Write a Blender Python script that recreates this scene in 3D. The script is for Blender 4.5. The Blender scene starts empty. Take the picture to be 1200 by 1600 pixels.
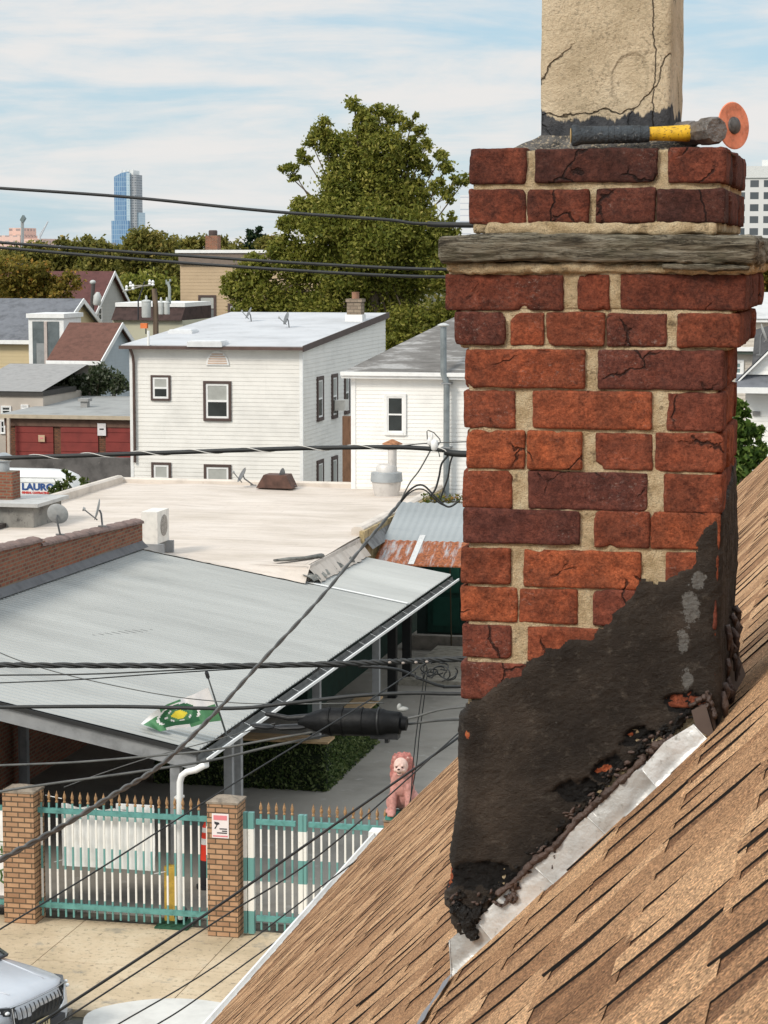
import bpy, bmesh, math, random
from mathutils import Vector, Matrix, noise
import numpy as np
S=bpy.context.scene
R=math.radians
# ---------------- camera, world, sun, exposure ----------------
F=3560.; CZ=11.3; PIT=R(6.41); YAW=R(12.4)
cam=bpy.data.cameras.new('camera'); camo=bpy.data.objects.new('camera',cam)
S.collection.objects.link(camo); S.camera=camo
camo.location=(0,0,CZ); camo.rotation_euler=(R(90)-PIT,0,YAW)
cam.sensor_fit='HORIZONTAL'; cam.sensor_width=36; cam.lens=F/1200*36
cam.clip_start=.05; cam.clip_end=9000
SUN_EL,SUN_AZ=38.,215.      # azimuth clockwise from +y
W=bpy.data.worlds.new('World'); S.world=W; W.use_nodes=True
nt=W.node_tree; nt.nodes.clear()
def wn(t,**k):
    n=nt.nodes.new(t)
    for a,b in k.items(): setattr(n,a,b)
    return n
sky=wn('ShaderNodeTexSky',sky_type='NISHITA',sun_disc=False); sky.sun_elevation=R(SUN_EL); sky.sun_rotation=R(SUN_AZ); sky.air_density=1.0; sky.dust_density=.6; sky.ozone_density=2.0
tc=wn('ShaderNodeTexCoord'); mp=wn('ShaderNodeMapping'); mp.inputs['Scale'].default_value=(7,7,48); mp.inputs['Location'].default_value=(3.3,1.1,.6); mp.inputs['Rotation'].default_value=(R(4),R(3),0)
n1=wn('ShaderNodeTexNoise'); n1.inputs['Scale'].default_value=1.0; n1.inputs['Detail'].default_value=7; n1.inputs['Roughness'].default_value=.58; n1.inputs['Distortion'].default_value=.5
mp2=wn('ShaderNodeMapping'); mp2.inputs['Scale'].default_value=(26,26,95); mp2.inputs['Location'].default_value=(1.3,7.1,2)
n2=wn('ShaderNodeTexNoise'); n2.inputs['Scale'].default_value=1.0; n2.inputs['Detail'].default_value=6; n2.inputs['Roughness'].default_value=.6
ad=wn('ShaderNodeMath',operation='MULTIPLY_ADD'); ad.inputs[1].default_value=.28
rp=wn('ShaderNodeValToRGB'); rp.color_ramp.elements[0].position=.42; rp.color_ramp.elements[1].position=.80; rp.color_ramp.interpolation='EASE'
rp.color_ramp.elements[0].color=(.12,.12,.12,1); rp.color_ramp.elements[1].color=(.97,.97,.97,1)
tint=wn('ShaderNodeMix',data_type='RGBA',blend_type='MIX'); tint.inputs[0].default_value=.72; tint.inputs[7].default_value=(3.7,5.8,7.2,1)
mx=wn('ShaderNodeMix',data_type='RGBA'); mx.inputs[7].default_value=(7.4,7.25,7.1,1)
bg=wn('ShaderNodeBackground'); bg.inputs[1].default_value=.1; out=wn('ShaderNodeOutputWorld')
L=nt.links.new
L(tc.outputs['Generated'],mp.inputs[0]); L(mp.outputs[0],n1.inputs[0]); L(tc.outputs['Generated'],mp2.inputs[0]); L(mp2.outputs[0],n2.inputs[0])
L(n2.outputs[0],ad.inputs[0]); L(n1.outputs[0],ad.inputs[2]); L(ad.outputs[0],rp.inputs[0])
L(sky.outputs[0],tint.inputs[6]); L(tint.outputs[2],mx.inputs[6]); L(rp.outputs[0],mx.inputs[0]); 
# sky colour scaled up overhead, out of view, added to lift ambient light
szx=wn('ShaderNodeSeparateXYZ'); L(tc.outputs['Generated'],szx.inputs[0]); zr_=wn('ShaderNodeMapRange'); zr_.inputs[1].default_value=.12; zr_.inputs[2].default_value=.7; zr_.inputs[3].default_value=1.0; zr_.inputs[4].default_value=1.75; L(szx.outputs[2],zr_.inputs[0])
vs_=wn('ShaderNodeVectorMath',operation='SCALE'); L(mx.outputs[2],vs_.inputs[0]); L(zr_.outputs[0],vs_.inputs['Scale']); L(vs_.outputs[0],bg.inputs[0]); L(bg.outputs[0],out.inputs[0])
sl=bpy.data.lights.new('sun','SUN'); sl.energy=2.2; sl.angle=R(15); sl.color=(1,.93,.82)
so=bpy.data.objects.new('sun',sl); S.collection.objects.link(so)
az=R(SUN_AZ); el=R(SUN_EL)
sd=Vector((math.sin(az)*math.cos(el),math.cos(az)*math.cos(el),math.sin(el)))
so.rotation_euler=sd.to_track_quat('Z','Y').to_euler(); so.location=(0,-10,60)
S.view_settings.view_transform='Standard'; S.view_settings.look='None'; S.view_settings.gamma=1; S.view_settings.exposure=.18; S.view_settings.use_curve_mapping=False
S.render.resolution_x=768; S.render.resolution_y=1024

# ---------------- pixel geometry helpers (photo 1200x1600) ----------------
cy_,sy_=math.cos(YAW),math.sin(YAW); cp_,sp_=math.cos(PIT),math.sin(PIT)
FW=Vector((-sy_*cp_,cy_*cp_,-sp_)); RT=Vector((cy_,sy_,0)); UP=Vector((-sy_*sp_,cy_*sp_,cp_)); CAM=Vector((0,0,CZ))
def ray(px,py): return FW+RT*((px-600)/F)+UP*((800-py)/F)
def hit(px,py,ax,v):
    r=ray(px,py); return CAM+r*((v-CAM[ax])/r[ax])
def D(px,py,d): return CAM+ray(px,py)*d
rnd=random.Random(7)
# ---------------- materials ----------------
MATS={}
def hexc(h):
    h=h.lstrip('#'); c=[int(h[i:i+2],16)/255 for i in (0,2,4)]
    return tuple(x/12.92 if x<=.04045 else ((x+.055)/1.055)**2.4 for x in c)
class NT:
    def __init__(s,name):
        m=bpy.data.materials.new(name); m.use_nodes=True; s.m=m; s.t=m.node_tree; s.t.nodes.clear()
        s.out=s.n('ShaderNodeOutputMaterial'); s.b=s.n('ShaderNodeBsdfPrincipled'); s.l(s.b.outputs[0],s.out.inputs[0])
        s.tc=s.n('ShaderNodeTexCoord')
    def n(s,t,**k):
        n=s.t.nodes.new(t)
        for a,b in k.items(): setattr(n,a,b)
        return n
    def l(s,a,b): s.t.links.new(a,b)
    def co(s,scale=(1,1,1),rot=(0,0,0),out='Object',loc=(0,0,0)):
        mp=s.n('ShaderNodeMapping'); mp.inputs['Scale'].default_value=scale; mp.inputs['Rotation'].default_value=rot; mp.inputs['Location'].default_value=loc
        s.l(s.tc.outputs[out],mp.inputs[0]); return mp.outputs[0]
    def noise(s,scale,detail=4,rough=.55,vec=None,dist=0):
        n=s.n('ShaderNodeTexNoise'); n.inputs['Scale'].default_value=scale; n.inputs['Detail'].default_value=detail; n.inputs['Roughness'].default_value=rough; n.inputs['Distortion'].default_value=dist
        s.l(vec if vec is not None else s.co(),n.inputs[0]); return n.outputs[0]
    def vor(s,scale,feature='F1',vec=None,out=0):
        n=s.n('ShaderNodeTexVoronoi',feature=feature); n.inputs['Scale'].default_value=scale
        s.l(vec if vec is not None else s.co(),n.inputs['Vector']); return n.outputs[out]
    def ramp(s,fac,stops):
        r=s.n('ShaderNodeValToRGB'); e=r.color_ramp.elements
        while len(e)<len(stops): e.new(.5)
        for i,(p,c) in enumerate(stops):
            e[i].position=p
            if not isinstance(c,(tuple,list)): c=(c,c,c)
            e[i].color=(*c[:3],1)
        s.l(fac,r.inputs[0]); return r.outputs[0]
    def mix(s,fac,a,b,mode='MIX'):
        m=s.n('ShaderNodeMix',data_type='RGBA',blend_type=mode)
        for i,x in ((0,fac),(6,a),(7,b)):
            if isinstance(x,(int,float)) : m.inputs[i].default_value=x if i==0 else (x,x,x,1)
            elif isinstance(x,(tuple,list)): m.inputs[i].default_value=(*x[:3],1)
            else: s.l(x,m.inputs[i])
        return m.outputs[2]
    def math(s,op,a,b=0,c=0,clamp=False):
        m=s.n('ShaderNodeMath',operation=op,use_clamp=clamp)
        for i,x in enumerate((a,b,c)):
            if isinstance(x,(int,float)): m.inputs[i].default_value=x
            else: s.l(x,m.inputs[i])
        return m.outputs[0]
    def bump(s,h,strength=.5,dist=.01,prev=None):
        b=s.n('ShaderNodeBump'); b.inputs['Strength'].default_value=strength; b.inputs['Distance'].default_value=dist
        s.l(h,b.inputs['Height'])
        if prev is not None: s.l(prev,b.inputs['Normal'])
        return b.outputs[0]
    def fin(s,col,rough=.8,metal=0,nor=None,spec=.5):
        if isinstance(col,(tuple,list)): s.b.inputs['Base Color'].default_value=(*col[:3],1)
        else: s.l(col,s.b.inputs['Base Color'])
        if isinstance(rough,(int,float)): s.b.inputs['Roughness'].default_value=rough
        else: s.l(rough,s.b.inputs['Roughness'])
        s.b.inputs['Metallic'].default_value=metal; s.b.inputs['Specular IOR Level'].default_value=spec
        if nor is not None: s.l(nor,s.b.inputs['Normal'])
        return s.m
def M(name,col,rough=.75,metal=0,var=.12,sc=3.,spot=None,bumpv=0,bsc=30,spec=.4,stretch=(1,1,1)):
    """plain paint-like material with gentle two-scale colour wear"""
    if name in MATS: return MATS[name]
    if isinstance(col,str): col=hexc(col)
    t=NT(name)
    v=t.co(scale=stretch)
    a=t.noise(sc,6,.6,v); d=tuple(max(0,c*(1-var*1.6)) for c in col); l=tuple(min(1,c*(1+var*.8)) for c in col)
    c=t.ramp(a,[(.3,d),(.5,col),(.72,l)])
    if spot:
        b=t.noise(sc*4.3,8,.65,v); m=t.ramp(b,[(spot[1],0),(spot[1]+.1,1)])
        sc_=hexc(spot[0]) if isinstance(spot[0],str) else spot[0]
        c=t.mix(m,c,sc_)
    nor=None
    if bumpv: nor=t.bump(t.noise(bsc,5,.6,v),bumpv,.02)
    MATS[name]=t.fin(c,rough,metal,nor,spec); return MATS[name]
# ---------------- mesh builder & scene objects ----------------
ORG={}
class MB:
    def __init__(s): s.v=[]; s.f=[]; s.mi=[]; s.cur=0
    def add(s,vs,fs,mi=None):
        o=len(s.v); s.v+= [tuple(p) for p in vs]
        for f in fs: s.f.append(tuple(i+o for i in f)); s.mi.append(s.cur if mi is None else mi)
        return o
    def box(s,x0,x1,y0,y1,z0,z1,mi=None,m=None):
        vs=[(x,y,z) for x in (x0,x1) for y in (y0,y1) for z in (z0,z1)]
        if m: vs=[m(*p) for p in vs]
        s.add(vs,[(0,1,3,2),(4,6,7,5),(0,4,5,1),(2,3,7,6),(0,2,6,4),(1,5,7,3)],mi)
    def prism(s,pts,a0,a1,ax='y',mi=None,m=None):
        n=len(pts)
        def mk(p,a):
            q=(p[0],a,p[1]) if ax=='y' else ((a,p[0],p[1]) if ax=='x' else (p[0],p[1],a))
            return m(*q) if m else q
        vs=[mk(p,a0) for p in pts]+[mk(p,a1) for p in pts]
        s.add(vs,[tuple(range(n)),tuple(range(2*n-1,n-1,-1))]+[(i,i+n,(i+1)%n+n,(i+1)%n) for i in range(n)],mi)
    def tube(s,pts,r,n=8,mi=None,cap=True,flat=1.0):
        pts=[Vector(p) for p in pts]; k=len(pts)
        rs=r if isinstance(r,(list,tuple)) else [r]*k
        o=len(s.v); prev=None
        for i,p in enumerate(pts):
            t=(pts[min(i+1,k-1)]-pts[max(i-1,0)]); t=t.normalized() if t.length>1e-9 else Vector((0,0,1))
            if prev is None:
                a=Vector((0,0,1)) if abs(t.z)<.9 else Vector((1,0,0)); u=t.cross(a).normalized()
            else:
                u=prev-t*prev.dot(t); u=u.normalized() if u.length>1e-6 else t.orthogonal().normalized()
            prev=u; w=t.cross(u)
            for j in range(n):
                an=2*math.pi*j/n; s.v.append(tuple(p+u*(math.cos(an)*rs[i])+w*(math.sin(an)*rs[i]*flat)))
        mi=s.cur if mi is None else mi
        for i in range(k-1):
            for j in range(n):
                s.f.append((o+i*n+j,o+i*n+(j+1)%n,o+(i+1)*n+(j+1)%n,o+(i+1)*n+j)); s.mi.append(mi)
        if cap:
            s.f.append(tuple(o+j for j in range(n-1,-1,-1))); s.mi.append(mi)
            s.f.append(tuple(o+(k-1)*n+j for j in range(n))); s.mi.append(mi)
    def lathe(s,prof,c,n=20,axis=(0,0,1),mi=None):
        c=Vector(c); ax=Vector(axis).normalized(); u=ax.orthogonal().normalized(); w=ax.cross(u)
        o=len(s.v); k=len(prof)
        for r_,h in prof:
            for j in range(n):
                an=2*math.pi*j/n; s.v.append(tuple(c+ax*h+u*(math.cos(an)*r_)+w*(math.sin(an)*r_)))
        mi=s.cur if mi is None else mi
        for i in range(k-1):
            for j in range(n):
                s.f.append((o+i*n+j,o+i*n+(j+1)%n,o+(i+1)*n+(j+1)%n,o+(i+1)*n+j)); s.mi.append(mi)
        s.f.append(tuple(o+j for j in range(n-1,-1,-1))); s.mi.append(mi)
        s.f.append(tuple(o+(k-1)*n+j for j in range(n))); s.mi.append(mi)
    def ball(s,c,rx,ry=None,rz=None,n=12,m=8,mi=None,rot=None):
        ry=rx if ry is None else ry; rz=rx if rz is None else rz; c=Vector(c)
        vs=[];
        for i in range(m+1):
            th=math.pi*i/m
            for j in range(n):
                a=2*math.pi*j/n; p=Vector((rx*math.sin(th)*math.cos(a),ry*math.sin(th)*math.sin(a),rz*math.cos(th)))
                if rot: p=rot@p
                vs.append(c+p)
        s.add(vs,[(i*n+j,(i+1)*n+j,(i+1)*n+(j+1)%n,i*n+(j+1)%n) for i in range(m) for j in range(n)],mi)
    def grid(s,fn,nu,nv,mi=None):
        o=len(s.v)
        for i in range(nu+1):
            for j in range(nv+1): s.v.append(tuple(fn(i/nu,j/nv)))
        mi=s.cur if mi is None else mi
        for i in range(nu):
            for j in range(nv):
                a=o+i*(nv+1)+j; s.f.append((a,a+nv+1,a+nv+2,a+1)); s.mi.append(mi)
    def build(s,name,mats,parent=None,smooth=False,fix=True,wn=True):
        o0=ORG.get(parent,Vector((0,0,0))) if parent else Vector((0,0,0))
        me=bpy.data.meshes.new(name)
        v=np.array(s.v,dtype=np.float64)-np.array(o0)
        me.from_pydata(v.tolist(),[],s.f)
        if not isinstance(mats,(list,tuple)): mats=[mats]
        for m in mats: me.materials.append(m)
        me.polygons.foreach_set('material_index',s.mi)
        if fix:
            bm=bmesh.new(); bm.from_mesh(me); bmesh.ops.recalc_face_normals(bm,faces=bm.faces); bm.to_mesh(me); bm.free()
        if smooth: me.polygons.foreach_set('use_smooth',[True]*len(me.polygons))
        if smooth and smooth!='all':
            try: me.set_sharp_from_angle(angle=R(smooth if smooth>1 else 38))
            except Exception: pass
        me.update()
        o=bpy.data.objects.new(name,me); S.collection.objects.link(o)
        if parent: o.parent=parent; ORG[o]=o0.copy()
        else: ORG[o]=Vector((0,0,0))
        return o
def tag(o,label,cat,group=None,kind=None):
    if label: o['label']=label
    if cat: o['category']=cat
    if group: o['group']=group
    if kind: o['kind']=kind
    return o
def thing(name,label,cat,loc=(0,0,0),group=None):
    o=bpy.data.objects.new(name,None); S.collection.objects.link(o); o.empty_display_size=.2
    o.location=loc; ORG[o]=Vector(loc); return tag(o,label,cat,group)
def copy_tree(o,parent=None):
    c=o.copy(); S.collection.objects.link(c); c.parent=parent
    for ch in [x for x in S.objects if x.parent==o]: copy_tree(ch,c)
    return c
def Ymap(y): return lambda u,w,v:(u,y-w,v)       # wall facing the camera side (-y): u=x, w=outwards, v=z
def Xmap(x): return lambda u,w,v:(x+w,u,v)       # wall facing +x: u=y
def siding(mb,m,poly,lap=.13,proud=.016,mi=None):
    """lap siding as real tilted boards inside a convex polygon of (u,z)"""
    z0=min(p[1] for p in poly); z1=max(p[1] for p in poly)
    def span(z):
        xs=[]
        for i in range(len(poly)):
            a,b=poly[i],poly[(i+1)%len(poly)]
            if a[1]==b[1]:
                if abs(a[1]-z)<1e-6: xs+=[a[0],b[0]]
                continue
            t=(z-a[1])/(b[1]-a[1])
            if -1e-6<=t<=1+1e-6: xs.append(a[0]+t*(b[0]-a[0]))
        return (min(xs),max(xs)) if xs else None
    z=z0
    while z<z1-1e-4:
        zt=min(z+lap,z1); a=span(z+1e-5); b=span(zt-1e-5)
        if a and b:
            mb.add([m(a[0],proud,z),m(a[1],proud,z),m(b[1],.003,zt),m(b[0],.003,zt),m(a[0],0,z),m(a[1],0,z)],[(0,1,2,3),(0,4,5,1)],mi)
        z=zt
def window(parent,m,u0,u1,v0,v1,trim,inner,glass,tw=.09,blind=None,low=None,iw=.045,label=None):
    b=MB()
    b.box(u0,u0+tw,0,.07,v0,v1,m=m); b.box(u1-tw,u1,0,.07,v0,v1,m=m); b.box(u0+tw,u1-tw,0,.07,v1-tw,v1,m=m); b.box(u0+tw,u1-tw,0,.085,v0,v0+tw,m=m)
    w=b.build('window',trim,parent)
    if label: w['label']=label
    a0,a1,c0,c1=u0+tw,u1-tw,v0+tw,v1-tw; mid=(c0+c1)/2
    b=MB(); t=iw
    b.box(a0,a0+t,0,.05,c0,c1,m=m); b.box(a1-t,a1,0,.05,c0,c1,m=m); b.box(a0+t,a1-t,0,.05,c1-t,c1,m=m); b.box(a0+t,a1-t,0,.05,c0,c0+t,m=m); b.box(a0+t,a1-t,0,.055,mid-t/2,mid+t/2,m=m)
    b.build('sash',inner,w)
    b=MB(); b.box(a0+t,a1-t,.0,.03,c0+t,mid-t/2,m=m); b.box(a0+t,a1-t,.0,.036,mid+t/2,c1-t,m=m,mi=1 if blind else 0)
    b.build('pane',[glass,blind] if blind else glass,w)
    return w
def text_mesh(txt,size,mat,parent,origin,xdir,zdir,name='lettering',bold=0.0,depth=.003,xs=1.0,align='LEFT'):
    cu=bpy.data.curves.new('txt','FONT'); cu.body=txt; cu.size=size; cu.offset=bold; cu.extrude=depth; cu.align_x=align; cu.resolution_u=3
    to=bpy.data.objects.new('txt',cu); S.collection.objects.link(to); bpy.context.view_layer.update()
    me=bpy.data.meshes.new_from_object(to.evaluated_get(bpy.context.evaluated_depsgraph_get()))
    bpy.data.objects.remove(to); me.name=name; me.materials.clear(); me.materials.append(mat)
    x=Vector(xdir).normalized(); z=Vector(zdir).normalized(); n=x.cross(z)
    o0=ORG.get(parent,Vector((0,0,0)))
    for v in me.vertices: v.co=Vector(origin)+x*v.co.x*xs+z*v.co.y-n*0+n*v.co.z-o0
    o=bpy.data.objects.new(name,me); S.collection.objects.link(o); o.parent=parent; ORG[o]=o0.copy(); return o
def blobmesh(name,mb,mat,parent,voxel,smooth_it=4):
    """fuses overlapping closed shapes of a builder into one continuous surface"""
    o=mb.build(name,mat,parent,fix=False)
    r=o.modifiers.new('r','REMESH'); r.mode='VOXEL'; r.voxel_size=voxel; r.use_smooth_shade=True
    s=o.modifiers.new('s','SMOOTH'); s.iterations=smooth_it; s.factor=.5
    bpy.context.view_layer.update()
    me=bpy.data.meshes.new_from_object(o.evaluated_get(bpy.context.evaluated_depsgraph_get()))
    o.modifiers.clear(); me.name=name; o.data=me; return o
def rough_block(mb,x0,x1,y0,y1,z0,z1,seed,r=.006,amp=.002,res=.007,chips=0,mi=None,big=0.0):
    """box with rounded, worn, chipped surface"""
    rg=random.Random(seed); sz=(x1-x0,y1-y0,z1-z0); lo=Vector((x0,y0,z0)); hi=Vector((x1,y1,z1)); c=(lo+hi)/2
    r=min(r,min(sz)*.45)
    nn=[max(2,int(round(q/res))) for q in sz]
    idx={}; vs=[]
    ch=[]
    for _ in range(chips):
        cx=rg.choice((x0,x1)) if rg.random()<.65 else rg.uniform(x0,x1); cz=rg.choice((z0,z1))
        ch.append((Vector((cx,y0+rg.uniform(-.002,.01),cz)),rg.uniform(.006,.016)))
    def vert(i,j,k):
        key=(i,j,k)
        if key in idx: return idx[key]
        p=Vector((x0+sz[0]*i/nn[0],y0+sz[1]*j/nn[1],z0+sz[2]*k/nn[2]))
        q=Vector([min(max(p[a],lo[a]+r),hi[a]-r) for a in range(3)]); d=p-q
        if d.length>1e-9: nrm=d.normalized(); p=q+nrm*r
        else: nrm=(p-c).normalized()
        o=Vector((seed*3.17,seed*1.3,seed*.7))
        a=noise.noise(p*55+o)*amp+noise.noise(p*160+o)*amp*.55+noise.noise(p*17+o)*amp*1.3+big*noise.noise(p*7+o)
        p=p+nrm*a
        for cc,cr in ch:
            dd=(p-cc).length+noise.noise(p*90)*.004
            if dd<cr: p=p+(c-p).normalized()*(cr-dd)*.75
        idx[key]=len(vs); vs.append(p); return idx[key]
    fs=[]
    X,Y,Z=nn
    for i in range(X):
        for k in range(Z):
            fs.append((vert(i,0,k),vert(i+1,0,k),vert(i+1,0,k+1),vert(i,0,k+1))); fs.append((vert(i,Y,k),vert(i,Y,k+1),vert(i+1,Y,k+1),vert(i+1,Y,k)))
        for j in range(Y):
            fs.append((vert(i,j,0),vert(i,j+1,0),vert(i+1,j+1,0),vert(i+1,j,0))); fs.append((vert(i,j,Z),vert(i+1,j,Z),vert(i+1,j+1,Z),vert(i,j+1,Z)))
    for j in range(Y):
        for k in range(Z):
            fs.append((vert(0,j,k),vert(0,j,k+1),vert(0,j+1,k+1),vert(0,j+1,k))); fs.append((vert(X,j,k),vert(X,j+1,k),vert(X,j+1,k+1),vert(X,j,k+1)))
    mb.add(vs,fs,mi)
# ================= FOREGROUND MATERIALS =================
def brick_mat(name,stops,dark=.45):
    t=NT(name); v=t.co()
    geo=t.n('ShaderNodeNewGeometry')
    base=t.ramp(geo.outputs['Random Per Island'],stops)
    n=t.noise(22,8,.65,v); base=t.mix(t.ramp(n,[(.38,.0),(.66,.8)]),base,t.mix(1.0,base,(1.4,1.25,1.1),'MULTIPLY')); base=t.mix(t.ramp(t.noise(38,7,.7,t.co(loc=(2,6,1))),[(.42,.55),(.58,0)]),base,t.mix(1.0,base,(.55,.6,.68),'MULTIPLY'))
    d=t.noise(14,7,.7,t.co(loc=(5,2,1))); base=t.mix(t.math('MULTIPLY',t.ramp(d,[(.48,0),(.64,1)]),dark),base,(.05,.022,.018))
    q=t.noise(170,7,.8,t.co(loc=(8,2,5))); base=t.mix(1.0,base,t.ramp(q,[(.34,(.45,.42,.42)),(.5,(1,1,1)),(.66,(1.5,1.45,1.4))]),'MULTIPLY')
    q=t.noise(48,7,.75,t.co(loc=(1,5,9),scale=(1,1,1.6))); base=t.mix(1.0,base,t.ramp(q,[(.34,(.6,.56,.56)),(.5,(1,1,1)),(.66,(1.25,1.3,1.3))]),'MULTIPLY')
    # soot-black pores
    p=t.vor(210,vec=t.co(scale=(1,1,1.3))); pm=t.ramp(p,[(.10,1),(.2,0)]); g=t.ramp(t.noise(60,3,.6,v),[(.5,0),(.62,1)])
    pm=t.math('MULTIPLY',t.math('MULTIPLY',pm,g),.8); base=t.mix(pm,base,(.02,.012,.01))
    # cracks
    vd=t.n('ShaderNodeVectorMath',operation='ADD'); nn=t.n('ShaderNodeTexNoise'); nn.inputs['Scale'].default_value=18; nn.inputs['Detail'].default_value=5; t.l(v,nn.inputs[0])
    sc=t.n('ShaderNodeVectorMath',operation='SCALE'); sc.inputs['Scale'].default_value=.07; t.l(nn.outputs[1],sc.inputs[0]); t.l(v,vd.inputs[0]); t.l(sc.outputs[0],vd.inputs[1])
    ce=t.vor(7.5,'DISTANCE_TO_EDGE',vec=vd.outputs[0]); cm=t.ramp(ce,[(.006,1),(.017,0)]); gm=t.ramp(t.noise(9,3,.5,t.co(loc=(9,3,7))),[(.53,0),(.57,1)]); cm=t.math('MULTIPLY',t.math('MULTIPLY',cm,gm),.8)
    base=t.mix(cm,base,(.012,.009,.008))
    # lime bloom
    e=t.noise(120,8,.8,t.co(scale=(1,1,1.5))); em=t.ramp(e,[(.55,0),(.68,.6)]); eg=t.ramp(t.noise(9,4,.6,t.co(loc=(1,9,4))),[(.50,0),(.66,1)]); base=t.mix(t.math('MULTIPLY',em,eg),base,(.50,.43,.38)); base=t.mix(t.ramp(t.noise(190,4,.8,v),[(.62,0),(.72,.65)]),base,(.04,.022,.018))
    h=t.math('ADD',t.math('MULTIPLY',t.noise(330,6,.75,v),.6),t.math('MULTIPLY',t.noise(110,5,.65,v),.4))
    h=t.math('SUBTRACT',h,t.math('MULTIPLY',cm,1.2)); h=t.math('SUBTRACT',h,t.math('MULTIPLY',pm,.7))
    return t.fin(base,.92,0,t.bump(h,1.0,.0065),.22)
BR=brick_mat('brick_red',[(0,(.12,.042,.032)),(.2,(.30,.082,.038)),(.4,(.19,.058,.038)),(.6,(.36,.10,.044)),(.8,(.24,.068,.036)),(1,(.13,.046,.036))])
BRD=brick_mat('brick_weathered',[(0,(.075,.030,.024)),(.5,(.20,.056,.032)),(1,(.12,.042,.03))],.75)
def mortar_mat():
    t=NT('mortar'); v=t.co()
    c=t.ramp(t.noise(30,6,.6,v),[(.3,(.46,.33,.18)),(.5,(.68,.52,.32)),(.7,(.80,.66,.44))])
    g=t.vor(420,vec=v,out=1); c=t.mix(.35,c,t.mix(1.0,c,t.ramp(t.vor(420,vec=v),[(.1,.35),(.6,1.3)]),'MULTIPLY'))
    d=t.ramp(t.noise(45,6,.7,t.co(loc=(3,3,3))),[(.57,0),(.68,.7)]); c=t.mix(d,c,(.10,.075,.05))
    h=t.math('ADD',t.noise(380,4,.7,v),t.noise(110,5,.6,v))
    return t.fin(c,.95,0,t.bump(h,1.0,.008),.2)
MO=mortar_mat()
def tar_mat():
    t=NT('roofing_tar'); v=t.co()
    c=t.ramp(t.noise(9,8,.62,v),[(.3,(.020,.014,.010)),(.5,(.042,.031,.023)),(.70,(.085,.063,.047))])
    s=t.noise(38,9,.78,t.co(scale=(1,1,1.2))); c=t.mix(t.ramp(s,[(.54,0),(.70,.6)]),c,(.17,.14,.11))
    lf=t.ramp(t.noise(150,3,.8,v),[(.72,0),(.77,.6)]); c=t.mix(lf,c,(.35,.33,.30))
    at=t.n('ShaderNodeVertexColor'); at.layer_name='patch'; sp=t.n('ShaderNodeSeparateColor'); t.l(at.outputs[0],sp.inputs[0])
    nz_=t.math('MULTIPLY',t.math('SUBTRACT',t.noise(70,8,.75,t.co(loc=(3,1,2))),.5),1.5)
    c=t.mix(t.ramp(t.math('ADD',sp.outputs[2],nz_),[(.42,0),(.6,1)]),c,(.012,.010,.009))
    c=t.mix(t.ramp(t.math('ADD',sp.outputs[0],t.math('MULTIPLY',nz_,2.2)),[(.55,0),(.75,.85)]),c,t.ramp(t.noise(90,5,.7,v),[(.3,(.13,.125,.115)),(.7,(.30,.29,.27))]))
    c=t.mix(t.ramp(t.math('ADD',sp.outputs[1],nz_),[(.50,0),(.6,1)]),c,t.ramp(t.noise(120,5,.7,v),[(.3,(.35,.07,.03)),(.6,(.62,.16,.06)),(.75,(.55,.30,.10))]))
    w=t.n('ShaderNodeTexWave',wave_type='BANDS',bands_direction='Z'); w.inputs['Scale'].default_value=26; w.inputs['Distortion'].default_value=9; w.inputs['Detail'].default_value=6; t.l(t.co(rot=(0,.5,0)),w.inputs[0])
    h=t.math('ADD',t.math('ADD',t.noise(170,8,.75,v),t.noise(42,7,.7,t.co(scale=(1,1,1.7),rot=(0,.5,0)))),t.math('MULTIPLY',w.outputs[1],.05))
    r=t.ramp(t.noise(20,5,.6,v),[(.35,.5),(.65,.8)])
    return t.fin(c,r,0,t.bump(t.math('ADD',h,t.math('MULTIPLY',t.noise(11,9,.72,t.co(scale=(1,1,1.3),rot=(0,.9,0)),.6),1.8)),1.0,.010),.3)
TAR=tar_mat()
EXP=M('exposed_brick',(.62,.13,.04),.9,var=.35,sc=60,bumpv=.6,bsc=200)
RES=M('cement_residue',(.20,.19,.17),.9,var=.3,sc=60,bumpv=.6,bsc=160)
PLY=M('exposed_wood',(.45,.24,.07),.9,var=.45,sc=70,bumpv=.7,bsc=150)
SEAL=M('brown_sealant',(.075,.045,.034),.5,var=.3,sc=30,bumpv=.5,bsc=90,spec=.5)
TARB=M('cracked_tar',(.014,.011,.009),.5,var=.4,sc=50,bumpv=1,bsc=120)
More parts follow.
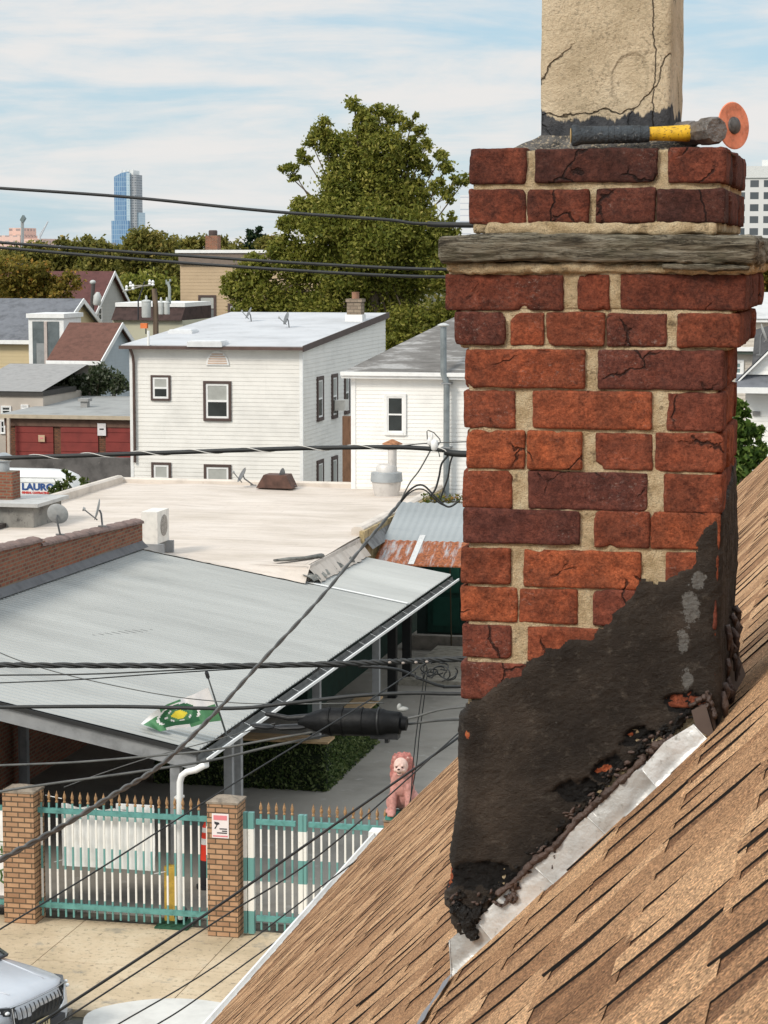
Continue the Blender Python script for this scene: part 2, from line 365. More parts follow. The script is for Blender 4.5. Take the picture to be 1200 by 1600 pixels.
def stucco_mat():
    t=NT('flue_stucco'); v=t.co()
    c=t.ramp(t.noise(7,8,.6,v),[(.3,(.46,.36,.23)),(.5,(.66,.53,.36)),(.7,(.76,.63,.45))])
    # lichen specks and grime
    s=t.ramp(t.noise(150,7,.75,v),[(.50,0),(.62,.6)]); g=t.ramp(t.noise(10,6,.7,t.co(loc=(2,8,3))),[(.38,0.05),(.58,1)])
    c=t.mix(t.math('MULTIPLY',s,g),c,(.085,.07,.05))
    vd=t.n('ShaderNodeVectorMath',operation='ADD'); nn=t.n('ShaderNodeTexNoise'); nn.inputs['Scale'].default_value=14; nn.inputs['Detail'].default_value=6; t.l(v,nn.inputs[0])
    sc=t.n('ShaderNodeVectorMath',operation='SCALE'); sc.inputs['Scale'].default_value=.08; t.l(nn.outputs[1],sc.inputs[0]); t.l(v,vd.inputs[0]); t.l(sc.outputs[0],vd.inputs[1])
    ce=t.vor(5.5,'DISTANCE_TO_EDGE',vec=vd.outputs[0]); cm=t.ramp(ce,[(.002,1),(.011,0)]); cm=t.math('MULTIPLY',cm,t.ramp(t.noise(6,2,.5,t.co(loc=(4,4,0))),[(.45,0),(.52,1)])); c=t.mix(t.math('MULTIPLY',cm,.9),c,(.05,.035,.02))
    # smeared roofing cement round the foot of the flue (a real coating, ragged top edge)
    sep=t.n('ShaderNodeSeparateXYZ'); t.l(v,sep.inputs[0])
    hh=t.math('ADD',sep.outputs[2],t.math('MULTIPLY',t.math('SUBTRACT',t.noise(11,6,.6,t.co(loc=(7,1,2),scale=(1,1,.3))),.5),.16))
    tm=t.ramp(t.math('MULTIPLY_ADD',hh,5,.3),[(.655,1),(.675,0)]); c=t.mix(tm,c,t.ramp(t.noise(40,5,.6,v),[(.3,(.035,.037,.042)),(.7,(.10,.10,.105))]))
    lx_=t.math('ABSOLUTE',t.math('SUBTRACT',t.math('ADD',sep.outputs[0],t.math('MULTIPLY',t.math('SUBTRACT',t.noise(9,6,.65,t.co(scale=(.2,.2,1))),.5),.05)),STX))
    lm_=t.ramp(t.math('MULTIPLY',lx_,100),[(.03,.9),(.15,0)]); c=t.mix(t.math('MULTIPLY',lm_,.92),c,(.03,.022,.015))
    ex=t.math('DIVIDE',t.math('SUBTRACT',sep.outputs[0],STX-.040),.036); ez_=t.math('DIVIDE',t.math('SUBTRACT',sep.outputs[2],.125),.052)
    rr_=t.math('ADD',t.math('SQRT',t.math('ADD',t.math('MULTIPLY',ex,ex),t.math('MULTIPLY',ez_,ez_))),t.math('MULTIPLY',t.math('SUBTRACT',t.noise(22,6,.6,v),.5),.7))
    dk=t.ramp(rr_,[(.72,0),(.92,.28),(1,0)]); c=t.mix(dk,c,(.14,.11,.07)); pit=t.ramp(rr_,[(.84,0),(.95,1)])
    h=t.math('ADD',t.math('ADD',t.math('ADD',t.noise(220,6,.7,v),t.noise(40,6,.6,v)),t.math('MULTIPLY',cm,-1.5)),t.math('SUBTRACT',t.math('MULTIPLY',pit,.5),t.math('MULTIPLY',lm_,2.0)))
    return t.fin(c,.92,0,t.bump(h,.9,.006),.2)
STX=hit(1021,80,1,3.948).x-(hit(727,560,1,3.873).x+.22)
STU=stucco_mat()
def slate_mat():
    t=NT('weathered_slate'); v=t.co(scale=(1,1,5.5))
    c=t.ramp(t.noise(14,12,.72,t.co(scale=(.7,1,7)),.8),[(.30,(.025,.02,.014)),(.42,(.13,.108,.075)),(.49,(.29,.25,.18)),(.58,(.48,.43,.33)),(.72,(.60,.55,.45))]); ln_=t.ramp(t.noise(17,8,.6,t.co(scale=(.5,1,9),loc=(3,1,8)),1.5),[(.485,0),(.5,1),(.515,0)]); c=t.mix(t.math('MULTIPLY',ln_,.85),c,(.02,.016,.012))
    gr=t.ramp(t.noise(9,4,.6,t.co(loc=(3,1,1))),[(.5,0),(.7,.5)]); c=t.mix(gr,c,(.10,.095,.045))
    h=t.math('SUBTRACT',t.math('ADD',t.noise(22,12,.75,v,1.2),t.noise(110,6,.7,v)),ln_)
    return t.fin(c,.9,0,t.bump(h,1.0,.012),.25)
SLA=slate_mat()
def shingle_mat(name,stops):
    t=NT(name); v=t.co()
    at=t.n('ShaderNodeVertexColor'); at.layer_name='tone'
    base=t.ramp(at.outputs[0],stops)
    base=t.mix(t.ramp(t.noise(3.2,4,.6,v),[(.35,.0),(.7,.5)]),base,t.mix(1,base,(.82,.74,.68),'MULTIPLY'))
    g=t.vor(330,vec=v,out=1); gc=t.n('ShaderNodeSeparateColor'); t.l(g,gc.inputs[0])
    base=t.mix(.85,base,t.mix(1,base,t.ramp(gc.outputs[0],[(.0,(.22,.19,.17)),(.3,(.68,.64,.60)),(.65,(1.15,1.1,1.0)),(.9,(1.75,1.65,1.5)),(1,(2.3,2.1,1.9))]),'MULTIPLY'))
    h=t.math('ADD',t.vor(330,vec=v),t.math('MULTIPLY',t.noise(35,4,.6,v),1.2))
    return t.fin(base,.95,0,t.bump(h,.8,.004),.2)
SH=shingle_mat('shingle_granules',[(0,(.17,.088,.048)),(.35,(.30,.168,.092)),(.7,(.43,.26,.148)),(1,(.56,.36,.215))])
ASP=M('asphalt_edge',(.012,.010,.009),.9,var=.3,sc=40)
GALS=[M('aluminium_flashing_%d'%i,c,.38,metal=.35,var=.14,sc=14,spot=((.36,.34,.31),.60),bumpv=.3,bsc=18) for i,c in enumerate(((.50,.485,.46),(.62,.605,.58),(.70,.685,.66)))]; GAL=GALS[1]
BRM=M('brown_metal',(.10,.072,.06),.5,metal=.1,var=.2,sc=12)
WHT=M('white_trim',(.80,.79,.77),.5,var=.06,sc=4,spot=((.45,.42,.38),.66))
# ================= CHIMNEY =================
yf=3.873
XL=hit(727,560,1,yf).x; XR=hit(1130,560,1,yf).x
def fx(px,py): return hit(px,py,1,yf)
chim=thing('chimney','old red brick chimney with stucco flue and black tar at its base, nearest of all','chimney',(XL+.22,yf+.2,10.2))
rows=[ # (y_top,y_bot,back_y,[(x0,x1,dtop,dbot)],dark)
 (231,287,4.42,[(733,822),(835,1028),(1043,1135)],1),
 (295,350,4.42,[(731,822),(824,920),(930,1024),(1026,1133)],1),
 (428,485,4.40,[(695,880),(902,952),(968,1166)],1),
 (489,542,4.33,[(710,789),(797,850),(853,945),(948,1042),(1058,1156)],0),
 (546,607,4.25,[(726,914),(934,1131)],0),
 (612,672,4.25,[(723,805),(831,1019),(1041,1130)],0),
 (675,735,4.25,[(728,820),(823,910),(930,1020),(1023,1130)],0),
 (738,798,4.25,[(721,800),(824,1012),(1037,1129)],0),
 (798,855,4.25,[(723,907),(928,1015),(1016,1125)],0),
 (860,919,4.25,[(720,798),(818,1001),(1040,1122)],0),
 (922,978,4.25,[(719,808),(810,902),(926,1120)],0),
 (981,1036,4.25,[(721,799),(823,1000),(1020,1118)],0),
 (1042,1100,4.25,[(720,905),(925,1118)],0),
]
zz=lambda py: fx(920,py).z
b=MB(); core=MB()
seed=0
for ri,(yt,yb,back,br,dk) in enumerate(rows):
    z1,z0=zz(yt),zz(yb)
    xr=fx(br[-1][1],(yt+yb)/2).x
    for bi,(a,c) in enumerate(br):
        seed+=1; rg=random.Random(seed*11)
        x0=fx(a,(yt+yb)/2).x; x1=fx(c,(yt+yb)/2).x; last=bi==len(br)-1
        dd=.095 if (x1-x0)>.15 or not last else .1
        rough_block(b,x0,x1,yf+rg.uniform(-.0025,.003),yf+dd,z0+rg.uniform(-.0015,.0015),z1+rg.uniform(-.0015,.0015),seed,.0034,.0013,.005 ,chips=rg.choice((0,1,1,2,3)),mi=dk)
        if last:   # bricks along the right side, running back
            y=yf+dd+.012; k=0
            while y<back-.03:
                ln=min(.195 if (ri+k)%2 else .095,back-y); seed+=1
                rough_block(b,x1-.1,x1+rg.uniform(-.004,.003),y,y+ln,z0,z1,seed,.0065,.0021,.010,chips=0,mi=dk); y+=ln+.012; k+=1
            y=yf+dd+.012
        if bi==0:
            y=yf+dd+.012; k=0
            while y<back-.03:
                ln=min(.195 if (ri+k)%2 else .095,back-y); seed+=1
                rough_block(b,x0-.002,x0+.1,y,y+ln,z0,z1,seed,.0065,.0021,.014,mi=dk); y+=ln+.012; k+=1
    # back row
    x0=fx(br[0][0],yt).x
    rough_block(b,x0,xr,back-.04,back,z0,z1,seed+500,.006,.002,.03,mi=dk)
b.build('brickwork',[BR,BRD],chim,smooth='all',fix=False)
# mortar bodies
def core_block(x0,x1,y1,z0,z1,sd,front=.0055):
    rough_block(core,x0,x1,yf+front+.0008,y1,z0,z1,sd,.004,.0019,.0055,big=.0004)
core_block(fx(735,250).x+.004,fx(1133,250).x-.006,4.41,zz(352)-.012,zz(234),901,.005)
core_block(fx(700,430).x,fx(1163,430).x-.006,4.39,zz(484),zz(410),902,.005)
core_block(fx(714,510).x+.004,fx(1152,510).x-.008,4.32,zz(545),zz(484)+.002,903,.005)
core_block(fx(727,800).x+.004,fx(1124,800).x-.008,4.24,9.80,zz(543)+.003,904,.0045)
rough_block(core,fx(760,350).x,fx(1120,350).x,yf-.004,4.3,zz(367),zz(348),905,.006,.004,.006)
rough_block(core,fx(698,420).x,fx(1172,420).x,yf-.006,4.40,zz(427),zz(411),906,.006,.004,.006)
core.build('mortar',MO,chim,smooth='all',fix=False)
# stone ledge (two laminated slabs)
st=MB()
rough_block(st,fx(687,390).x,fx(1182,390).x,yf-.022,4.47,zz(411),zz(368),77,.008,.0030,.007,big=.002,chips=3)
rough_block(st,fx(1035,415).x,fx(1172,415).x,yf-.02,4.44,zz(421),zz(412),79,.004,.002,.008)
for v in range(len(st.v)):
    x,y,z=st.v[v]
    z+=.0028*noise.noise(Vector((x*6,y*6,z*140)))+.003*math.sin(x*9)
    y+= .0045*noise.noise(Vector((x*3,y*2,z*170)))*(1 if y<yf+.05 else 0)
    x+=.006*noise.noise(Vector((z*60,y*9,2)))*(1 if x>fx(1160,390).x else 0)
    st.v[v]=(x,y,z)
st.build('stone_ledge',SLA,chim,smooth='all',fix=False)
# flue
fy=yf+.075
def fl(px,py): return hit(px,py,1,fy)
fx0,fx1=fl(844,150).x,fl(1048,150).x; zb=zz(236)-.004
fm=MB(); rough_block(fm,fx0,fx1,fy,fy+.235,zb,zb+.62,55,.005,.0012,.012,big=.0015)
fo=fm.build('flue',STU,chim,smooth='all',fix=False)
fo.data.transform(Matrix.Translation(-Vector((0,0,zb-ORG[chim].z)))); fo.location=(0,0,zb-ORG[chim].z)
# mortar wash & tar fillet round the flue
wm=MB()
def wash(u,v):
    # ring around the flue: u around, v outwards
    an=u*4; s=int(an)%4; f=an-int(an)
    def rect(o):
        xs=(fx0-o,fx1+o); ys=(fy-o*.62,fy+.235+o*.9)
        c=[(xs[0],ys[0]),(xs[1],ys[0]),(xs[1],ys[1]),(xs[0],ys[1])]
        a,b2=c[s],c[(s+1)%4]; return a[0]+(b2[0]-a[0])*f,a[1]+(b2[1]-a[1])*f
    x,y=rect(-.002+v*.105); z=zb+.034*(1-v)**2.2+.002+.004*noise.noise(Vector((x*30,y*30,1)))*(1 if 0<v<1 else .4)
    return (x,y,z)
wm.grid(wash,160,14)
wm.build('mortar_wash',M('dark_mortar_wash',(.12,.11,.10),.9,var=.6,sc=40,spot=((.42,.34,.24),.52),bumpv=.8,bsc=120),chim,smooth='all')
# ---- tar coat (real layer wrapping left corner, front and right corner)
poly=[(680,1112),(722,1108),(742,1092),(760,1078),(785,1058),(815,1047),(822,1032),(850,1018),(885,999),(925,994),(930,978),(960,955),(985,925),(1000,905),(1020,912),(1035,905),(1060,893),(1088,872),(1085,850),(1102,820),(1122,806),(1130,790),(1190,742),(1190,1140),(1100,1125),(1085,1118),(1060,1142),(1020,1165),(1003,1186),(960,1217),(930,1252),(900,1282),(865,1327),(832,1347),(812,1385),(782,1402),(762,1425),(746,1442),(747,1462),(733,1466),(722,1442),(706,1416),(680,1390)]
PX=[p[0] for p in poly]; PY=[p[1] for p in poly]
def sdf(x,y):
    ins=False; d=1e9; n=len(poly); j=n-1
    for i in range(n):
        xi,yi,xj,yj=PX[i],PY[i],PX[j],PY[j]
        if (yi>y)!=(yj>y) and x<(xj-xi)*(y-yi)/(yj-yi)+xi: ins=not ins
        ex,ey=xj-xi,yj-yi; t=max(0,min(1,((x-xi)*ex+(y-yi)*ey)/(ex*ex+ey*ey))); dx,dy=x-xi-ex*t,y-yi-ey*t
        d=min(d,dx*dx+dy*dy); j=i
    return math.sqrt(d)*(1 if ins else -1)
xl,xr_=fx(721,1200).x,fx(1118,1000).x; Wd=xr_-xl; LS,RS=.10,.375; res=.0042
ns=int((LS+Wd+RS)/res); z_lo,z_hi=fx(730,1470).z-.01,fx(1100,735).z; nz=int((z_hi-z_lo)/res)
holes=[(992,1150,24,11,'b'),(950,1197,30,15,'b'),(1072,1098,34,17,'p'),(762,1368,46,24,'k'),(1030,1150,26,12,'k'),(905,1235,44,16,'k'),(712,1372,11,26,'b'),(805,1378,24,13,'k')]
resid=[(1080,945,13,30),(1068,1000,9,16),(1075,1062,12,18),(1092,905,10,14)]
spots=[(985,1148,7,4),(948,1200,9,7),(935,1203,5,5),(712,1375,7,22),(731,1145,5,9),(1062,1100,16,7)]
vt=[];keep=[];info=[]
for i in range(ns+1):
    s_=-LS+i*res
    for k in range(nz+1):
        z=z_lo+k*res
        jx=noise.noise(Vector((s_*38,z*38,3)))*9+noise.noise(Vector((s_*110,z*110,3)))*4; jy=noise.noise(Vector((s_*38,z*38,13)))*9+noise.noise(Vector((s_*110,z*110,8)))*4
        sx=min(max(s_,0),Wd)+xl; q=(Vector((sx,yf,z))-CAM); f=q.dot(FW); px=600+F*q.dot(RT)/f; py=800-F*q.dot(UP)/f
        if s_<0: px-= -s_*300; 
        if s_>Wd: py+= 0; px+=(s_-Wd)*300; 
        d=sdf(px+jx,py+jy)
        if s_>Wd: # right side: coat rises a bit towards the back corner
            d=min(60,(py+jy)-(800-(s_-Wd)*160))
        if s_<0: d=min(d,40)
        t=min(1,max(0,d/9)); t=t*t*(3-2*t)
        h=-.004+.0125*t+.0042*noise.noise(Vector((s_*7,z*7,5)))+.0009*noise.noise(Vector((s_*34,z*40,5)))+.0007*noise.noise(Vector((s_*95,z*120,9)))
        rid=abs(noise.noise(Vector((s_*16+z*9,z*20-s_*12,21)))); h+=.0018*max(0,.05-rid)/.05
        hole=0
        if s_<=Wd:
            for hx,hy,rx,ry,kind in holes:
                e=((px+jx*1.2-hx)/rx)**2+((py+jy*1.2-hy)/ry)**2 if kind!='b' or hx<800 else ((px+jx-hx)*.8+(py+jy-hy)*-.6)**2/rx**2*1.0+((px+jx-hx)*.6+(py+jy-hy)*.8)**2/ry**2
                if e<1.3:
                    hole=max(hole,min(1,(1.3-e)/.7))
        h-=hole*(.010+.007*noise.noise(Vector((s_*140,z*230,4)))+.005*noise.noise(Vector((s_*60,z*260,4))))
        # left-hand bulge towards the foot
        bul=.024*max(0,min(1,(10.34-z)/.16)) if s_<=.03 else 0
        # position around the corners
        if s_<0: p=Vector((xl-h-bul,yf-s_,z)); 
        elif s_>Wd: p=Vector((xr_+h+.001,yf+(s_-Wd),z))
        else: p=Vector((xl+s_,yf-h,z))
        cr=.012
        if abs(s_)<cr: w=(1-abs(s_)/cr)*.004; p.x+=w; p.y+=w; 
        if 0<=s_<=.03: p.x-=bul*(1-s_/.03)
        if abs(s_-Wd)<cr: w=(1-abs(s_-Wd)/cr)*.004; p.x-=w; p.y+=w
        vt.append(p); keep.append(d); info.append((px+jx*.5,py+jy*.5,s_,hole))
tb=MB(); remap={}; tcol=[]
for i in range(ns):
    for k in range(nz):
        q=(i*(nz+1)+k,(i+1)*(nz+1)+k,(i+1)*(nz+1)+k+1,i*(nz+1)+k+1)
        if min(keep[a] for a in q)<0: continue
        px,py,s_,ho=info[q[0]]; mi=0
        if ho>.25: mi=3
        if s_<=Wd:
            for j,(hx,hy,rx,ry) in enumerate(spots):
                if ((px-hx)/rx)**2+((py-hy)/ry)**2<1: mi=1 if j<5 else 4
            for hx,hy,rx,ry in resid:
                if ((px-hx)/rx)**2+((py-hy)/ry)**2<1+.9*noise.noise(Vector((px*.12,py*.12,0))): mi=2
        ids=[]
        for a in q:
            if a not in remap:
                remap[a]=len(tb.v); tb.v.append(tuple(vt[a])); qx,qy,s2,h2=info[a]; r0=g0=0.
                if s2<=Wd:
                    for hx,hy,rx,ry in resid: r0=max(r0,1.6-math.sqrt(((qx-hx)/rx)**2+((qy-hy)/ry)**2))
                    for hx,hy,rx,ry in spots: g0=max(g0,1.35-math.sqrt(((qx-hx)/rx)**2+((qy-hy)/ry)**2))
                tcol.append((max(0,min(1,r0)),max(0,min(1,g0)),h2,1))
            ids.append(remap[a])
        tb.f.append(tuple(ids)); tb.mi.append(mi)
tb.mi=[0]*len(tb.f)
to=tb.build('tar_coating',TAR,chim,smooth='all')
cc_=to.data.color_attributes.new('patch','FLOAT_COLOR','POINT'); cc_.data.foreach_set('color',np.array(tcol,dtype=np.float32).ravel())
# sealant bead
def wob(pts,yo,r0,r1,sd,n=6):
    """densify pixel polyline on the front plane into a lumpy bead"""
    out=[];rs=[];rg=random.Random(sd)
    for a,b2 in zip(pts[:-1],pts[1:]):
        for q in range(n):
            t=q/n; x=a[0]+(b2[0]-a[0])*t; y=a[1]+(b2[1]-a[1])*t
            p=hit(x,y,1,yf-yo+rg.uniform(-.003,.003)); p+=Vector((rg.uniform(-.002,.002),0,rg.uniform(-.002,.002)))
            out.append(p); rs.append(rg.uniform(r0,r1))
    return out,rs
sb=MB()
for i,(pts,r0,r1) in enumerate([([(828,1352),(850,1336),(872,1318),(900,1283),(925,1262),(945,1243),(968,1222),(992,1200),(1012,1180)],.005,.0095),([(775,1400),(800,1380),(822,1358),(845,1335)],.004,.0085),
  ([(768,1408),(785,1416),(800,1398),(808,1374),(790,1384),(776,1402)],.0025,.0045),([(800,1385),(806,1404),(800,1412),(793,1396)],.0025,.004),([(868,1330),(866,1345),(861,1360)],.0008,.0025),
  ([(1012,1182),(1025,1166),(1040,1160),(1052,1150)],.005,.009),([(1010,1172),(1022,1178),(1030,1170)],.003,.005),([(1078,1102),(1095,1092),(1108,1088),(1104,1104),(1088,1106)],.004,.007),([(1104,1080),(1112,1100),(1118,1125)],.003,.006)]):
    p,r=wob(pts,.016,r0,r1,i,7); sb=MB(); sb.tube(p,r,9,flat=.8); sb.build('sealant_bead',SEAL,chim,smooth='all')
# crumbling lumps along the lower tar edge
rg=random.Random(31); lm=MB(); lm2=MB()
edge=[(716,1398),(722,1420),(737,1450),(748,1428),(765,1405),(800,1392),(835,1345),(868,1322),(905,1278),(932,1252),(962,1218),(1000,1188),(1022,1166),(1062,1140),(1085,1112)]
for q_ in range(230):
    k_=rg.uniform(0,len(edge)-1.001); j_=int(k_); f_=k_-j_; ex_=edge[j_][0]*(1-f_)+edge[j_+1][0]*f_+rg.gauss(0,5)-rg.random()*12; ey_=edge[j_][1]*(1-f_)+edge[j_+1][1]*f_+rg.gauss(0,5)-rg.random()*12
    p_=hit(ex_,ey_,1,yf-.011); s_=rg.uniform(.0014,.0044); rot_=Matrix.Rotation(rg.uniform(-1.2,.2),3,'Y')
    (lm if rg.random()<.62 else lm2).ball(p_,s_*rg.uniform(1,2.6),s_*.8,s_*rg.uniform(.5,1),7,5,rot=rot_)
for m_ in (lm,lm2):
    for i_ in range(len(m_.v)): v_=Vector(m_.v[i_]); m_.v[i_]=tuple(v_+Vector((noise.noise(v_*190),noise.noise(v_*190+Vector((5,0,0)))*.5,noise.noise(v_*190+Vector((0,5,0)))))*.0022)
tag(lm.build('tar_crumbs',TARB,chim,smooth='all'),None,None,None,'stuff'); tag(lm2.build('sealant_crumbs',SEAL,chim,smooth='all'),None,None,None,'stuff')
ft=MB(); p,r=wob([(724,1420),(728,1438),(735,1456),(742,1462)],.013,.009,.013,99,6); ft.tube(p,r,10); p,r=wob([(708,1412),(722,1424),(735,1432),(748,1428)],.009,.010,.015,98,6); ft.tube(p,r,10)
ft.build('tar_drip',TARB,chim,smooth='all')
# hanging torn coating on right rear corner
rg=random.Random(5); tn=MB()
for q in range(26):
    z=fx(1120,rg.uniform(985,1100)).z; y=yf+rg.uniform(.01,.33); ln=rg.uniform(.02,.06)
    p0=Vector((xr_+.012,y,z)); tn.tube([p0,p0+Vector((rg.uniform(.004,.012),rg.uniform(-.008,.008),-ln*.4)),p0+Vector((rg.uniform(.0,.01),rg.uniform(-.01,.01),-ln))],[rg.uniform(.003,.007),rg.uniform(.004,.008),.002],6)
tn.build('torn_coating',SEAL,chim,smooth='all')
# ---- step flashing
fq=[([(703,1468),(735,1440),(757,1428),(790,1477),(708,1536)],.004),([(746,1436),(780,1402),(845,1342),(893,1390),(785,1482)],.006),([(838,1352),(880,1308),(927,1264),(973,1310),(889,1396)],.008),([(920,1272),(960,1230),(1012,1186),(1043,1228),(968,1316)],.010),([(1005,1196),(1040,1155),(1085,1128),(1114,1158),(1039,1236)],.012)]
for i,(q,yo) in enumerate([(q_,y_*1.0+.0035*k_) for k_,(q_,y_) in enumerate(fq)]):
    m=MB(); rg=random.Random(i)
    pts=[fx(*p) for p in q]; P0,P1,P2,P3=pts[0],pts[-3],pts[-2],pts[-1]; tl_=rg.uniform(-.002,.002)
    def sheet(u,v,e=0):
        # top edge follows the photographed outline, foot of the sheet rolls out over the shingles
        k=u*(len(pts)-3); j=min(len(pts)-4,int(k)); tp=pts[j].lerp(pts[j+1],k-j); bt=P3.lerp(P2,u); p=tp.lerp(bt,v)
        f=max(0,(v-.55)/.45); yy=yf-yo-e-.020*f*f-.003*(1-v)*u*0-tl_*u*2-.003*math.sin(v*3.1)*(1-.4*u); return (p.x,yy,p.z+.007*f*f)
    m.grid(lambda u,v: sheet(u,v),14,12); m.grid(lambda u,v: sheet(u,v,-.0016),14,12)
    m.tube([sheet(0,v,.0008) for v in (0,.25,.5,.75,1)],.0013,6); m.tube([sheet(1,v,.0008) for v in (0,.25,.5,.75,1)],.0013,6)
    for v_i in range(len(m.v)):
        x,y,z=m.v[v_i]; m.v[v_i]=(x,y+.0025*noise.noise(Vector((x*30,0,z*30+i))),z)
    m.build('flashing_piece',GALS[(i*2)%3],chim,smooth='all',fix=False)
m=MB()
for q,yo in (([(1082,1106),(1104,1096),(1120,1152),(1090,1136)],.022),):
    pts=[fx(*p) for p in q]; m.add([(p.x,yf-yo-.002,p.z) for p in pts]+[(p.x,yf-yo,p.z) for p in pts],[(0,1,2,3),(7,6,5,4)]+[(a,a+4,(a+1)%4+4,(a+1)%4) for a in range(4)])
p1,p2=fx(1104,1096),fx(1120,1152)
m.add([(p1.x,yf-.022,p1.z),(p2.x,yf-.022,p2.z),(p2.x+.03,yf+.36,p2.z+.03),(p1.x+.012,yf+.36,p1.z+.07)],[(0,1,2,3)])
m.add([(p1.x+.002,yf-.022,p1.z),(p2.x+.002,yf-.022,p2.z),(p2.x+.032,yf+.36,p2.z+.03),(p1.x+.014,yf+.36,p1.z+.07)],[(3,2,1,0)])
m.build('corner_flashing',BRM,chim)
# ---------- hammer resting on the cap ----------
tz=zz(231)+.002
hy=yf+.012
ham=thing('sledge_hammer','short sledge hammer with grey grip and yellow handle lying on the chimney top','hammer',(fx(1000,215).x,hy,tz))
gr=MB(); A_=hit(893,221,1,hy-.01); B_=hit(1076,208,1,hy+.030)
A_.z=tz+.019; ax=(B_-A_)
def al(t): return A_+ax*t
prof=[(0,.0165),(.015,.0185),(.045,.0185),(.08,.0158),(.3,.0148),(.5,.0150),(.66,.0142),(.662,.0120)]
gr.lathe([(r,t*ax.length) for t,r in prof],A_,18,ax)
for q in range(9):
    t=.12+q*.055; gr.lathe([(.0147,t*ax.length),(.0156,t*ax.length+.001),(.0156,t*ax.length+.004),(.0147,t*ax.length+.005)],A_,18,ax)
g=gr.build('grip',M('rubber_grip',(.05,.06,.07),.7,var=.35,sc=40,spot=((.22,.22,.21),.6),bumpv=.5,bsc=200),ham,smooth=40)
ec=MB(); ec.lathe([(.0125,-.0012),(.0115,-.002),(.0,-.0021)],A_,16,ax); ec.build('grip_end',M('grip_end',(.42,.28,.12),.8,var=.3,sc=90),g)
yh=MB(); yh.lathe([(.0118,.655*ax.length),(.0122,.75*ax.length),(.0135,.9*ax.length),(.0145,.99*ax.length),(.012,1.05*ax.length)],A_,18,ax)
yh.build('handle',M('yellow_handle',(.72,.42,.02),.5,var=.2,sc=50,spot=((.16,.08,.02),.55)),ham,smooth=40)
hd=MB(); hc=al(1.0)+ax.normalized()*.016; hax=Vector((.62,-.78,.04)).normalized()
hd.lathe([(.019,-.058),(.0235,-.054),(.0235,-.020),(.0200,-.013),(.0200,.013),(.0235,.020),(.0235,.050),(.0205,.056)],hc,10,hax)
hd.build('head',M('worn_steel',(.20,.18,.165),.5,metal=.6,var=.4,sc=50,spot=((.16,.08,.04),.58),bumpv=.35,bsc=120),ham,smooth=30)
# ---------- orange disc ----------
dc=hit(1146,204,1,yf+.06)
dr=.0395; dc.z=max(dc.z,tz+dr-.004)
disc=thing('grinding_disc','round orange disc with dark grey hub standing on edge beside the hammer head','disc',tuple(dc))
dax=Vector((.80,-.60,.06)).normalized()
# thin, slightly dished
d1=MB(); d1.lathe([(.010,-.002),(.026,-.0025),(.0385,-.0015),(.040,.0),(.0385,.0012),(.026,.0005),(.010,.001)],dc,36,dax)
d1.build('disc',M('orange_disc',(.80,.26,.14),.6,var=.3,sc=50,spot=((.78,.55,.45),.6)),disc,smooth=30)
d2=MB(); d2.lathe([(.015,.0005),(.014,.004),(.009,.007),(.0,.0075)],dc,18,dax); d2.lathe([(.0165,-.0026),(.0165,-.006),(.008,-.009)],dc,18,dax)
d2.build('hub',M('grey_hub',(.10,.095,.09),.6,var=.4,sc=90),disc,smooth=30)

# ================= OUR ROOF =================
AL=math.atan(1.022); ca,sa=math.cos(AL),math.sin(AL)
XE=-3.215; ZE=10.021+1.022*(XE+.723); NRM=Vector((-sa,0,ca))
YN,YFAR=-1.5,14.62
XRG=1.0; AMAX=(XRG-XE)/ca
def rp_(a,b_,h=0.0): return Vector((XE+a*ca,b_,ZE+a*sa))+NRM*h
house=thing('shingled_house','house under the photographer with steep brown asphalt shingle roof','house',(1.0,6.5,0))
E0=.20; nc=int(AMAX/E0)+1
v=[];f=[];mi=[];tone=[]
def addq(ps,m,t):
    o=len(v); v.extend([tuple(p) for p in ps]); f.append(tuple(range(o,o+len(ps)))); mi.append(m); tone.extend([t]*len(ps))
rg=random.Random(42)
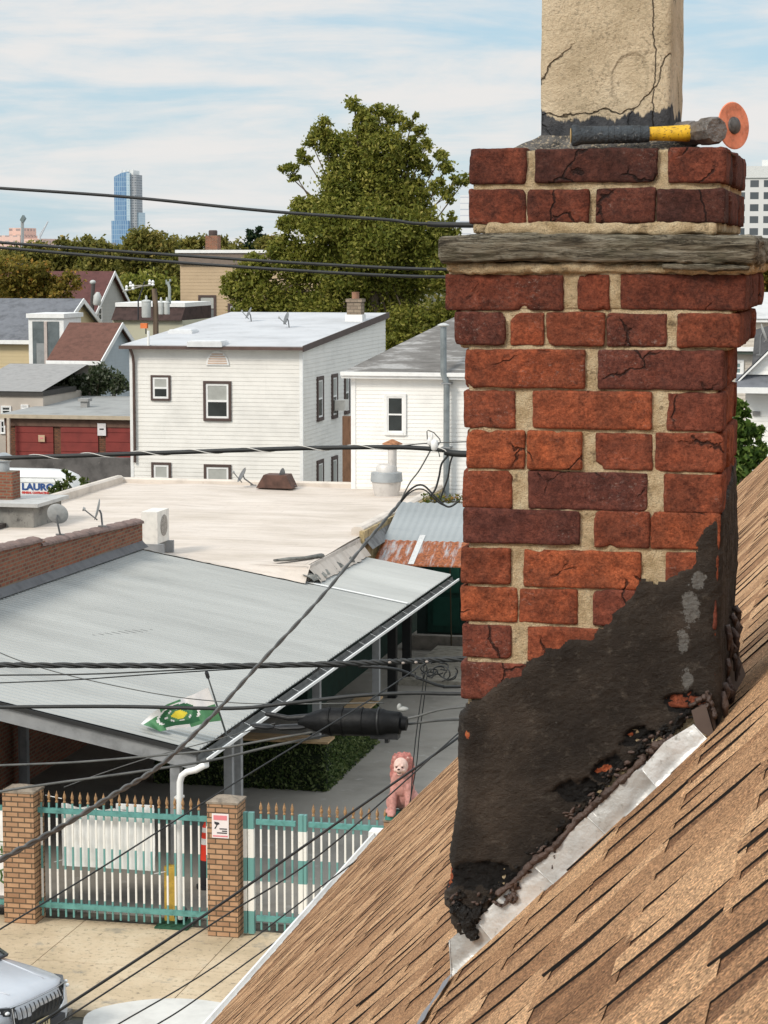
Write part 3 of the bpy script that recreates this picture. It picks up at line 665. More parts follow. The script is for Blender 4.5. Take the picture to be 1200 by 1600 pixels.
# the chimney pierces the sheet: cut shingles where it stands
cx0,cx1,cy0,cy1=xl-.0,xr_-.0,yf-.004,4.24
def rake(a): return YFAR+.012*noise.noise(Vector((a*5,0,0)))
for k in range(nc):
    a0=k*E0-.012; a1=min((k+1)*E0+.02,AMAX)
    y=YN
    off=rg.uniform(0,1)
    while y<YFAR:
        w=rg.uniform(.7,1.0); y2=min(y+w,YFAR+.02); t=rg.uniform(.0,.34)
        sg=[(y,y2)]
        aa=(a0+a1)/2*ca+XE
        for (u,w2) in sg:
            addq([rp_(a0,u,.0055),rp_(a0,w2-.001,.0055),rp_(a1,w2-.001,.0012),rp_(a1,u,.0012)],0,t)
            addq([rp_(a0,u,-.002),rp_(a0,w2-.001,-.002),rp_(a0,w2-.001,.0055),rp_(a0,u,.0055)],1,0)
        y=y2
    y=YN+rg.uniform(0,.3)
    while y<YFAR-.05:
        near=y<5.5
        w=rg.choice((.04,.055,.07,.09,.11,.14))*rg.uniform(.85,1.15); gap=rg.choice((.03,.045,.06,.08))
        sl_=rg.uniform(.045,.105); y1=min(y+w,YFAR)
        t=min(1,max(0,rg.gauss(.66,.26)))
        lift=(rg.uniform(.0015,.0045) if rg.random()<(.24 if y<3.0 else .08) else rg.uniform(-.0008,.0006))*(1 if y<5 else .4)
        hb=.0078+lift; ht=.0052; a0=k*E0+rg.uniform(-.004,.003)-.012; a1=(k+1)*E0+.001
        # trapezoid tooth, camera-side flank drifts towards the viewer going up the slope
        P=[(a0,y+.004),(a0,y1-.004),(a1,y1+rg.uniform(-.01,.02)),(a1,y-sl_)]
        mid=[( (P[0][0]*.62+P[3][0]*.38),(P[0][1]*.62+P[3][1]*.38)),((P[1][0]*.62+P[2][0]*.38),(P[1][1]*.62+P[2][1]*.38))]
        hm=.0074+lift*.3
        c=[rp_(*P[0],hb),rp_(*P[1],hb+rg.uniform(-.001,.002)),rp_(*mid[1],hm),rp_(*mid[0],hm)]
        addq(c,0,t)
        addq([c[3],c[2],rp_(*P[2],ht+.002),rp_(*P[3],ht+.002)],0,t)
        # edges
        b0,b1,m0,m1,t0,t1=rp_(*P[0],.003),rp_(*P[1],.003),rp_(*mid[0],.0015),rp_(*mid[1],.0015),rp_(*P[3],0),rp_(*P[2],0)
        addq([b0,b1,c[1],c[0]],1,0); addq([b0,c[0],c[3],m0],1,0); addq([m0,c[3],rp_(*P[3],ht+.002),t0],1,0); addq([b1,m1,c[2],c[1]],1,0); addq([m1,t1,rp_(*P[2],ht+.002),c[2]],1,0)
        y=y1+gap
me=bpy.data.meshes.new('shingles'); me.from_pydata([tuple(Vector(p)-ORG[house]) for p in v],[],f); me.materials.append(SH); me.materials.append(ASP); me.polygons.foreach_set('material_index',mi)
ca_=me.color_attributes.new('tone','FLOAT_COLOR','POINT'); arr=np.repeat(np.array(tone,dtype=np.float32),4).reshape(-1,4); arr[:,3]=1; ca_.data.foreach_set('color',arr.ravel())
me.update(); sh=bpy.data.objects.new('shingles',me); S.collection.objects.link(sh); sh.parent=house; ORG[sh]=ORG[house].copy()
# structure under the sheet: attic solid, walls, other slope, trim
HW=MB(); zr=ZE+(XRG-XE)*1.022; xo=XRG+(XRG-XE)
WS=M('cream_wall',(.62,.58,.50),.7,var=.08)
HW.prism([(XE+.25,-.12),(xo-.25,-.12),(xo-.25,ZE+.1),(XRG,zr-.16),(XE+.25,ZE+.1)],YN+.2,YFAR-.2,'y')
HW.build('wall',WS,house)
m=MB(); m.prism([(XRG,zr-.01),(xo,ZE-.01),(xo,ZE-.12),(XRG,zr-.12)],YN,YFAR,'y'); m.build('roof_slope',M('brown_far_slope',(.36,.2,.12),.95,var=.2,sc=20),house)
# deck just under the shingles
m=MB(); d_=.028
A1=rp_(0,0,-.006);B1=rp_(AMAX,0,-.006);A2=rp_(0,0,-.10);B2=rp_(AMAX,0,-.10)
m.prism([(A1.x,A1.z),(B1.x,B1.z),(B2.x,B2.z),(A2.x,A2.z)],YN,YFAR-.012,'y'); m.build('roof_deck',ASP,house)
# white rake board on far gable and eave gutter
m=MB(); m.prism([(A1.x,A1.z-.005),(B1.x,B1.z-.005),(B2.x,B2.z-.10),(A2.x,A2.z-.10)],YFAR-.008,YFAR+.02,'y'); m.build('rake_board',WHT,house)
m=MB(); gx=XE-.012; gz=ZE-.018
pr=[(gx,gz-.085),(gx,gz-.004),(gx-.006,gz+.0),(gx-.010,gz-.02),(gx-.03,gz-.06),(gx-.048,gz-.03),(gx-.05,gz-.005),(gx-.062,gz-.005),(gx-.062,gz-.03),(gx-.045,gz-.085)]
m.prism(pr,YN,YFAR+.03,'y'); m.box(gx-.09,gx+.06,YFAR-.02,YFAR+.10,gz-.15,gz-.0); m.build('gutter',WHT,house)
m=MB()
pts=[(708,1536),(700,1552),(688,1570),(676,1585),(664,1610)]
q=[]
def onroof(px,py,h=.014):
    r=ray(px,py); t=((ZE-1.022*XE)-CZ)/(r.z-1.022*r.x); return CAM+r*t+NRM*h
cc=[onroof(*p) for p in pts]
for i in range(len(cc)): d=Vector((ca,0,sa))*.012; q+= [cc[i]-d,cc[i]+d]
m.add(q,[(2*i,2*i+1,2*i+3,2*i+2) for i in range(len(cc)-1)]); m.build('metal_strip',M('grey_strip',(.22,.22,.24),.5,metal=.3),house)
# ================= GROUND =================
ASPH=M('asphalt',(.085,.08,.073),.92,var=.28,sc=.7,spot=((.15,.14,.125),.6),bumpv=.4,bsc=60)
YARD=M('yard_asphalt',(.28,.255,.22),.92,var=.22,sc=.5,spot=((.36,.335,.30),.6),bumpv=.4,bsc=50)
def sidewalk_mat():
    t=NT('sidewalk_concrete'); v=t.co(out='Object')
    c=t.ramp(t.noise(.7,7,.65,v),[(.3,(.42,.33,.215)),(.5,(.55,.43,.29)),(.7,(.64,.53,.38))])
    g=t.noise(9,8,.72,v); c=t.mix(t.ramp(g,[(.54,0),(.64,.75)]),c,(.20,.165,.12))
    d=t.noise(1.6,6,.7,t.co(loc=(4,4,0))); c=t.mix(t.ramp(d,[(.58,0),(.66,.6)]),c,(.26,.24,.20))
    return t.fin(c,.95,0,t.bump(t.noise(30,6,.7,v),.5,.02),.2)
SW=sidewalk_mat()
m=MB(); m.box(-600,600,-300,900,-.5,-.12); tag(m.build('ground',M('far_ground',(.11,.105,.08),.95,var=.3,sc=.05)),None,None,None,'structure')
m=MB(); m.box(-80,60,18.5,31.4,-.119,-.112); tag(m.build('road',ASPH),None,None,None,'structure')
yg=35.8
m=MB()
# slabs of the pavement with open joints
xs=[-60,-30,-22,-18.6,-15.9,-13.15,-10.4,-7.6,-4,0,6,30]
for a,c in zip(xs[:-1],xs[1:]):
    for y0,y1 in ((31.56,33.75),(33.765,36.0)): m.box(a+.008,c-.008,y0,y1,-.115,0)
tag(m.build('pavement',SW),None,None,None,'structure')
m=MB(); m.box(-60,-11.75,31.38,31.55,-.115,.014); m.box(-8.2,30,31.38,31.55,-.115,.014); tag(m.build('kerb',M('kerb_stone',(.20,.18,.155),.9,var=.4,sc=2.5,bumpv=.6,bsc=20)),None,None,None,'structure')
# pale round poured apron
ap=MB(); pc=hit(278,1588,2,0.0); pts=[]
for q in range(40):
    an=2*math.pi*q/40; pts.append((pc.x+1.35*math.cos(an)*(1+.03*math.sin(5*an)),pc.y-.35+1.35*math.sin(an)*(.85)))
ap.prism(pts,-.11,.006,'z'); tag(ap.build('driveway_apron',M('new_concrete',(.60,.58,.54),.9,var=.1,sc=2)),None,None,None,'structure')
m=MB(); m.box(-60,30,36.0,36.5,-.115,-.02); tag(m.build('broken_threshold',M('broken_asphalt',(.10,.085,.065),.95,var=.5,sc=4,bumpv=.8,bsc=14)),None,None,None,'structure')
m=MB(); m.box(-60,30,36.5,75,-.118,-.004); tag(m.build('courtyard',YARD),None,None,None,'structure')
m=MB(); m.box(-12.4,-5,58.2,63.6,-.004,.16); tag(m.build('paved_step',M('pale_paving',(.30,.27,.22),.9,var=.3,sc=5,bumpv=.5,bsc=12)),None,None,None,'structure')
# ================= GATE LINE =================
def brickwall_mat(name,c1,c2,mo,sc,w=.22,h=.07,ms=.012,bias=0):
    t=NT(name)
    geo=t.n('ShaderNodeNewGeometry'); sep=t.n('ShaderNodeSeparateXYZ'); t.l(t.co(),sep.inputs[0]); ns=t.n('ShaderNodeSeparateXYZ'); t.l(geo.outputs['Normal'],ns.inputs[0])
    ax=t.math('ABSOLUTE',ns.outputs[0]); fac=t.math('GREATER_THAN',ax,.7)
    u=t.math('ADD',t.math('MULTIPLY',sep.outputs[0],t.math('SUBTRACT',1,fac)),t.math('MULTIPLY',sep.outputs[1],fac))
    cb=t.n('ShaderNodeCombineXYZ'); t.l(u,cb.inputs[0]); t.l(sep.outputs[2],cb.inputs[1])
    b=t.n('ShaderNodeTexBrick'); t.l(cb.outputs[0],b.inputs['Vector']); b.inputs['Scale'].default_value=1; b.inputs['Brick Width'].default_value=w; b.inputs['Row Height'].default_value=h; b.inputs['Mortar Size'].default_value=ms; b.inputs['Bias'].default_value=bias
    b.inputs['Color1'].default_value=(*c1,1); b.inputs['Color2'].default_value=(*c2,1); b.inputs['Mortar'].default_value=(*mo,1)
    c=t.mix(t.ramp(t.noise(5,6,.65),[(.35,0),(.7,.45)]),b.outputs[0],t.mix(1,b.outputs[0],(.6,.55,.5),'MULTIPLY'))
    h_=t.math('SUBTRACT',t.math('MULTIPLY',t.noise(50,4,.6),.3),b.outputs[1])
    return t.fin(c,.9,0,t.bump(h_,.9,.012),.2)
PB=brickwall_mat('tan_pier_brick',(.50,.30,.175),(.30,.165,.095),(.14,.10,.065),1,.23,.088,.011,-.2)
CAPM=M('mortar_cap',(.27,.22,.17),.9,var=.3,sc=9,bumpv=.6,bsc=30)
TEAL=hexc('#4f8f88')
def picket_mat():
    t=NT('banded_paint'); sep=t.n('ShaderNodeSeparateXYZ'); t.l(t.co(),sep.inputs[0]); z=sep.outputs[2]
    a=t.math('MULTIPLY',t.math('GREATER_THAN',z,.42),t.math('LESS_THAN',z,.93)); b=t.math('MULTIPLY',t.math('GREATER_THAN',z,1.33),t.math('LESS_THAN',z,1.82))
    c=t.mix(t.math('ADD',a,b),(.13,.31,.285),(.80,.78,.72)); c=t.mix(t.ramp(t.noise(18,6,.7),[(.6,0),(.72,.6)]),c,(.20,.15,.10))
    return t.fin(c,.5)
PM=picket_mat(); TM=M('teal_rail',(.11,.29,.265),.5,var=.25,sc=6,spot=((.17,.13,.08),.66)); GO=M('gold_finial',(.36,.21,.10),.6,metal=.1,var=.45,sc=40)
def pier(name,label,x0,x1,z1,y0=yg-.22,d=.5,flat=False):
    t=thing(name,label,'gate pier',((x0+x1)/2,y0+d/2,0),'brick piers of the gate')
    m=MB(); m.box(x0,x1,y0,y0+d,-.02,z1); m.build('brick_shaft',PB,t)
    m=MB(); m.box(x0-.015,x1+.015,y0-.015,y0+d+.015,z1,z1+.035)
    if not flat: 
        a=len(m.v); m.add([(x0,y0,z1+.035),(x1,y0,z1+.035),(x1,y0+d,z1+.035),(x0,y0+d,z1+.035),((x0+x1)/2-.06,y0+d/2,z1+.11),((x0+x1)/2+.06,y0+d/2,z1+.11)],[(0,1,5,4),(1,2,5),(2,3,4,5),(3,0,4)])
    m.build('mortar_cap',CAPM,t); return t
def gx(px,py=1350): return hit(px,py,1,yg).x
pier('gate_pier','tall tan brick pier at the left end of the white banner fence',gx(13),gx(61),2.26)
p2=pier('gate_pier','tall tan brick pier carrying the small camera warning sign',gx(330),gx(377),2.26)
pier('gate_pier','tan brick pier under the pink lion statue beside the roof edge',gx(604),gx(668),2.12,flat=True)
def picket(t,x,z0=.12,z1=2.12,r=.0145,fin=True,nm='picket'):
    m=MB(); m.box(x-r,x+r,yg-r,yg+r,z0,z1); p=m.build(nm,PM,t)
    if fin:
        m=MB(); m.lathe([(.014,0),(.028,.012),(.028,.026),(.014,.045),(.020,.06),(.031,.095),(.024,.135),(.010,.175),(.001,.21)],(x,yg,z1),8); m.build('finial',GO,p,smooth=30)
    return p
def fence(label,x0,x1,n,posts=(),name='iron_fence',nofin=()):
    t=thing(name,label,'fence',((x0+x1)/2,yg,0),'teal and white iron fence panels')
    for i in range(n):
        picket(t,x0+(x1-x0)*i/(n-1),.10,2.08 if i not in nofin else 1.98,fin=i not in nofin)
    m=MB(); m.box(x0-.08,x1+.06,yg-.03,yg+.03,1.90,1.985); m.build('rail',TM,t)
    m=MB(); m.box(x0-.08,x1+.06,yg-.03,yg+.03,.25,.34); m.build('rail',TM,t)
    for x,w in posts:
        m=MB(); m.box(x-w/2,x+w/2,yg-.045,yg+.045,.03,2.10); m.build('post',PM,t)
    return t
fence('spear topped teal and white iron fence between the two tall piers, white sheet behind',gx(66),gx(324),22,nofin=(21,))
fence('narrow spear topped iron gate leaf right of the sign pier, between thick posts',gx(408),gx(457),5,posts=((gx(384),.06),(gx(393),.10),(gx(471),.09),(gx(477),.06)),name='iron_gate')
fence('spear topped iron fence running from the gate leaf to the lion pier',gx(490),gx(602),10)
fence('short stretch of teal fence left of the left pier behind the green lettered banner',gx(-60),gx(8),6)
# banners
def cloth(x0,x1,z0,z1,y,amp,seed,nu=40,nv=24,th=.004):
    m=MB()
    def fn(s):
        def g(u,v):
            x=x0+(x1-x0)*u; z=z0+(z1-z0)*v; sag=.10*(4*u*(1-u))*v*v
            return (x,y+s+amp*noise.noise(Vector((u*5+seed,v*3,seed)))+amp*.5*noise.noise(Vector((u*13,v*9,seed)))+amp*.6*math.sin(v*3+u*14)*v,z-sag*.6+.02*math.sin(u*25)*(v>.95))
        return g
    m.grid(fn(0),nu,nv); m.grid(fn(th),nu,nv); return m
BAN=M('white_banner',(.84,.83,.81),.6,var=.06,sc=3)
b1=thing('banner','plain white sheet hanging behind the spear fence between the tall piers','banner',(gx(163),yg+.25,0))
cloth(gx(90),gx(236),.93,2.02,yg+.22,.022,2).build('sheet',BAN,b1,smooth='all')
m=MB(); m.box(gx(175),gx(234),yg+.235,yg+.26,1.96,2.06); m.build('rolled_top',BAN,b1)
for a,c,z in ((78,91,1.03),(235,252,.93),(66,91,2.1)): 
    m=MB(); m.tube([(gx(a),yg+.2,z-(.04 if z<2 else -.05)),(gx(c),yg+.22,z)],.008,6); m.build('tie',BAN,b1)
b2=thing('banner','white banner with green lettering left of the left brick pier','banner',(gx(-20),yg-.1,0))
cloth(gx(-70),gx(11),.42,1.94,yg-.06,.03,5).build('sheet',BAN,b2,smooth='all')
GRN=M('banner_green',(.06,.13,.03),.6,var=.2)
text_mesh('TH',.16,GRN,b2,(gx(-9),yg-.125,1.19),(1,0,0),(0,0,1),bold=.008)
m=MB(); 
for z in (1.15,1.37): m.box(gx(-30),gx(11),yg-.128,yg-.122,z,z+.018)
m.tube([(gx(11),yg-.125,.90),(gx(5),yg-.125,.88),(gx(7),yg-.125,.78),(gx(5),yg-.125,.70),(gx(11),yg-.125,.66)],.02,6)
m.build('printed_border',GRN,b2)
# pier sign
sg=thing('warning_sign','small white and red surveillance camera sign on the tan pier','sign',(gx(351),yg-.24,1.75))
sx0,sx1=gx(338),gx(364); sz0,sz1=fx(0,0).z*0+hit(351,1310,1,yg-.24).z,hit(351,1272,1,yg-.24).z
m=MB(); m.box(sx0,sx1,yg-.236,yg-.226,sz0,sz1); m.build('panel',M('sign_white',(.80,.72,.70),.4,var=.04),sg)
RED=M('sign_red',(.72,.22,.24),.5,var=.05); BLK=M('sign_black',(.03,.03,.035),.5)
w_=sx1-sx0; h_=sz1-sz0; ys=yg-.238
m=MB(); m.box(sx0+.1*w_,sx1-.1*w_,ys-.002,ys,sz1-.26*h_,sz1-.07*h_); m.box(sx0+.06*w_,sx1-.06*w_,ys-.001,ys,sz0+.05*h_,sz0+.11*h_); m.build('header_band',RED,sg)
m=MB(); m.prism([(sx0+.14*w_,sz1-.33*h_),(sx0+.42*w_,sz1-.36*h_),(sx0+.46*w_,sz1-.42*h_),(sx0+.3*w_,sz1-.48*h_),(sx0+.16*w_,sz1-.42*h_)],ys-.003,ys,'y')
m.prism([(sx0+.28*w_,sz1-.46*h_),(sx0+.34*w_,sz1-.46*h_),(sx0+.22*w_,sz1-.62*h_),(sx0+.14*w_,sz1-.62*h_)],ys-.003,ys,'y'); m.build('camera_symbol',BLK,sg)
m=MB()
for z,a in ((.36,.45),(.27,.6),(.19,.3)): m.box(sx0+a*w_,sx1-.1*w_,ys-.002,ys,sz0+z*h_,sz0+(z+.045)*h_)
m.build('small_print',BLK,sg)
# delineator cone
cx_,cyy=hit(325,1343,2,.35).x,38.4
c0=hit(323,1343,1,38.4); c1=hit(323,1281,1,38.4); dz=c1.z-c0.z
dl=thing('traffic_delineator','red and white striped traffic delineator behind the fence by the sign pier','traffic cone',(c0.x,38.4,c0.z))
OR=M('cone_red',(.75,.05,.025),.45,var=.1); WR=M('cone_white',(.75,.72,.70),.4)
fr=[0,.40,.55,.70,.82,1.0]; rr=[.115,.10,.09,.082,.075,.05]; 
m=MB(); m.lathe([(rr[0],0),(rr[1],dz*.40)],c0,16); m.build('base_section',OR,dl,smooth=40)
for a in (1,3):
    m=MB(); m.lathe([(rr[a]+.002,dz*fr[a]),(rr[a+1]+.002,dz*fr[a+1])],c0,16); m.build('reflective_band',WR,dl,smooth=40)
m=MB(); m.lathe([(rr[2],dz*fr[2]),(rr[3],dz*fr[3])],c0,16); m.lathe([(rr[4],dz*fr[4]),(.035,dz*.95),(.045,dz)],c0,16); m.build('upper_section',OR,dl,smooth=40)
m=MB(); m.lathe([(.2,-c0.z),(.2,-c0.z+.05),(.12,-c0.z+.06),(.12,0)],c0,8); m.build('rubber_foot',BLK,dl)
# yellow bollard
b0=hit(268,1440,2,0); y_=36.28
bo=thing('bollard','square yellow bollard at the foot of the carport post','bollard',(b0.x,y_,0))
m=MB(); m.box(b0.x-.105,b0.x+.105,y_-.1,y_+.1,0,hit(268,1352,1,y_).z); m.build('post',M('bollard_yellow',(.62,.40,.07),.6,var=.25,sc=5,spot=((.30,.22,.10),.58)),bo)
m=MB(); m.box(b0.x-.16,b0.x+.42,y_-.5,y_+.1,-.01,.03); m.build('green_footing',M('green_footing',(.02,.09,.05),.8,var=.4,sc=9),bo)
m=MB(); m.ball((b0.x+.2,y_-.12,.16),.13,.1,.16); m.build('black_cap',BLK,bo,smooth='all')
# lion statue
lb=hit(631,1262,1,yg+.0); ls=hit(631,1181,1,yg).z-2.155
lx,ly,lz=lb.x-.02,yg,2.155
PINK=M('pink_stone',(.50,.235,.20),.85,var=.22,sc=14,spot=((.68,.50,.43),.58),bumpv=.5,bsc=50)
li=thing('lion_statue','pink seated lion statue on a green plinth above the right tan pier','statue',(lx,ly,lz))
m=MB(); m.box(lx-.24,lx+.26,ly-.26,ly+.24,lz,lz+.05); m.box(lx-.21,lx+.23,ly-.23,ly+.21,lz+.05,lz+.075); m.build('plinth',M('green_plinth',(.05,.22,.18),.7,var=.3,sc=12),li)
k=ls/1.0; m=MB(); z0=lz+.06
def B(x,y,z,a,b=None,c=None,rot=None): m.ball((lx+x*k,ly+y*k,z0+z*k),a*k,(b or a)*k,(c or a)*k,14,10,rot=rot)
B(0.02,.05,.36,.17,.17,.27); B(0.02,.18,.2,.21,.24,.19); B(.0,-.04,.55,.165,.16,.2); B(0,-.09,.47,.13,.10,.17)      # trunk, haunch, chest, ruff
for s in (-1,1):
    m.tube([(lx+s*.11*k,ly-.08*k,z0+.5*k),(lx+s*.125*k,ly-.14*k,z0+.28*k),(lx+s*.13*k,ly-.17*k,z0+.04*k)],[.075*k,.062*k,.058*k],10)
    B(s*.135,-.22,.04,.07,.10,.045)                # fore paws
    B(s*.19,.1,.16,.10,.17,.15); B(s*.21,-.06,.045,.06,.12,.045)   # thighs and hind paws
    for q in (-1,0,1): B(s*.135+q*.035,-.30,.03,.022,.03,.025)
B(0,-.10,.80,.12,.13,.125); B(0,-.215,.765,.06,.07,.05); B(0,-.20,.705,.045,.05,.025)   # head, muzzle, jaw
B(0,-.13,.86,.09,.08,.05); 
for s in (-1,1): B(s*.105,-.08,.885,.035,.03,.035); B(s*.045,-.235,.845-.06,.03,.03,.028)
rg=random.Random(3)
for s in (-1,1): B(s*.105,-.10,.925,.032,.03,.035)
for q in range(26): B(rg.uniform(-.15,.15),-.12+rg.uniform(-.03,.03),rg.uniform(.42,.66),.04,.045,.07)
m.tube([(lx+.14*k,ly+.3*k,z0+.06*k),(lx+.28*k,ly+.2*k,z0+.05*k),(lx+.29*k,ly-.02*k,z0+.05*k)],[.03*k,.028*k,.04*k],8)
lo=blobmesh('body',m,PINK,li,.012,3)
m=MB(); rg=random.Random(9)
B(0,.0,.80,.185,.13,.19); B(0,-.01,.64,.19,.15,.20); B(0,-.06,.50,.15,.12,.15)
for q in range(150):
    an=rg.uniform(0,6.283); zz_=rg.uniform(.40,.97); wv=.19*math.sqrt(max(.05,1-((zz_-.70)/.33)**2)); B(math.sin(an)*wv,-.02-abs(math.cos(an))*.11*(1 if zz_<.62 else -.4),zz_,.022,.024,.045)
blobmesh('mane',m,M('rose_stone',(.42,.155,.13),.85,var=.35,sc=22,bumpv=.8,bsc=50),li,.010,1)
PAL=M('pale_pink_stone',(.68,.47,.40),.85,var=.15,sc=20,bumpv=.4,bsc=60)
m=MB(); B(0,-.145,.81,.118,.11,.135); B(0,-.245,.765,.060,.08,.050); B(0,-.232,.70,.042,.05,.028); B(0,-.19,.86,.08,.06,.035)
for s in (-1,1): B(s*.045,-.245,.835,.026,.03,.02); B(s*.06,-.22,.76,.04,.05,.04)
blobmesh('face',m,PAL,li,.008,2)
m=MB(); 
for s in (-1,1): m.ball((lx+s*.048*k,ly-.262*k,z0+.815*k),.018*k,.012*k,.012*k)
m.ball((lx,ly-.312*k,z0+.785*k),.024*k,.014*k,.018*k); m.ball((lx,ly-.285*k,z0+.728*k),.038*k,.014*k,.014*k); m.build('painted_face',M('lion_dark',(.07,.035,.03),.8),li,smooth='all')

# ================= CARPORT =================
NR=(-11.165,36.2,3.016); FRx=(-11.165,59.12,2.862); xl_c=-17.93
def cz(x,y): 
    t=(x-NR[0])/(xl_c-NR[0]); zr_=NR[2]+(FRx[2]-NR[2])*(y-36.2)/22.92; zl=4.34+(4.09-4.34)*(y-36.2)/17.25
    return zr_+(zl-zr_)*t
def metal_mat(name,c,ribs=None,rust=False):
    t=NT(name); v=t.co()
    a=t.ramp(t.noise(.5,6,.6,t.co(scale=(.35,1.6,1))),[(.3,tuple(q*.84 for q in c)),(.5,c),(.72,tuple(min(1,q*1.12) for q in c))])
    a=t.mix(t.ramp(t.noise(3,8,.7,t.co(scale=(.25,2.2,1))),[(.55,0),(.75,.35)]),a,tuple(q*.68 for q in c))
    if rust: a=t.mix(t.ramp(t.noise(2.0,8,.7,t.co(scale=(3,.3,1))),[(.34,0),(.5,1)]),a,t.ramp(t.noise(14,5,.6),[(.3,(.10,.03,.012)),(.6,(.34,.10,.03)),(.8,(.5,.22,.1))]))
    return t.fin(a,.62,.0,None,.3)
CM=metal_mat('carport_metal',(.365,.37,.355))
STG=M('steel_grey',(.25,.255,.26),.6,var=.2,sc=3)
cpt=thing('carport','large ribbed grey metal carport roof on steel posts above the courtyard','carport',((NR[0]+xl_c)/2,45,0))
def corr(y0,y1,x0,x1,zf,pitch=.21,h=.028,nx=10):
    m=MB(); ys=[]; y=y0
    while y<y1:
        for q,hh in ((0,0),(.30,0),(.42,1),(.58,1),(.70,0)):
            if y+q*pitch<=y1: ys.append((y+q*pitch,hh*h))
        y+=pitch
    o=[]
    for x_i in range(nx+1):
        x=x0+(x1-x0)*x_i/nx
        for yy,hh in ys: m.v.append((x,yy,zf(x,yy)+hh+.006*noise.noise(Vector((x*.6,yy*.5,0)))))
    n=len(ys)
    for a in range(nx):
        for j in range(n-1): m.f.append((a*n+j,(a+1)*n+j,(a+1)*n+j+1,a*n+j+1)); m.mi.append(0)
    o=len(m.v)
    for a in (0,nx):   # visible sheet thickness: skirt along the ends
        x=x0+(x1-x0)*a/nx; o=len(m.v)
        for yy,hh in ys: m.v.append((x,yy,zf(x,yy)+hh+.006*noise.noise(Vector((x*.6,yy*.5,0))))); m.v.append((x,yy,zf(x,yy)-.012))
        for j in range(n-1): m.f.append((o+2*j,o+2*j+1,o+2*j+3,o+2*j+2)); m.mi.append(0)
    m.box(x0,x1,y0,y1,-1,-1) if False else None
    return m
m=corr(36.2,53.45,xl_c,NR[0],cz); m.build('roof_sheet',CM,cpt,fix=False,smooth=25)
m=corr(53.45,59.1,-13.75,NR[0],cz); m.build('roof_sheet',metal_mat('carport_metal_rear',(.42,.425,.41)),cpt,fix=False,smooth=25)
m=MB(); m.prism([(-14.0,cz(-14.0,53.45)+.035),(NR[0],cz(NR[0],53.45)+.035),(NR[0],cz(NR[0],53.45)+.05),(-14.0,cz(-14.0,53.45)+.05)],53.40,53.5,'y'); m.build('seam_strip',WHT,cpt)
UND=M('underside_shade',(.03,.03,.03),.95)  # near-black sheet under the roof, carport shade put into its colour
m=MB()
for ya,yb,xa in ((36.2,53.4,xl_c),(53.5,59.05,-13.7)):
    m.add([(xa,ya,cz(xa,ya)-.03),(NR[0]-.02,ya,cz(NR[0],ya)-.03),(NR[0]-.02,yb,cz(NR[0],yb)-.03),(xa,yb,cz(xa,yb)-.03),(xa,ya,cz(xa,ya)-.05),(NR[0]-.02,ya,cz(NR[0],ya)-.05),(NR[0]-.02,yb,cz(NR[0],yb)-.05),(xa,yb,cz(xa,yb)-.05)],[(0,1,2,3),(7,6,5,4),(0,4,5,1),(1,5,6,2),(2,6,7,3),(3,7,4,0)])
m.build('roof_shade_sheet',UND,cpt)
# eaves: front beam, right gutter with hangers
m=MB(); m.prism([(xl_c,cz(xl_c,36.2)-.09),(NR[0]-.05,NR[2]-.09),(NR[0]-.05,NR[2]-.36),(xl_c,cz(xl_c,36.2)-.36)],36.24,36.40,'y'); m.build('front_beam',STG,cpt)
m=MB(); m.prism([(xl_c,cz(xl_c,36.2)-.02),(NR[0],NR[2]-.02),(NR[0],NR[2]-.09),(xl_c,cz(xl_c,36.2)-.09)],36.16,36.22,'y'); m.build('front_fascia',M('black_trim',(.02,.02,.02),.6),cpt)
m=MB(); gxx=NR[0]+.02
def gl(dx,dz): return [(gxx+dx,36.1,NR[2]+dz),(gxx+dx,59.2,FRx[2]+dz)]
def strip(m,a,c,th=.006):
    (p0,p1),(q0,q1)=a,c; m.add([p0,p1,q1,q0,tuple(Vector(p0)+Vector((0,0,-th))),tuple(Vector(p1)+Vector((0,0,-th))),tuple(Vector(q1)+Vector((0,0,-th))),tuple(Vector(q0)+Vector((0,0,-th)))],[(0,1,2,3),(7,6,5,4),(0,4,5,1),(1,5,6,2),(2,6,7,3),(3,7,4,0)])
strip(m,gl(0,-.06),gl(.02,-.15)); strip(m,gl(.02,-.15),gl(.16,-.15)); m.build('gutter_trough',M('gutter_inside',(.10,.10,.095),.8,var=.3,sc=3),cpt)
m=MB(); m.add([(gxx+.155,36.08,NR[2]-.16),(gxx+.185,36.08,NR[2]-.16),(gxx+.185,36.08,NR[2]-.105),(gxx+.155,36.08,NR[2]-.105),(gxx+.155,59.2,FRx[2]-.16),(gxx+.185,59.2,FRx[2]-.16),(gxx+.185,59.2,FRx[2]-.105),(gxx+.155,59.2,FRx[2]-.105)],[(0,1,2,3),(7,6,5,4),(0,4,5,1),(1,5,6,2),(2,6,7,3),(3,7,4,0)]); m.build('gutter_lip',WHT,cpt)
y=36.6
while y<59: 
    z=NR[2]+(FRx[2]-NR[2])*(y-36.2)/22.92; m=MB(); m.add([(gxx,y,z-.05),(gxx,y+.03,z-.05),(gxx+.16,y+.03,z-.12),(gxx+.16,y,z-.12)],[(0,1,2,3),(3,2,1,0)]); m.build('gutter_hanger',WHT,cpt); y+=1.15
def post(px,py,w=.075,mat=STG,top=None,name='post',yy=None,xx=None):
    p=hit(px,py,2,0) if yy is None else Vector((xx,yy,0)); z=(cz(min(p.x,NR[0]-.05),p.y)-.1) if top is None else top
    m=MB(); m.box(p.x-w,p.x+w,p.y-w,p.y+w,-.01,z); return m.build(name,mat,cpt)
post(268,1440,xx=-11.63,yy=36.42,w=.085); post(0,0,xx=-17.55,yy=44.5); 
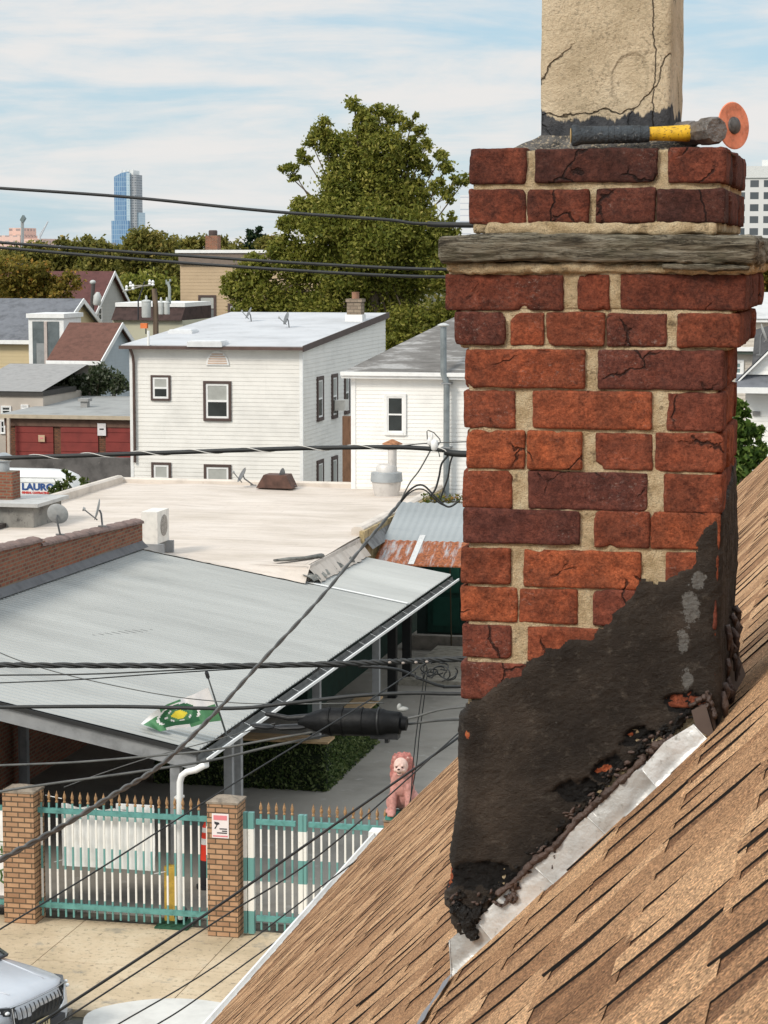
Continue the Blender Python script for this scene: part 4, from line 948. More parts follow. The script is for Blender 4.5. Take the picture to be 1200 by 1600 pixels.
for px_q,yq_ in ((495,46.25),(588,50.6)):
    q_=hit(px_q,1080,1,yq_); m=MB(); m.box(q_.x-.08,q_.x+.08,yq_-.08,yq_+.08,1.1,cz(min(q_.x,NR[0]-.05),yq_)-.08); m.build('post',STG,cpt)
for yq in (38.41,38.98): post(0,0,xx=-11.28,yy=yq,w=.075)

post(37,1235,w=.075); 
# downpipe
dp=thing('downpipe','white rain downpipe bending from the carport gutter to the ground','downpipe',(gxx,36.1,0))
a=Vector((gxx+.10,36.2,NR[2]-.16)); 
pts=[a,a+Vector((0,0,-.10)),hit(318,1196,1,36.1),hit(306,1203,1,36.1),hit(292,1206,1,36.1),hit(284,1212,1,36.1),hit(281,1222,1,36.1),hit(281,1300,1,36.1),hit(282.5,1436,1,36.1)]
m=MB(); m.tube(pts,[.06,.065,.06,.058,.056,.056,.056,.056,.056],12); m.build('pipe',WHT,dp,smooth=50)
m=MB(); q=hit(281,1248,1,36.1); m.box(q.x-.11,q.x+.02,36.12,36.3,q.z-.02,q.z+.02); m.build('bracket',WHT,dp)
# flag
fp0=hit(355,1152,1,37.0); fp1=hit(323,1062,1,36.4); fp1.y=36.5
fg=thing('flag','green and white quartered flag with round emblem on a slanted pole above the carport','flag',tuple(fp0))
m=MB(); m.tube([fp0,fp1],[.02,.014],8); m.build('pole',M('pole_grey',(.12,.13,.13),.5),fg,smooth=50); m=MB(); m.lathe([(.016,0),(.035,.03),(.035,.12),(.012,.16)],fp1,8,fp1-fp0); m.build('pole_tip',BLK,fg)
# cloth corners (pixels): hoist top, hoist bottom, fly bottom, fly top
HT,HB,FB,FT=(325,1074),(347,1126),(238,1140),(262,1098)
FLY=[(325,1074),(300,1086),(283,1092),(262,1100),(240,1112),(220,1131)]
BOT=[(346,1126),(322,1129),(300,1136),(275,1138),(250,1143),(234,1136)]
def fpos(u,v):
    u5=u*5; i=min(4,int(u5)); t=u5-i
    a=(FLY[i][0]*(1-t)+FLY[i+1][0]*t,FLY[i][1]*(1-t)+FLY[i+1][1]*t); c=(BOT[i][0]*(1-t)+BOT[i+1][0]*t,BOT[i][1]*(1-t)+BOT[i+1][1]*t)
    x=a[0]*(1-v)+c[0]*v; y=a[1]*(1-v)+c[1]*v; yy=36.55+.16*math.sin(u*9+v*2)*u+.04*math.sin(u*23)
    return hit(x,y,1,yy)
FGm=M('flag_green',(.07,.20,.09),.7,var=.15,sc=6); FWm=M('flag_white',(.66,.63,.62),.7,var=.08); FYm=M('flag_yellow',(.75,.60,.05),.6); FDG=M('flag_dark_green',(.02,.10,.04),.7)
m=MB(); nu,nv=46,26
for s_ in (0,.006):
    o=len(m.v)
    for i in range(nu+1):
        for j in range(nv+1):
            p=fpos(i/nu,j/nv); m.v.append((p.x,p.y+s_,p.z))
    for i in range(nu):
        for j in range(nv):
            u=(i+.5)/nu; v=(j+.5)/nv; du=(u-.5)/.30; dv=(v-.5)/.42; r=math.hypot(du,dv); an=math.degrees(math.atan2(dv,du))
            # quartered green/white, ring, dark disc, yellow heart
            mi_=(0 if ((u<.42)!=(v<.5)) else 1)
            if u>.72: mi_=0 if v>.25 else 1
            if r<1.0: mi_=1
            if r<.88: mi_=3
            if r<.62: mi_=1 if int((an+180)/24)%2 and r>.5 else 0
            if r<.34: mi_=2
            if abs(dv-.72)<.18 and abs(du)<.8: mi_=3
            a=o+i*(nv+1)+j; m.f.append((a,a+nv+1,a+nv+2,a+1)); m.mi.append(mi_)
m.build('cloth',[FGm,FWm,FYm,FDG],fg,smooth='all',fix=False)
# hedge with plank counters
HG=M('hedge_core',(.012,.02,.008),.95)
def leafmat(name,cols):
    t=NT(name); geo=t.n('ShaderNodeNewGeometry'); c=t.ramp(geo.outputs['Random Per Island'],cols)
    c=t.mix(t.ramp(t.noise(.55,4,.6),[(.4,0),(.62,.6)]),c,t.mix(1,c,(.62,.72,.6),'MULTIPLY'))
    m=t.fin(c,.62,0,None,.25); t.b.inputs['Subsurface Weight'].default_value=0
    tr=t.n('ShaderNodeBsdfTranslucent'); t.l(c,tr.inputs[0]); mx=t.n('ShaderNodeMixShader'); mx.inputs[0].default_value=.46; t.l(t.b.outputs[0],mx.inputs[1]); t.l(tr.outputs[0],mx.inputs[2]); t.l(mx.outputs[0],t.out.inputs[0]); return m
def leaves_obj(name,pts,size,mat,parent,seed=0,up=.3,cup=.25,ratio=.62):
    """pts: Nx3 centres; each leaf a bent 2-quad blade (its own island)"""
    rs=np.random.RandomState(seed); n=len(pts); P=np.array(pts,dtype=np.float64)
    a=rs.normal(size=(n,3)); a/=np.linalg.norm(a,axis=1)[:,None]; b=rs.normal(size=(n,3)); b[:,2]+=up; b-=a*(a*b).sum(1)[:,None]; b/=np.linalg.norm(b,axis=1)[:,None]; c=np.cross(a,b)
    s=size*rs.uniform(.6,1.3,n)[:,None] if np.isscalar(size) else np.array(size)[:,None]*rs.uniform(.6,1.3,n)[:,None]
    w=s*ratio
    v=np.stack([P-a*s, P-a*s*.1+b*w*.8+c*w*cup, P+a*s, P-a*s*.1-b*w*.8+c*w*cup],1).reshape(-1,3)
    o0=np.array(ORG.get(parent,Vector((0,0,0)))) if parent else 0
    me=bpy.data.meshes.new(name); me.vertices.add(4*n); me.vertices.foreach_set('co',(v-o0).ravel().astype(np.float32))
    idx=np.arange(4*n).reshape(-1,4)
    tri=np.stack([idx[:,[0,1,2]],idx[:,[0,2,3]]],1).reshape(-1,3)
    me.loops.add(tri.size); me.loops.foreach_set('vertex_index',tri.ravel().astype(np.int32))
    me.polygons.add(len(tri)); me.polygons.foreach_set('loop_start',np.arange(0,tri.size,3).astype(np.int32))
    me.update(calc_edges=True); me.validate(); me.materials.append(mat)
    o=bpy.data.objects.new(name,me); S.collection.objects.link(o)
    if parent: o.parent=parent; ORG[o]=ORG[parent].copy()
    return o
HL=leafmat('hedge_leaf',[(0,(.02,.04,.012)),(.4,(.08,.12,.035)),(.75,(.17,.21,.075)),(1,(.28,.31,.14))])
hx0,hx1,hy0,hy1,hh=-15.2,-11.37,46.03,51.05,1.05
he=thing('hedge_counter','dark green leafy hedge box topped with wooden planks under the carport','hedge',((hx0+hx1)/2,(hy0+hy1)/2,0))
m=MB(); m.box(hx0,hx1-.01,hy0+.04,hy0+.6,0,hh-.03); m.box(hx1-.6,hx1-.05,hy0+.6,hy1,0,hh-.03); m.build('core',HG,he)
rs=np.random.RandomState(2); P=[]
for _ in range(9000):
    z=rs.uniform(0,hh)
    if rs.rand()<.5: P.append((rs.uniform(hx0,hx1),hy0+rs.uniform(-.05,.08),z))
    else: P.append((hx1+rs.uniform(-.08,.05),rs.uniform(hy0,hy1),z))
leaves_obj('foliage',P,.045,HL,he,3)
WD=M('plank_wood',(.42,.28,.15),.8,var=.3,sc=3,stretch=(1,6,1))
m=MB(); m.box(hx0,hx1+.06,hy0-.12,hy0+.5,hh,hh+.045); m.build('plank_top',WD,he); m=MB(); m.box(hx1-.5,hx1+.1,hy0+.9,hy1+.1,hh+.0,hh+.04); m.build('plank_top',WD,he)
# grills/black covers on it are left dark; black posts at rear
for x_,y_ in ((-12.2,56.5),(-12.28,58.7)):
    m=MB(); m.box(x_-.11,x_+.11,y_-.11,y_+.11,0,2.78); o=m.build('post',M('black_post',(.012,.012,.012),.6),cpt)
# dark bikes / tables in the shade
BRK=brickwall_mat('red_parapet_brick',(.30,.105,.06),(.16,.055,.04),(.22,.17,.12),1,.22,.085,.016,-.1)
# ================= LEFT BRICK BUILDING with coped parapet =================
lbld=thing('brick_building','low red brick building with coped parapet along the carport left side','building',(xl_c-4,44,0))
zt_far=hit(220,818,0,xl_c).z; zt_near=hit(0,868,0,xl_c).z; yn=hit(0,868,0,xl_c).y; yf_=53.6
def pz(y): return zt_far+(zt_near-zt_far)*(y-yf_)/(yn-yf_)
segs=[(yf_,50.0,0),(50.0,46.9,.0),(46.9,42,.10),(42,36.5,.10)]
m=MB()
for a,c,d in segs: m.add([(xl_c-.3,a,0),(xl_c,a,0),(xl_c,a,pz(a)+d),(xl_c-.3,a,pz(a)+d),(xl_c-.3,c,0),(xl_c,c,0),(xl_c,c,pz(c)+d),(xl_c-.3,c,pz(c)+d)],[(0,1,2,3),(7,6,5,4),(0,4,5,1),(1,5,6,2),(2,6,7,3),(3,7,4,0)])
m.box(xl_c-9,xl_c-.3,36.5,36.8,0,4.6)
m.build('parapet_wall',BRK,lbld)
COP=M('terracotta_coping',(.19,.125,.105),.75,var=.35,sc=5,spot=((.24,.19,.17),.58))
y=yf_
while y>37:
    dd=.10 if y<46.9 else 0; z=pz(y)+dd; z2=pz(y-.58)+dd; m=MB()
    pr=[(-.20,0),(-.19,.05),(-.11,.09),(0,.11),(.11,.09),(.19,.05),(.20,0)]
    vs=[]
    for yy,zz_,sc_ in ((y,z,1.0),(y-.08,z-.0,1.14),(y-.14,z,1.0),(y-.575,z2,1.0)):
        for a,c in pr: vs.append((xl_c-.15+a*sc_,yy,zz_+c*sc_))
    m.add(vs,[(r*7+j,r*7+j+1,(r+1)*7+j+1,(r+1)*7+j) for r in range(3) for j in range(6)]+[(0,1,2,3,4,5,6),(27,26,25,24,23,22,21)])
    m.build('coping_tile',COP,lbld,smooth=50); y-=.58
m=MB(); m.add([(xl_c+.001,yf_,cz(xl_c,yf_)+.19),(xl_c+.001,36.5,cz(xl_c,36.5)+.19),(xl_c+.02,36.5,cz(xl_c,36.5)+.16),(xl_c+.16,36.5,cz(xl_c,36.5)+.03),(xl_c+.16,yf_,cz(xl_c,yf_)+.03),(xl_c+.02,yf_,cz(xl_c,yf_)+.16)],[(0,1,2,5),(5,2,3,4)]); m.build('flashing_strip',M('lead_flashing',(.11,.11,.115),.7,var=.2),lbld)
m=MB(); m.box(xl_c-9,xl_c-.3,36.8,yf_-.05,0,3.9); m.build('flat_roof',M('grey_membrane',(.20,.19,.175),.9,var=.35,sc=.8,spot=((.5,.48,.45),.6)),lbld)
# ================= WHITE FLAT-ROOFED BUILDING =================
wb=thing('flat_roofed_building','single storey building with wide cream coated flat roof and low parapet','building',(-19,63,0))
zc_=3.75; x0,x1,y0,y1=-24.75,-13.72,53.62,71.5
def cream_mat():
    t=NT('cream_roof_coating'); 
    c=t.ramp(t.noise(.35,7,.6,t.co(scale=(1,2.4,1))),[(.3,(.50,.43,.36)),(.5,(.61,.53,.46)),(.72,(.68,.60,.53))])
    c=t.mix(t.ramp(t.noise(1.6,8,.72,t.co(scale=(.35,2.6,1))),[(.50,0),(.70,.55)]),c,(.34,.28,.23))
    c=t.mix(t.ramp(t.noise(5,4,.6,t.co(scale=(2,.2,1))),[(.62,0),(.7,.25)]),c,(.36,.30,.25))
    return t.fin(c,.85,0,t.bump(t.noise(3,6,.6),.4,.05),.3)
CR=cream_mat()
CRP=M('cream_parapet',(.62,.55,.48),.8,var=.14,sc=1.3,spot=((.46,.38,.31),.62))
m=MB(); m.box(x0,x1,y0,y1,0,zc_-.02); m.build('wall',M('dark_green_wall',(.012,.035,.025),.8,var=.3),wb)
m=MB(); m.box(x0-.01,x1+.012,y0-.012,y1,2.95,zc_-.01); m.build('cream_fascia',M('cream_fascia',(.60,.53,.47),.85,var=.15,sc=1,spot=((.3,.27,.23),.6)),wb)
m=MB(); m.grid(lambda u,v:(x0+.02+(x1-x0-.04)*u,y0+.02+(y1-y0-.04)*v,zc_+.10*noise.noise(Vector((u*5,v*6,1)))*.5+.12*v),40,40); m.build('roof_surface',CR,wb,smooth='all')
def par(ax,c,a,b_,zt,w=.28,mat=CRP,nm='parapet'):
    m=MB(); n=14
    for i in range(n):
        s0=a+(b_-a)*i/n; s1=a+(b_-a)*(i+1)/n
        pr=[(-w/2,zc_-.05),(-w/2,zt-.05),(-w/4,zt),(w/4,zt),(w/2,zt-.05),(w/2,zc_-.05)]
        if ax=='y': vs=[(s0,c+p,z) for p,z in pr]+[(s1,c+p,z) for p,z in pr]
        else: vs=[(c+p,s0,z) for p,z in pr]+[(c+p,s1,z) for p,z in pr]
        m.add(vs,[(j,j+1,j+7,j+6) for j in range(5)]+([(0,1,2,3,4,5)] if i==0 else [])+([(11,10,9,8,7,6)] if i==n-1 else []))
    return m.build(nm,mat,wb,smooth=30)
par('y',y1,x0,x1+.1,4.02); par('x',x0+.1,y0,y1-.14,4.1); par('x',x1-.12,59.6,y1-.14,4.02,.34)
m=MB(); m.box(x1-.02,x1+.12,59.4,y1,2.6,3.93); m.build('stone_face',M('tan_stone',(.42,.32,.17),.9,var=.4,sc=3,spot=((.22,.17,.10),.55),bumpv=.8,bsc=8),wb)
m=MB(); m.add([(x1+.1,59.4,3.72),(x1+.12,59.4,3.72),(x1+.35,59.4,3.45),(x1+.1,71.5,3.9),(x1+.12,71.5,3.9),(x1+.35,71.5,3.6)],[(0,1,4,3),(1,2,5,4)]); m.build('grey_flashing',M('grey_flash',(.17,.17,.17),.7,var=.3),wb)
# grey debris along the front eave
m=MB(); rg=random.Random(8); 
pts=[Vector((-14.6+.28*i,53.9+.42*i+rg.uniform(-.1,.1),3.80+rg.uniform(0,.04))) for i in range(12)]
m.tube([p for p in pts if p.x<-13.6],[rg.uniform(.06,.13) for p in pts if p.x<-13.6],8,flat=.5); m.build('torn_membrane',M('torn_grey',(.17,.165,.15),.9,var=.4,sc=4),wb,smooth='all')
# membrane skirt dressed down from the flat roof onto the carport
m=MB(); 
def sk(u,v):
    x=-17.8+(-13.66+17.8)*u; jj=.10*noise.noise(Vector((x*2.3,0,1)))+.05*noise.noise(Vector((x*7,0,1))); return (x,y0+.12-(.55+jj)*v,(zc_+.015)*(1-v)+(cz(x,y0-.45)+.045)*v+.02*math.sin(v*3.1))
m.grid(sk,60,5)
def sk2(u,v):
    y=y0+.1+5.6*u; jj=.10*noise.noise(Vector((y*2.3,0,4)))+.05*noise.noise(Vector((y*7,0,1))); x=x1-.12+(.42+jj)*v; return (x,y,(zc_+.015)*(1-v)+(cz(x,y)+.05)*v+.02*math.sin(v*3.1))
m.grid(sk2,60,5); m.build('membrane_skirt',[CR],wb,smooth='all')
m=MB(); rg=random.Random(4)
def sk3(u,v):
    y=y0-.30+4.9*u; x=x1-.05+.30*v+.10*noise.noise(Vector((y*3,v,4))); w_=.5+.5*noise.noise(Vector((y*1.4,0,9))); return (x,y,cz(x,y)+.10+.09*w_*math.sin(v*3.1)+(.12*(1-v)))
m.grid(sk3,70,6); m.build('torn_membrane',M('torn_grey2',(.20,.195,.175),.9,var=.45,sc=3,spot=((.5,.45,.38),.56)),wb,smooth='all')
# AC unit
ac=hit(233,855,1,54.6); ac.z=3.8
au=thing('ac_condenser','white air conditioner condenser at the end of the brick parapet','air conditioner',tuple(ac))
AW=M('unit_white',(.72,.68,.62),.5,var=.1,sc=6)
w0=hit(221,830,1,54.4).x; w1=hit(246,830,1,54.4).x; zt=hit(233,800,1,54.4).z; zb_=hit(233,850,1,54.4).z
m=MB(); m.box(w0,w1,54.4,55.35,zb_,zt); m.build('cabinet',AW,au); 
m=MB(); m.lathe([(.27,0),(.27,.015),(.24,.02),(.0,.02)],(w1+.001,54.92,(zb_+zt)/2+.02),20,(1,0,0)); m.build('fan_grille',M('grille',(.30,.27,.24),.6,var=.5,sc=30),au)
for ya_,yb_2 in ((54.35,54.5),(55.2,55.3)):
    m=MB(); m.box(w0,w1+.15,ya_,yb_2,3.55,zb_); m.build('stand_rail',STG,au)
# satellite dishes
DG=M('dish_grey',(.36,.36,.35),.5,var=.12,sc=8); DD=M('dish_dark',(.16,.16,.16),.5)
def dish(label,c,r,nrm,foot,arm=True,mat=DG,grp='satellite dishes on the roofs'):
    t=thing('satellite_dish',label,'satellite dish',tuple(foot),grp)
    nrm=Vector(nrm).normalized(); c=Vector(c); foot=Vector(foot)
    m=MB(); m.lathe([(0,-.13*r-.0),(.5*r,-.10*r),(.85*r,-.02*r),(1.0*r,.05*r),(1.02*r,.05*r),(.86*r,-.05*r),(.5*r,-.13*r),(0,-.16*r)],c,24,nrm); m.build('reflector',mat,t,smooth=40)
    m=MB(); back=c-nrm*.2*r; m.tube([back,back-nrm*.15*r+Vector((0,0,-.3*r)),foot],.022*r/.35+.008,8); m.tube([foot+Vector((-.1,0,0)),foot+Vector((.1,0,0))],.02,6); m.build('mast',DD,t,smooth=50)
    if arm:
        m=MB(); u=nrm.cross(Vector((0,0,1))).normalized(); low=c-Vector((0,0,.95*r)); tip=c+nrm*1.25*r-Vector((0,0,.25*r))
        m.tube([low,tip],.018*r/.35+.004,6); m.build('arm',DD,t); m=MB(); m.tube([tip-nrm*.16*r,tip+nrm*.02],[.05*r/.35,.07*r/.35],8); m.tube([tip+u*.12*r-nrm*.1*r,tip-u*.16*r-nrm*.1*r],.035*r/.35,6); m.build('receiver',DG,t,smooth=40)
    return t
c=hit(90,803,1,47.6); dish('round grey satellite dish seen face on behind the brick coping',c,.24,(-.05,.9,.3),hit(94,835,1,47.8),arm=False)
c=hit(152,796,1,50.8); dish('grey satellite dish seen edge on with feed arm pointing left above the coping',c,.265,(-.93,-.33,.25),hit(160,822,1,50.8))
# roof ventilator
vb=hit(604,778,1,69.0); vz=3.85; s_=69.5/F
vt_=thing('roof_ventilator','fat ribbed white roof ventilator with rusty cone capped stack behind the cream roof','ventilator',(vb.x,69,vz))
def vzf(py): return hit(604,py,1,69).z
VM=M('vent_white',(.60,.57,.54),.5,metal=.2,var=.15,sc=4); VG=M('vent_grey',(.36,.38,.39),.5,metal=.3,var=.15)
m=MB(); m.box(vb.x-.36,vb.x+.36,68.65,69.35,3.8,vzf(776)); m.build('curb',CRP,vt_)
m=MB(); m.lathe([(.38,vzf(776)-vz),(.38,vzf(772)-vz),(.42,vzf(766)-vz),(.46,vzf(752)-vz)],(vb.x,69,vz),22); m.lathe([(.33,vzf(738)-vz),(.33,vzf(730)-vz),(.28,vzf(726)-vz)],(vb.x,69,vz),22); m.build('lower_drum',VM,vt_,smooth=35)
m=MB(); m.lathe([(.50,vzf(752)-vz),(.48,vzf(738)-vz),(.34,vzf(737)-vz)],(vb.x,69,vz),22); m.build('grey_band',VG,vt_,smooth=35)
sx=hit(613,720,1,69).x
m=MB(); m.lathe([(.14,vzf(730)-vz),(.14,vzf(697)-vz)],(sx,69,vz),16); m.build('stack',VM,vt_,smooth=50)
m=MB(); m.lathe([(.32,vzf(694)-vz),(.31,vzf(692.5)-vz),(.02,vzf(686)-vz)],(sx,69,vz),16); m.build('rusty_cap',M('rust',(.34,.15,.07),.8,var=.4,sc=9),vt_,smooth=50)
# ================= REAR SHED with corrugated / rusty roof =================
shd=thing('corrugated_shed','shed with grey and rusty corrugated roof over dark green doors','shed',(-11,66,0))
a=hit(583,876,1,59.8); zs=3.05; yb_=hit(700,787,2,4.3).y
def sz(x,y): return 3.0+(4.3-3.0)*(y-59.7)/(yb_-59.7)
def corrx(y0,y1,x0,x1,mat,nm,pitch=.20):
    m=MB(); xs=[]; x=x0
    while x<x1: xs+= [(x,0),(x+pitch*.25,.016),(x+pitch*.5,.03),(x+pitch*.75,.016)]; x+=pitch
    for yy in (y0,y1):
        for x,h in xs: m.v.append((x,yy,sz(x,yy)+h))
    n=len(xs)
    for j in range(n-1): m.f.append((j,j+1,n+j+1,n+j)); m.mi.append(0)
    o=len(m.v)
    for x,h in xs: m.v.append((x,y0,sz(x,y0)+h)); m.v.append((x,y0,sz(x,y0)-.02))
    for j in range(n-1): m.f.append((o+2*j,o+2*j+1,o+2*j+3,o+2*j+2)); m.mi.append(0)
    m.build(nm,mat,shd,fix=False,smooth=40)
ysp=hit(700,852,2,3.4).y
RM=metal_mat('rusty_sheet',(.40,.42,.43),rust=True); GM_=metal_mat('shed_sheet',(.30,.32,.325))
corrx(59.7,ysp,-13.45,-5.5,RM,'rusty_roof_sheet'); corrx(ysp+.0,yb_,-13.45,-5.5,GM_,'grey_roof_sheet')
m=MB(); q=hit(640,870,2,3.2).x; m.add([(q,59.7,sz(0,59.7)+.036),(q+.16,59.7,sz(0,59.7)+.036),(q+.16,ysp+.3,sz(0,ysp+.3)+.036),(q,ysp+.3,sz(0,ysp+.3)+.036)],[(0,1,2,3)]); m.build('cover_strip',GAL,shd)
DGM=M('dark_green_door',(.008,.045,.032),.5,var=.3,sc=2)
m=MB(); m.box(-13.5,-5.5,66,66.3,0,3.2); m.box(-5.7,-5.5,60,66,0,2.9); m.build('wall',M('shed_wall',(.02,.035,.03),.8),shd)
for xx in (-12.6,-11.35,-10.1,-8.8):
    m=MB(); m.box(xx-.56,xx+.56,65.93,65.99,.15,2.5); dr_=m.build('door',DGM,shd); m=MB(); m.box(xx-.4,xx+.4,65.90,65.925,.35,1.2); m.box(xx-.4,xx+.4,65.90,65.925,1.35,2.3); m.build('door_panel',M('door_green_light',(.012,.065,.045),.45),dr_)
m=MB(); m.box(-13.4,-5.5,63.65,63.95,-.003,.42); m.build('low_wall',M('low_wall',(.24,.21,.18),.9,var=.3,sc=3),shd)
# vines at shed back
VL=leafmat('vine_leaf',[(0,(.05,.08,.015)),(.5,(.14,.16,.03)),(.8,(.30,.22,.04)),(1,(.35,.14,.04))])
p=hit(700,782,1,yb_+.2); P=[(p.x+rs.uniform(-.75,.9),yb_+.25+rs.uniform(-.15,.2),p.z+rs.uniform(-.15,.16)) for _ in range(420)]
vn=thing('climbing_vine','yellow green vine leaves along the back edge of the corrugated shed roof','plant',tuple(p)); leaves_obj('foliage',P,.055,VL,vn,8)
m=MB(); m.tube([(p.x-.8,yb_+.25,p.z-.1),(p.x,yb_+.3,p.z-.02),(p.x+.9,yb_+.25,p.z-.1)],.015,6); m.tube([(p.x+.1,yb_+.3,0),(p.x,yb_+.3,p.z-.02)],.02,6); m.build('stem',M('stem',(.09,.07,.04),.9),vn)
# ================= HOUSES =================
def sidemat(name,c): 
    t=NT(name); a=t.ramp(t.noise(.8,6,.6),[(.3,tuple(q*.88 for q in c)),(.5,c),(.75,tuple(min(1,q*1.05) for q in c))]); a=t.mix(t.ramp(t.noise(3,8,.7,t.co(scale=(1,1,.25))),[(.58,0),(.75,.3)]),a,tuple(q*.7 for q in c)); return t.fin(a,.55,0,None,.3)
GLS=M('dark_glass',(.03,.035,.035),.12,var=.3,sc=1.5,spec=.8); BLD=M('window_blind',(.40,.40,.37),.8,var=.12,sc=2)
BRT=M('brown_trim',(.085,.055,.047),.6,var=.12); GUT=M('brown_gutter',(.10,.062,.052),.5,var=.2)
SHF=M('far_shingle',(.16,.155,.15),.95,var=.3,sc=3,spot=((.28,.27,.26),.6))
WH=sidemat('warm_white_siding',(.79,.76,.71))
wh=thing('two_storey_house','two storey house with pale siding, brown window trim and flat grey roof','house',(-24.2,88,0))
hx0,hx1,hy0,hy1=-27.54,-20.915,81.13,95.38; ez,bz=7.90,8.67
m=MB(); siding(m,Ymap(hy0),[(hx0,-.12),(hx1,-.12),(hx1,ez),(hx0,ez)],.155); siding(m,Xmap(hx1),[(hy0,-.12),(hy1,-.12),(hy1,bz),(hy0,ez)],.155)
m.box(hx0+.01,hx1-.01,hy0+.01,hy1,-.12,ez-.02); m.build('siding_wall',WH,wh,fix=False)
m=MB(); m.box(hx0-.02,hx0+.10,hy0-.03,hy0+.05,-.12,ez); m.box(hx1-.10,hx1+.03,hy0-.03,hy0+.10,-.12,ez); m.build('corner_board',WHT,wh)
RFM=M('roof_membrane_grey',(.50,.50,.51),.85,var=.12,sc=.6,spot=((.36,.36,.37),.62))
m=MB(); m.add([(hx0-.25,hy0-.3,ez+.0),(hx1+.12,hy0-.3,ez+.0),(hx1+.12,hy1+.1,bz+.10),(hx0-.25,hy1+.1,bz+.10),(hx0-.25,hy0-.3,ez+.12),(hx1+.12,hy0-.3,ez+.12),(hx1+.12,hy1+.1,bz+.22),(hx0-.25,hy1+.1,bz+.22)],[(3,2,1,0),(4,5,6,7),(0,1,5,4),(1,2,6,5),(2,3,7,6),(3,0,4,7)]); m.build('flat_roof',RFM,wh)
m=MB(); m.box(hx0-.3,hx1+.14,hy0-.42,hy0-.303,ez-.03,ez+.09); m.build('gutter',GUT,wh)
m=MB(); m.add([(hx1+.122,hy0-.4,ez-.08),(hx1+.16,hy0-.4,ez-.08),(hx1+.16,hy0-.4,ez+.14),(hx1+.122,hy0-.4,ez+.14),(hx1+.122,hy1+.1,bz+.0),(hx1+.16,hy1+.1,bz+.0),(hx1+.16,hy1+.1,bz+.25),(hx1+.122,hy1+.1,bz+.25)],[(0,1,2,3),(7,6,5,4),(0,4,5,1),(1,5,6,2),(2,6,7,3),(3,7,4,0)]); m.build('rake_board',BRT,wh)
m=MB(); m.tube([(hx0+.12,hy0-.36,ez),(hx0+.16,hy0-.15,ez-.3),(hx0+.17,hy0-.1,ez-.6),(hx0+.17,hy0-.1,hit(208,722,1,hy0).z)],.055,8); m.build('downpipe',GUT,wh,smooth=50)
def wy(px0,px1,py0,py1,y): a=hit(px0,py0,1,y); c=hit(px1,py1,1,y); return a.x,c.x,min(a.z,c.z),max(a.z,c.z)
for q,tw in (((236,267,586,626),.075),((318,362,595,658),.10),((237,268,722,772),.09),((319,362,725,790),.10)):
    u0,u1,v0,v1=wy(*q,hy0); window(wh,Ymap(hy0),u0,u1,v0,v1,BRT,WHT,GLS,tw=tw,blind=BLD,iw=.075)
for a,c,t_,b_ in ((494,504,589,659),(517,526,585,655),(537,545,580,648),(494,504,720,800),(517,526,714,800)):
    p=hit(a,t_,0,hx1); q=hit(c,b_,0,hx1); q0=hit(a,b_,0,hx1); window(wh,Xmap(hx1),p.y,q.y,q0.z,p.z,BRT,WHT,GLS,tw=.14,blind=BLD,iw=.06)
a=hit(519,636,0,hx1); m=MB(); m.box(hx1+.05,hx1+.45,a.y+.2,a.y+.9,a.z-.15,a.z+.25); m.build('window_air_conditioner',AW,wh)
c=hit(340,570,1,hy0-.03); m=MB(); pts=[(.44*math.cos(math.pi*i/14),.54*math.sin(math.pi*i/14)) for i in range(15)]
m.prism([(c.x+x,c.z+z-.02) for x,z in pts],hy0-.06,hy0-.02,'y'); v_=m.build('arched_vent',WHT,wh); m=MB()
for i in range(5):
    z=.05+i*.085; w=.37*math.sqrt(max(0,1-(z/.48)**2)); m.box(c.x-w,c.x+w,hy0-.075,hy0-.062,c.z+z-.02,c.z+z+.03)
m.build('slats',M('vent_tan',(.62,.46,.36),.6),v_)
def onflat(px,py):
    r=ray(px,py); s_=(bz-ez)/(hy1-hy0); t=((ez+.12-s_*(hy0))-CZ)/(r.z-s_*r.y); return CAM+r*t
SK=M('skylight_white',(.66,.66,.66),.5,var=.08)
for a,c,nm in ((( 292,541),(348,541),'long low white skylight near the roof front edge'),((262,523),(301,523),'second low white roof hatch further back on the flat roof')):
    p=onflat(*a); q=onflat(*c); m=MB(); m.box(p.x,q.x,p.y,p.y+.9,p.z-.02,p.z+.16); m.box(p.x+.05,q.x-.05,p.y+.05,p.y+.85,p.z+.16,p.z+.2); m.build('roof_hatch',SK,wh)
p=onflat(232,540); m=MB(); m.tube([p,p+Vector((0,0,.55))],.05,8); m.build('vent_pipe',WHT,wh)
for px,py,nrm,lab in ((388,503,(.9,-.1,.45),'small grey roof dish with long feed arm on the flat grey roof, left of two'),(447,512,(.95,.05,.3),'small grey roof dish on the flat grey roof, right of two')):
    p=onflat(px+5,py+2); dish(lab,p+Vector((-.12,0,.42)),.26,(-nrm[0],nrm[1],nrm[2]),p)
for px,py,lab,n_ in ((378,742,'dark tilted satellite dish above the cream roof in front of the pale house',(-.8,-.4,.5)),(441,744,'thin edge on satellite dish beside the dark roof hood',(-1,.12,.1))):
    c=hit(px,py,1,70.5); dish(lab,c,.26,n_,(c.x+.35,70.6,3.95),mat=DD)
hd_=hit(427,750,1,70.3); m=MB(); m.prism([(hd_.x-.55,3.9),(hd_.x+.65,3.9),(hd_.x+.45,hit(427,742,1,70.3).z),(hd_.x-.3,hit(427,742,1,70.3).z)],70.2,70.9,'y')
tag(m.build('roof_hood',M('dark_rust_hood',(.11,.055,.04),.7,var=.3)),'low dark rusty roof hood behind the rear parapet','roof vent')
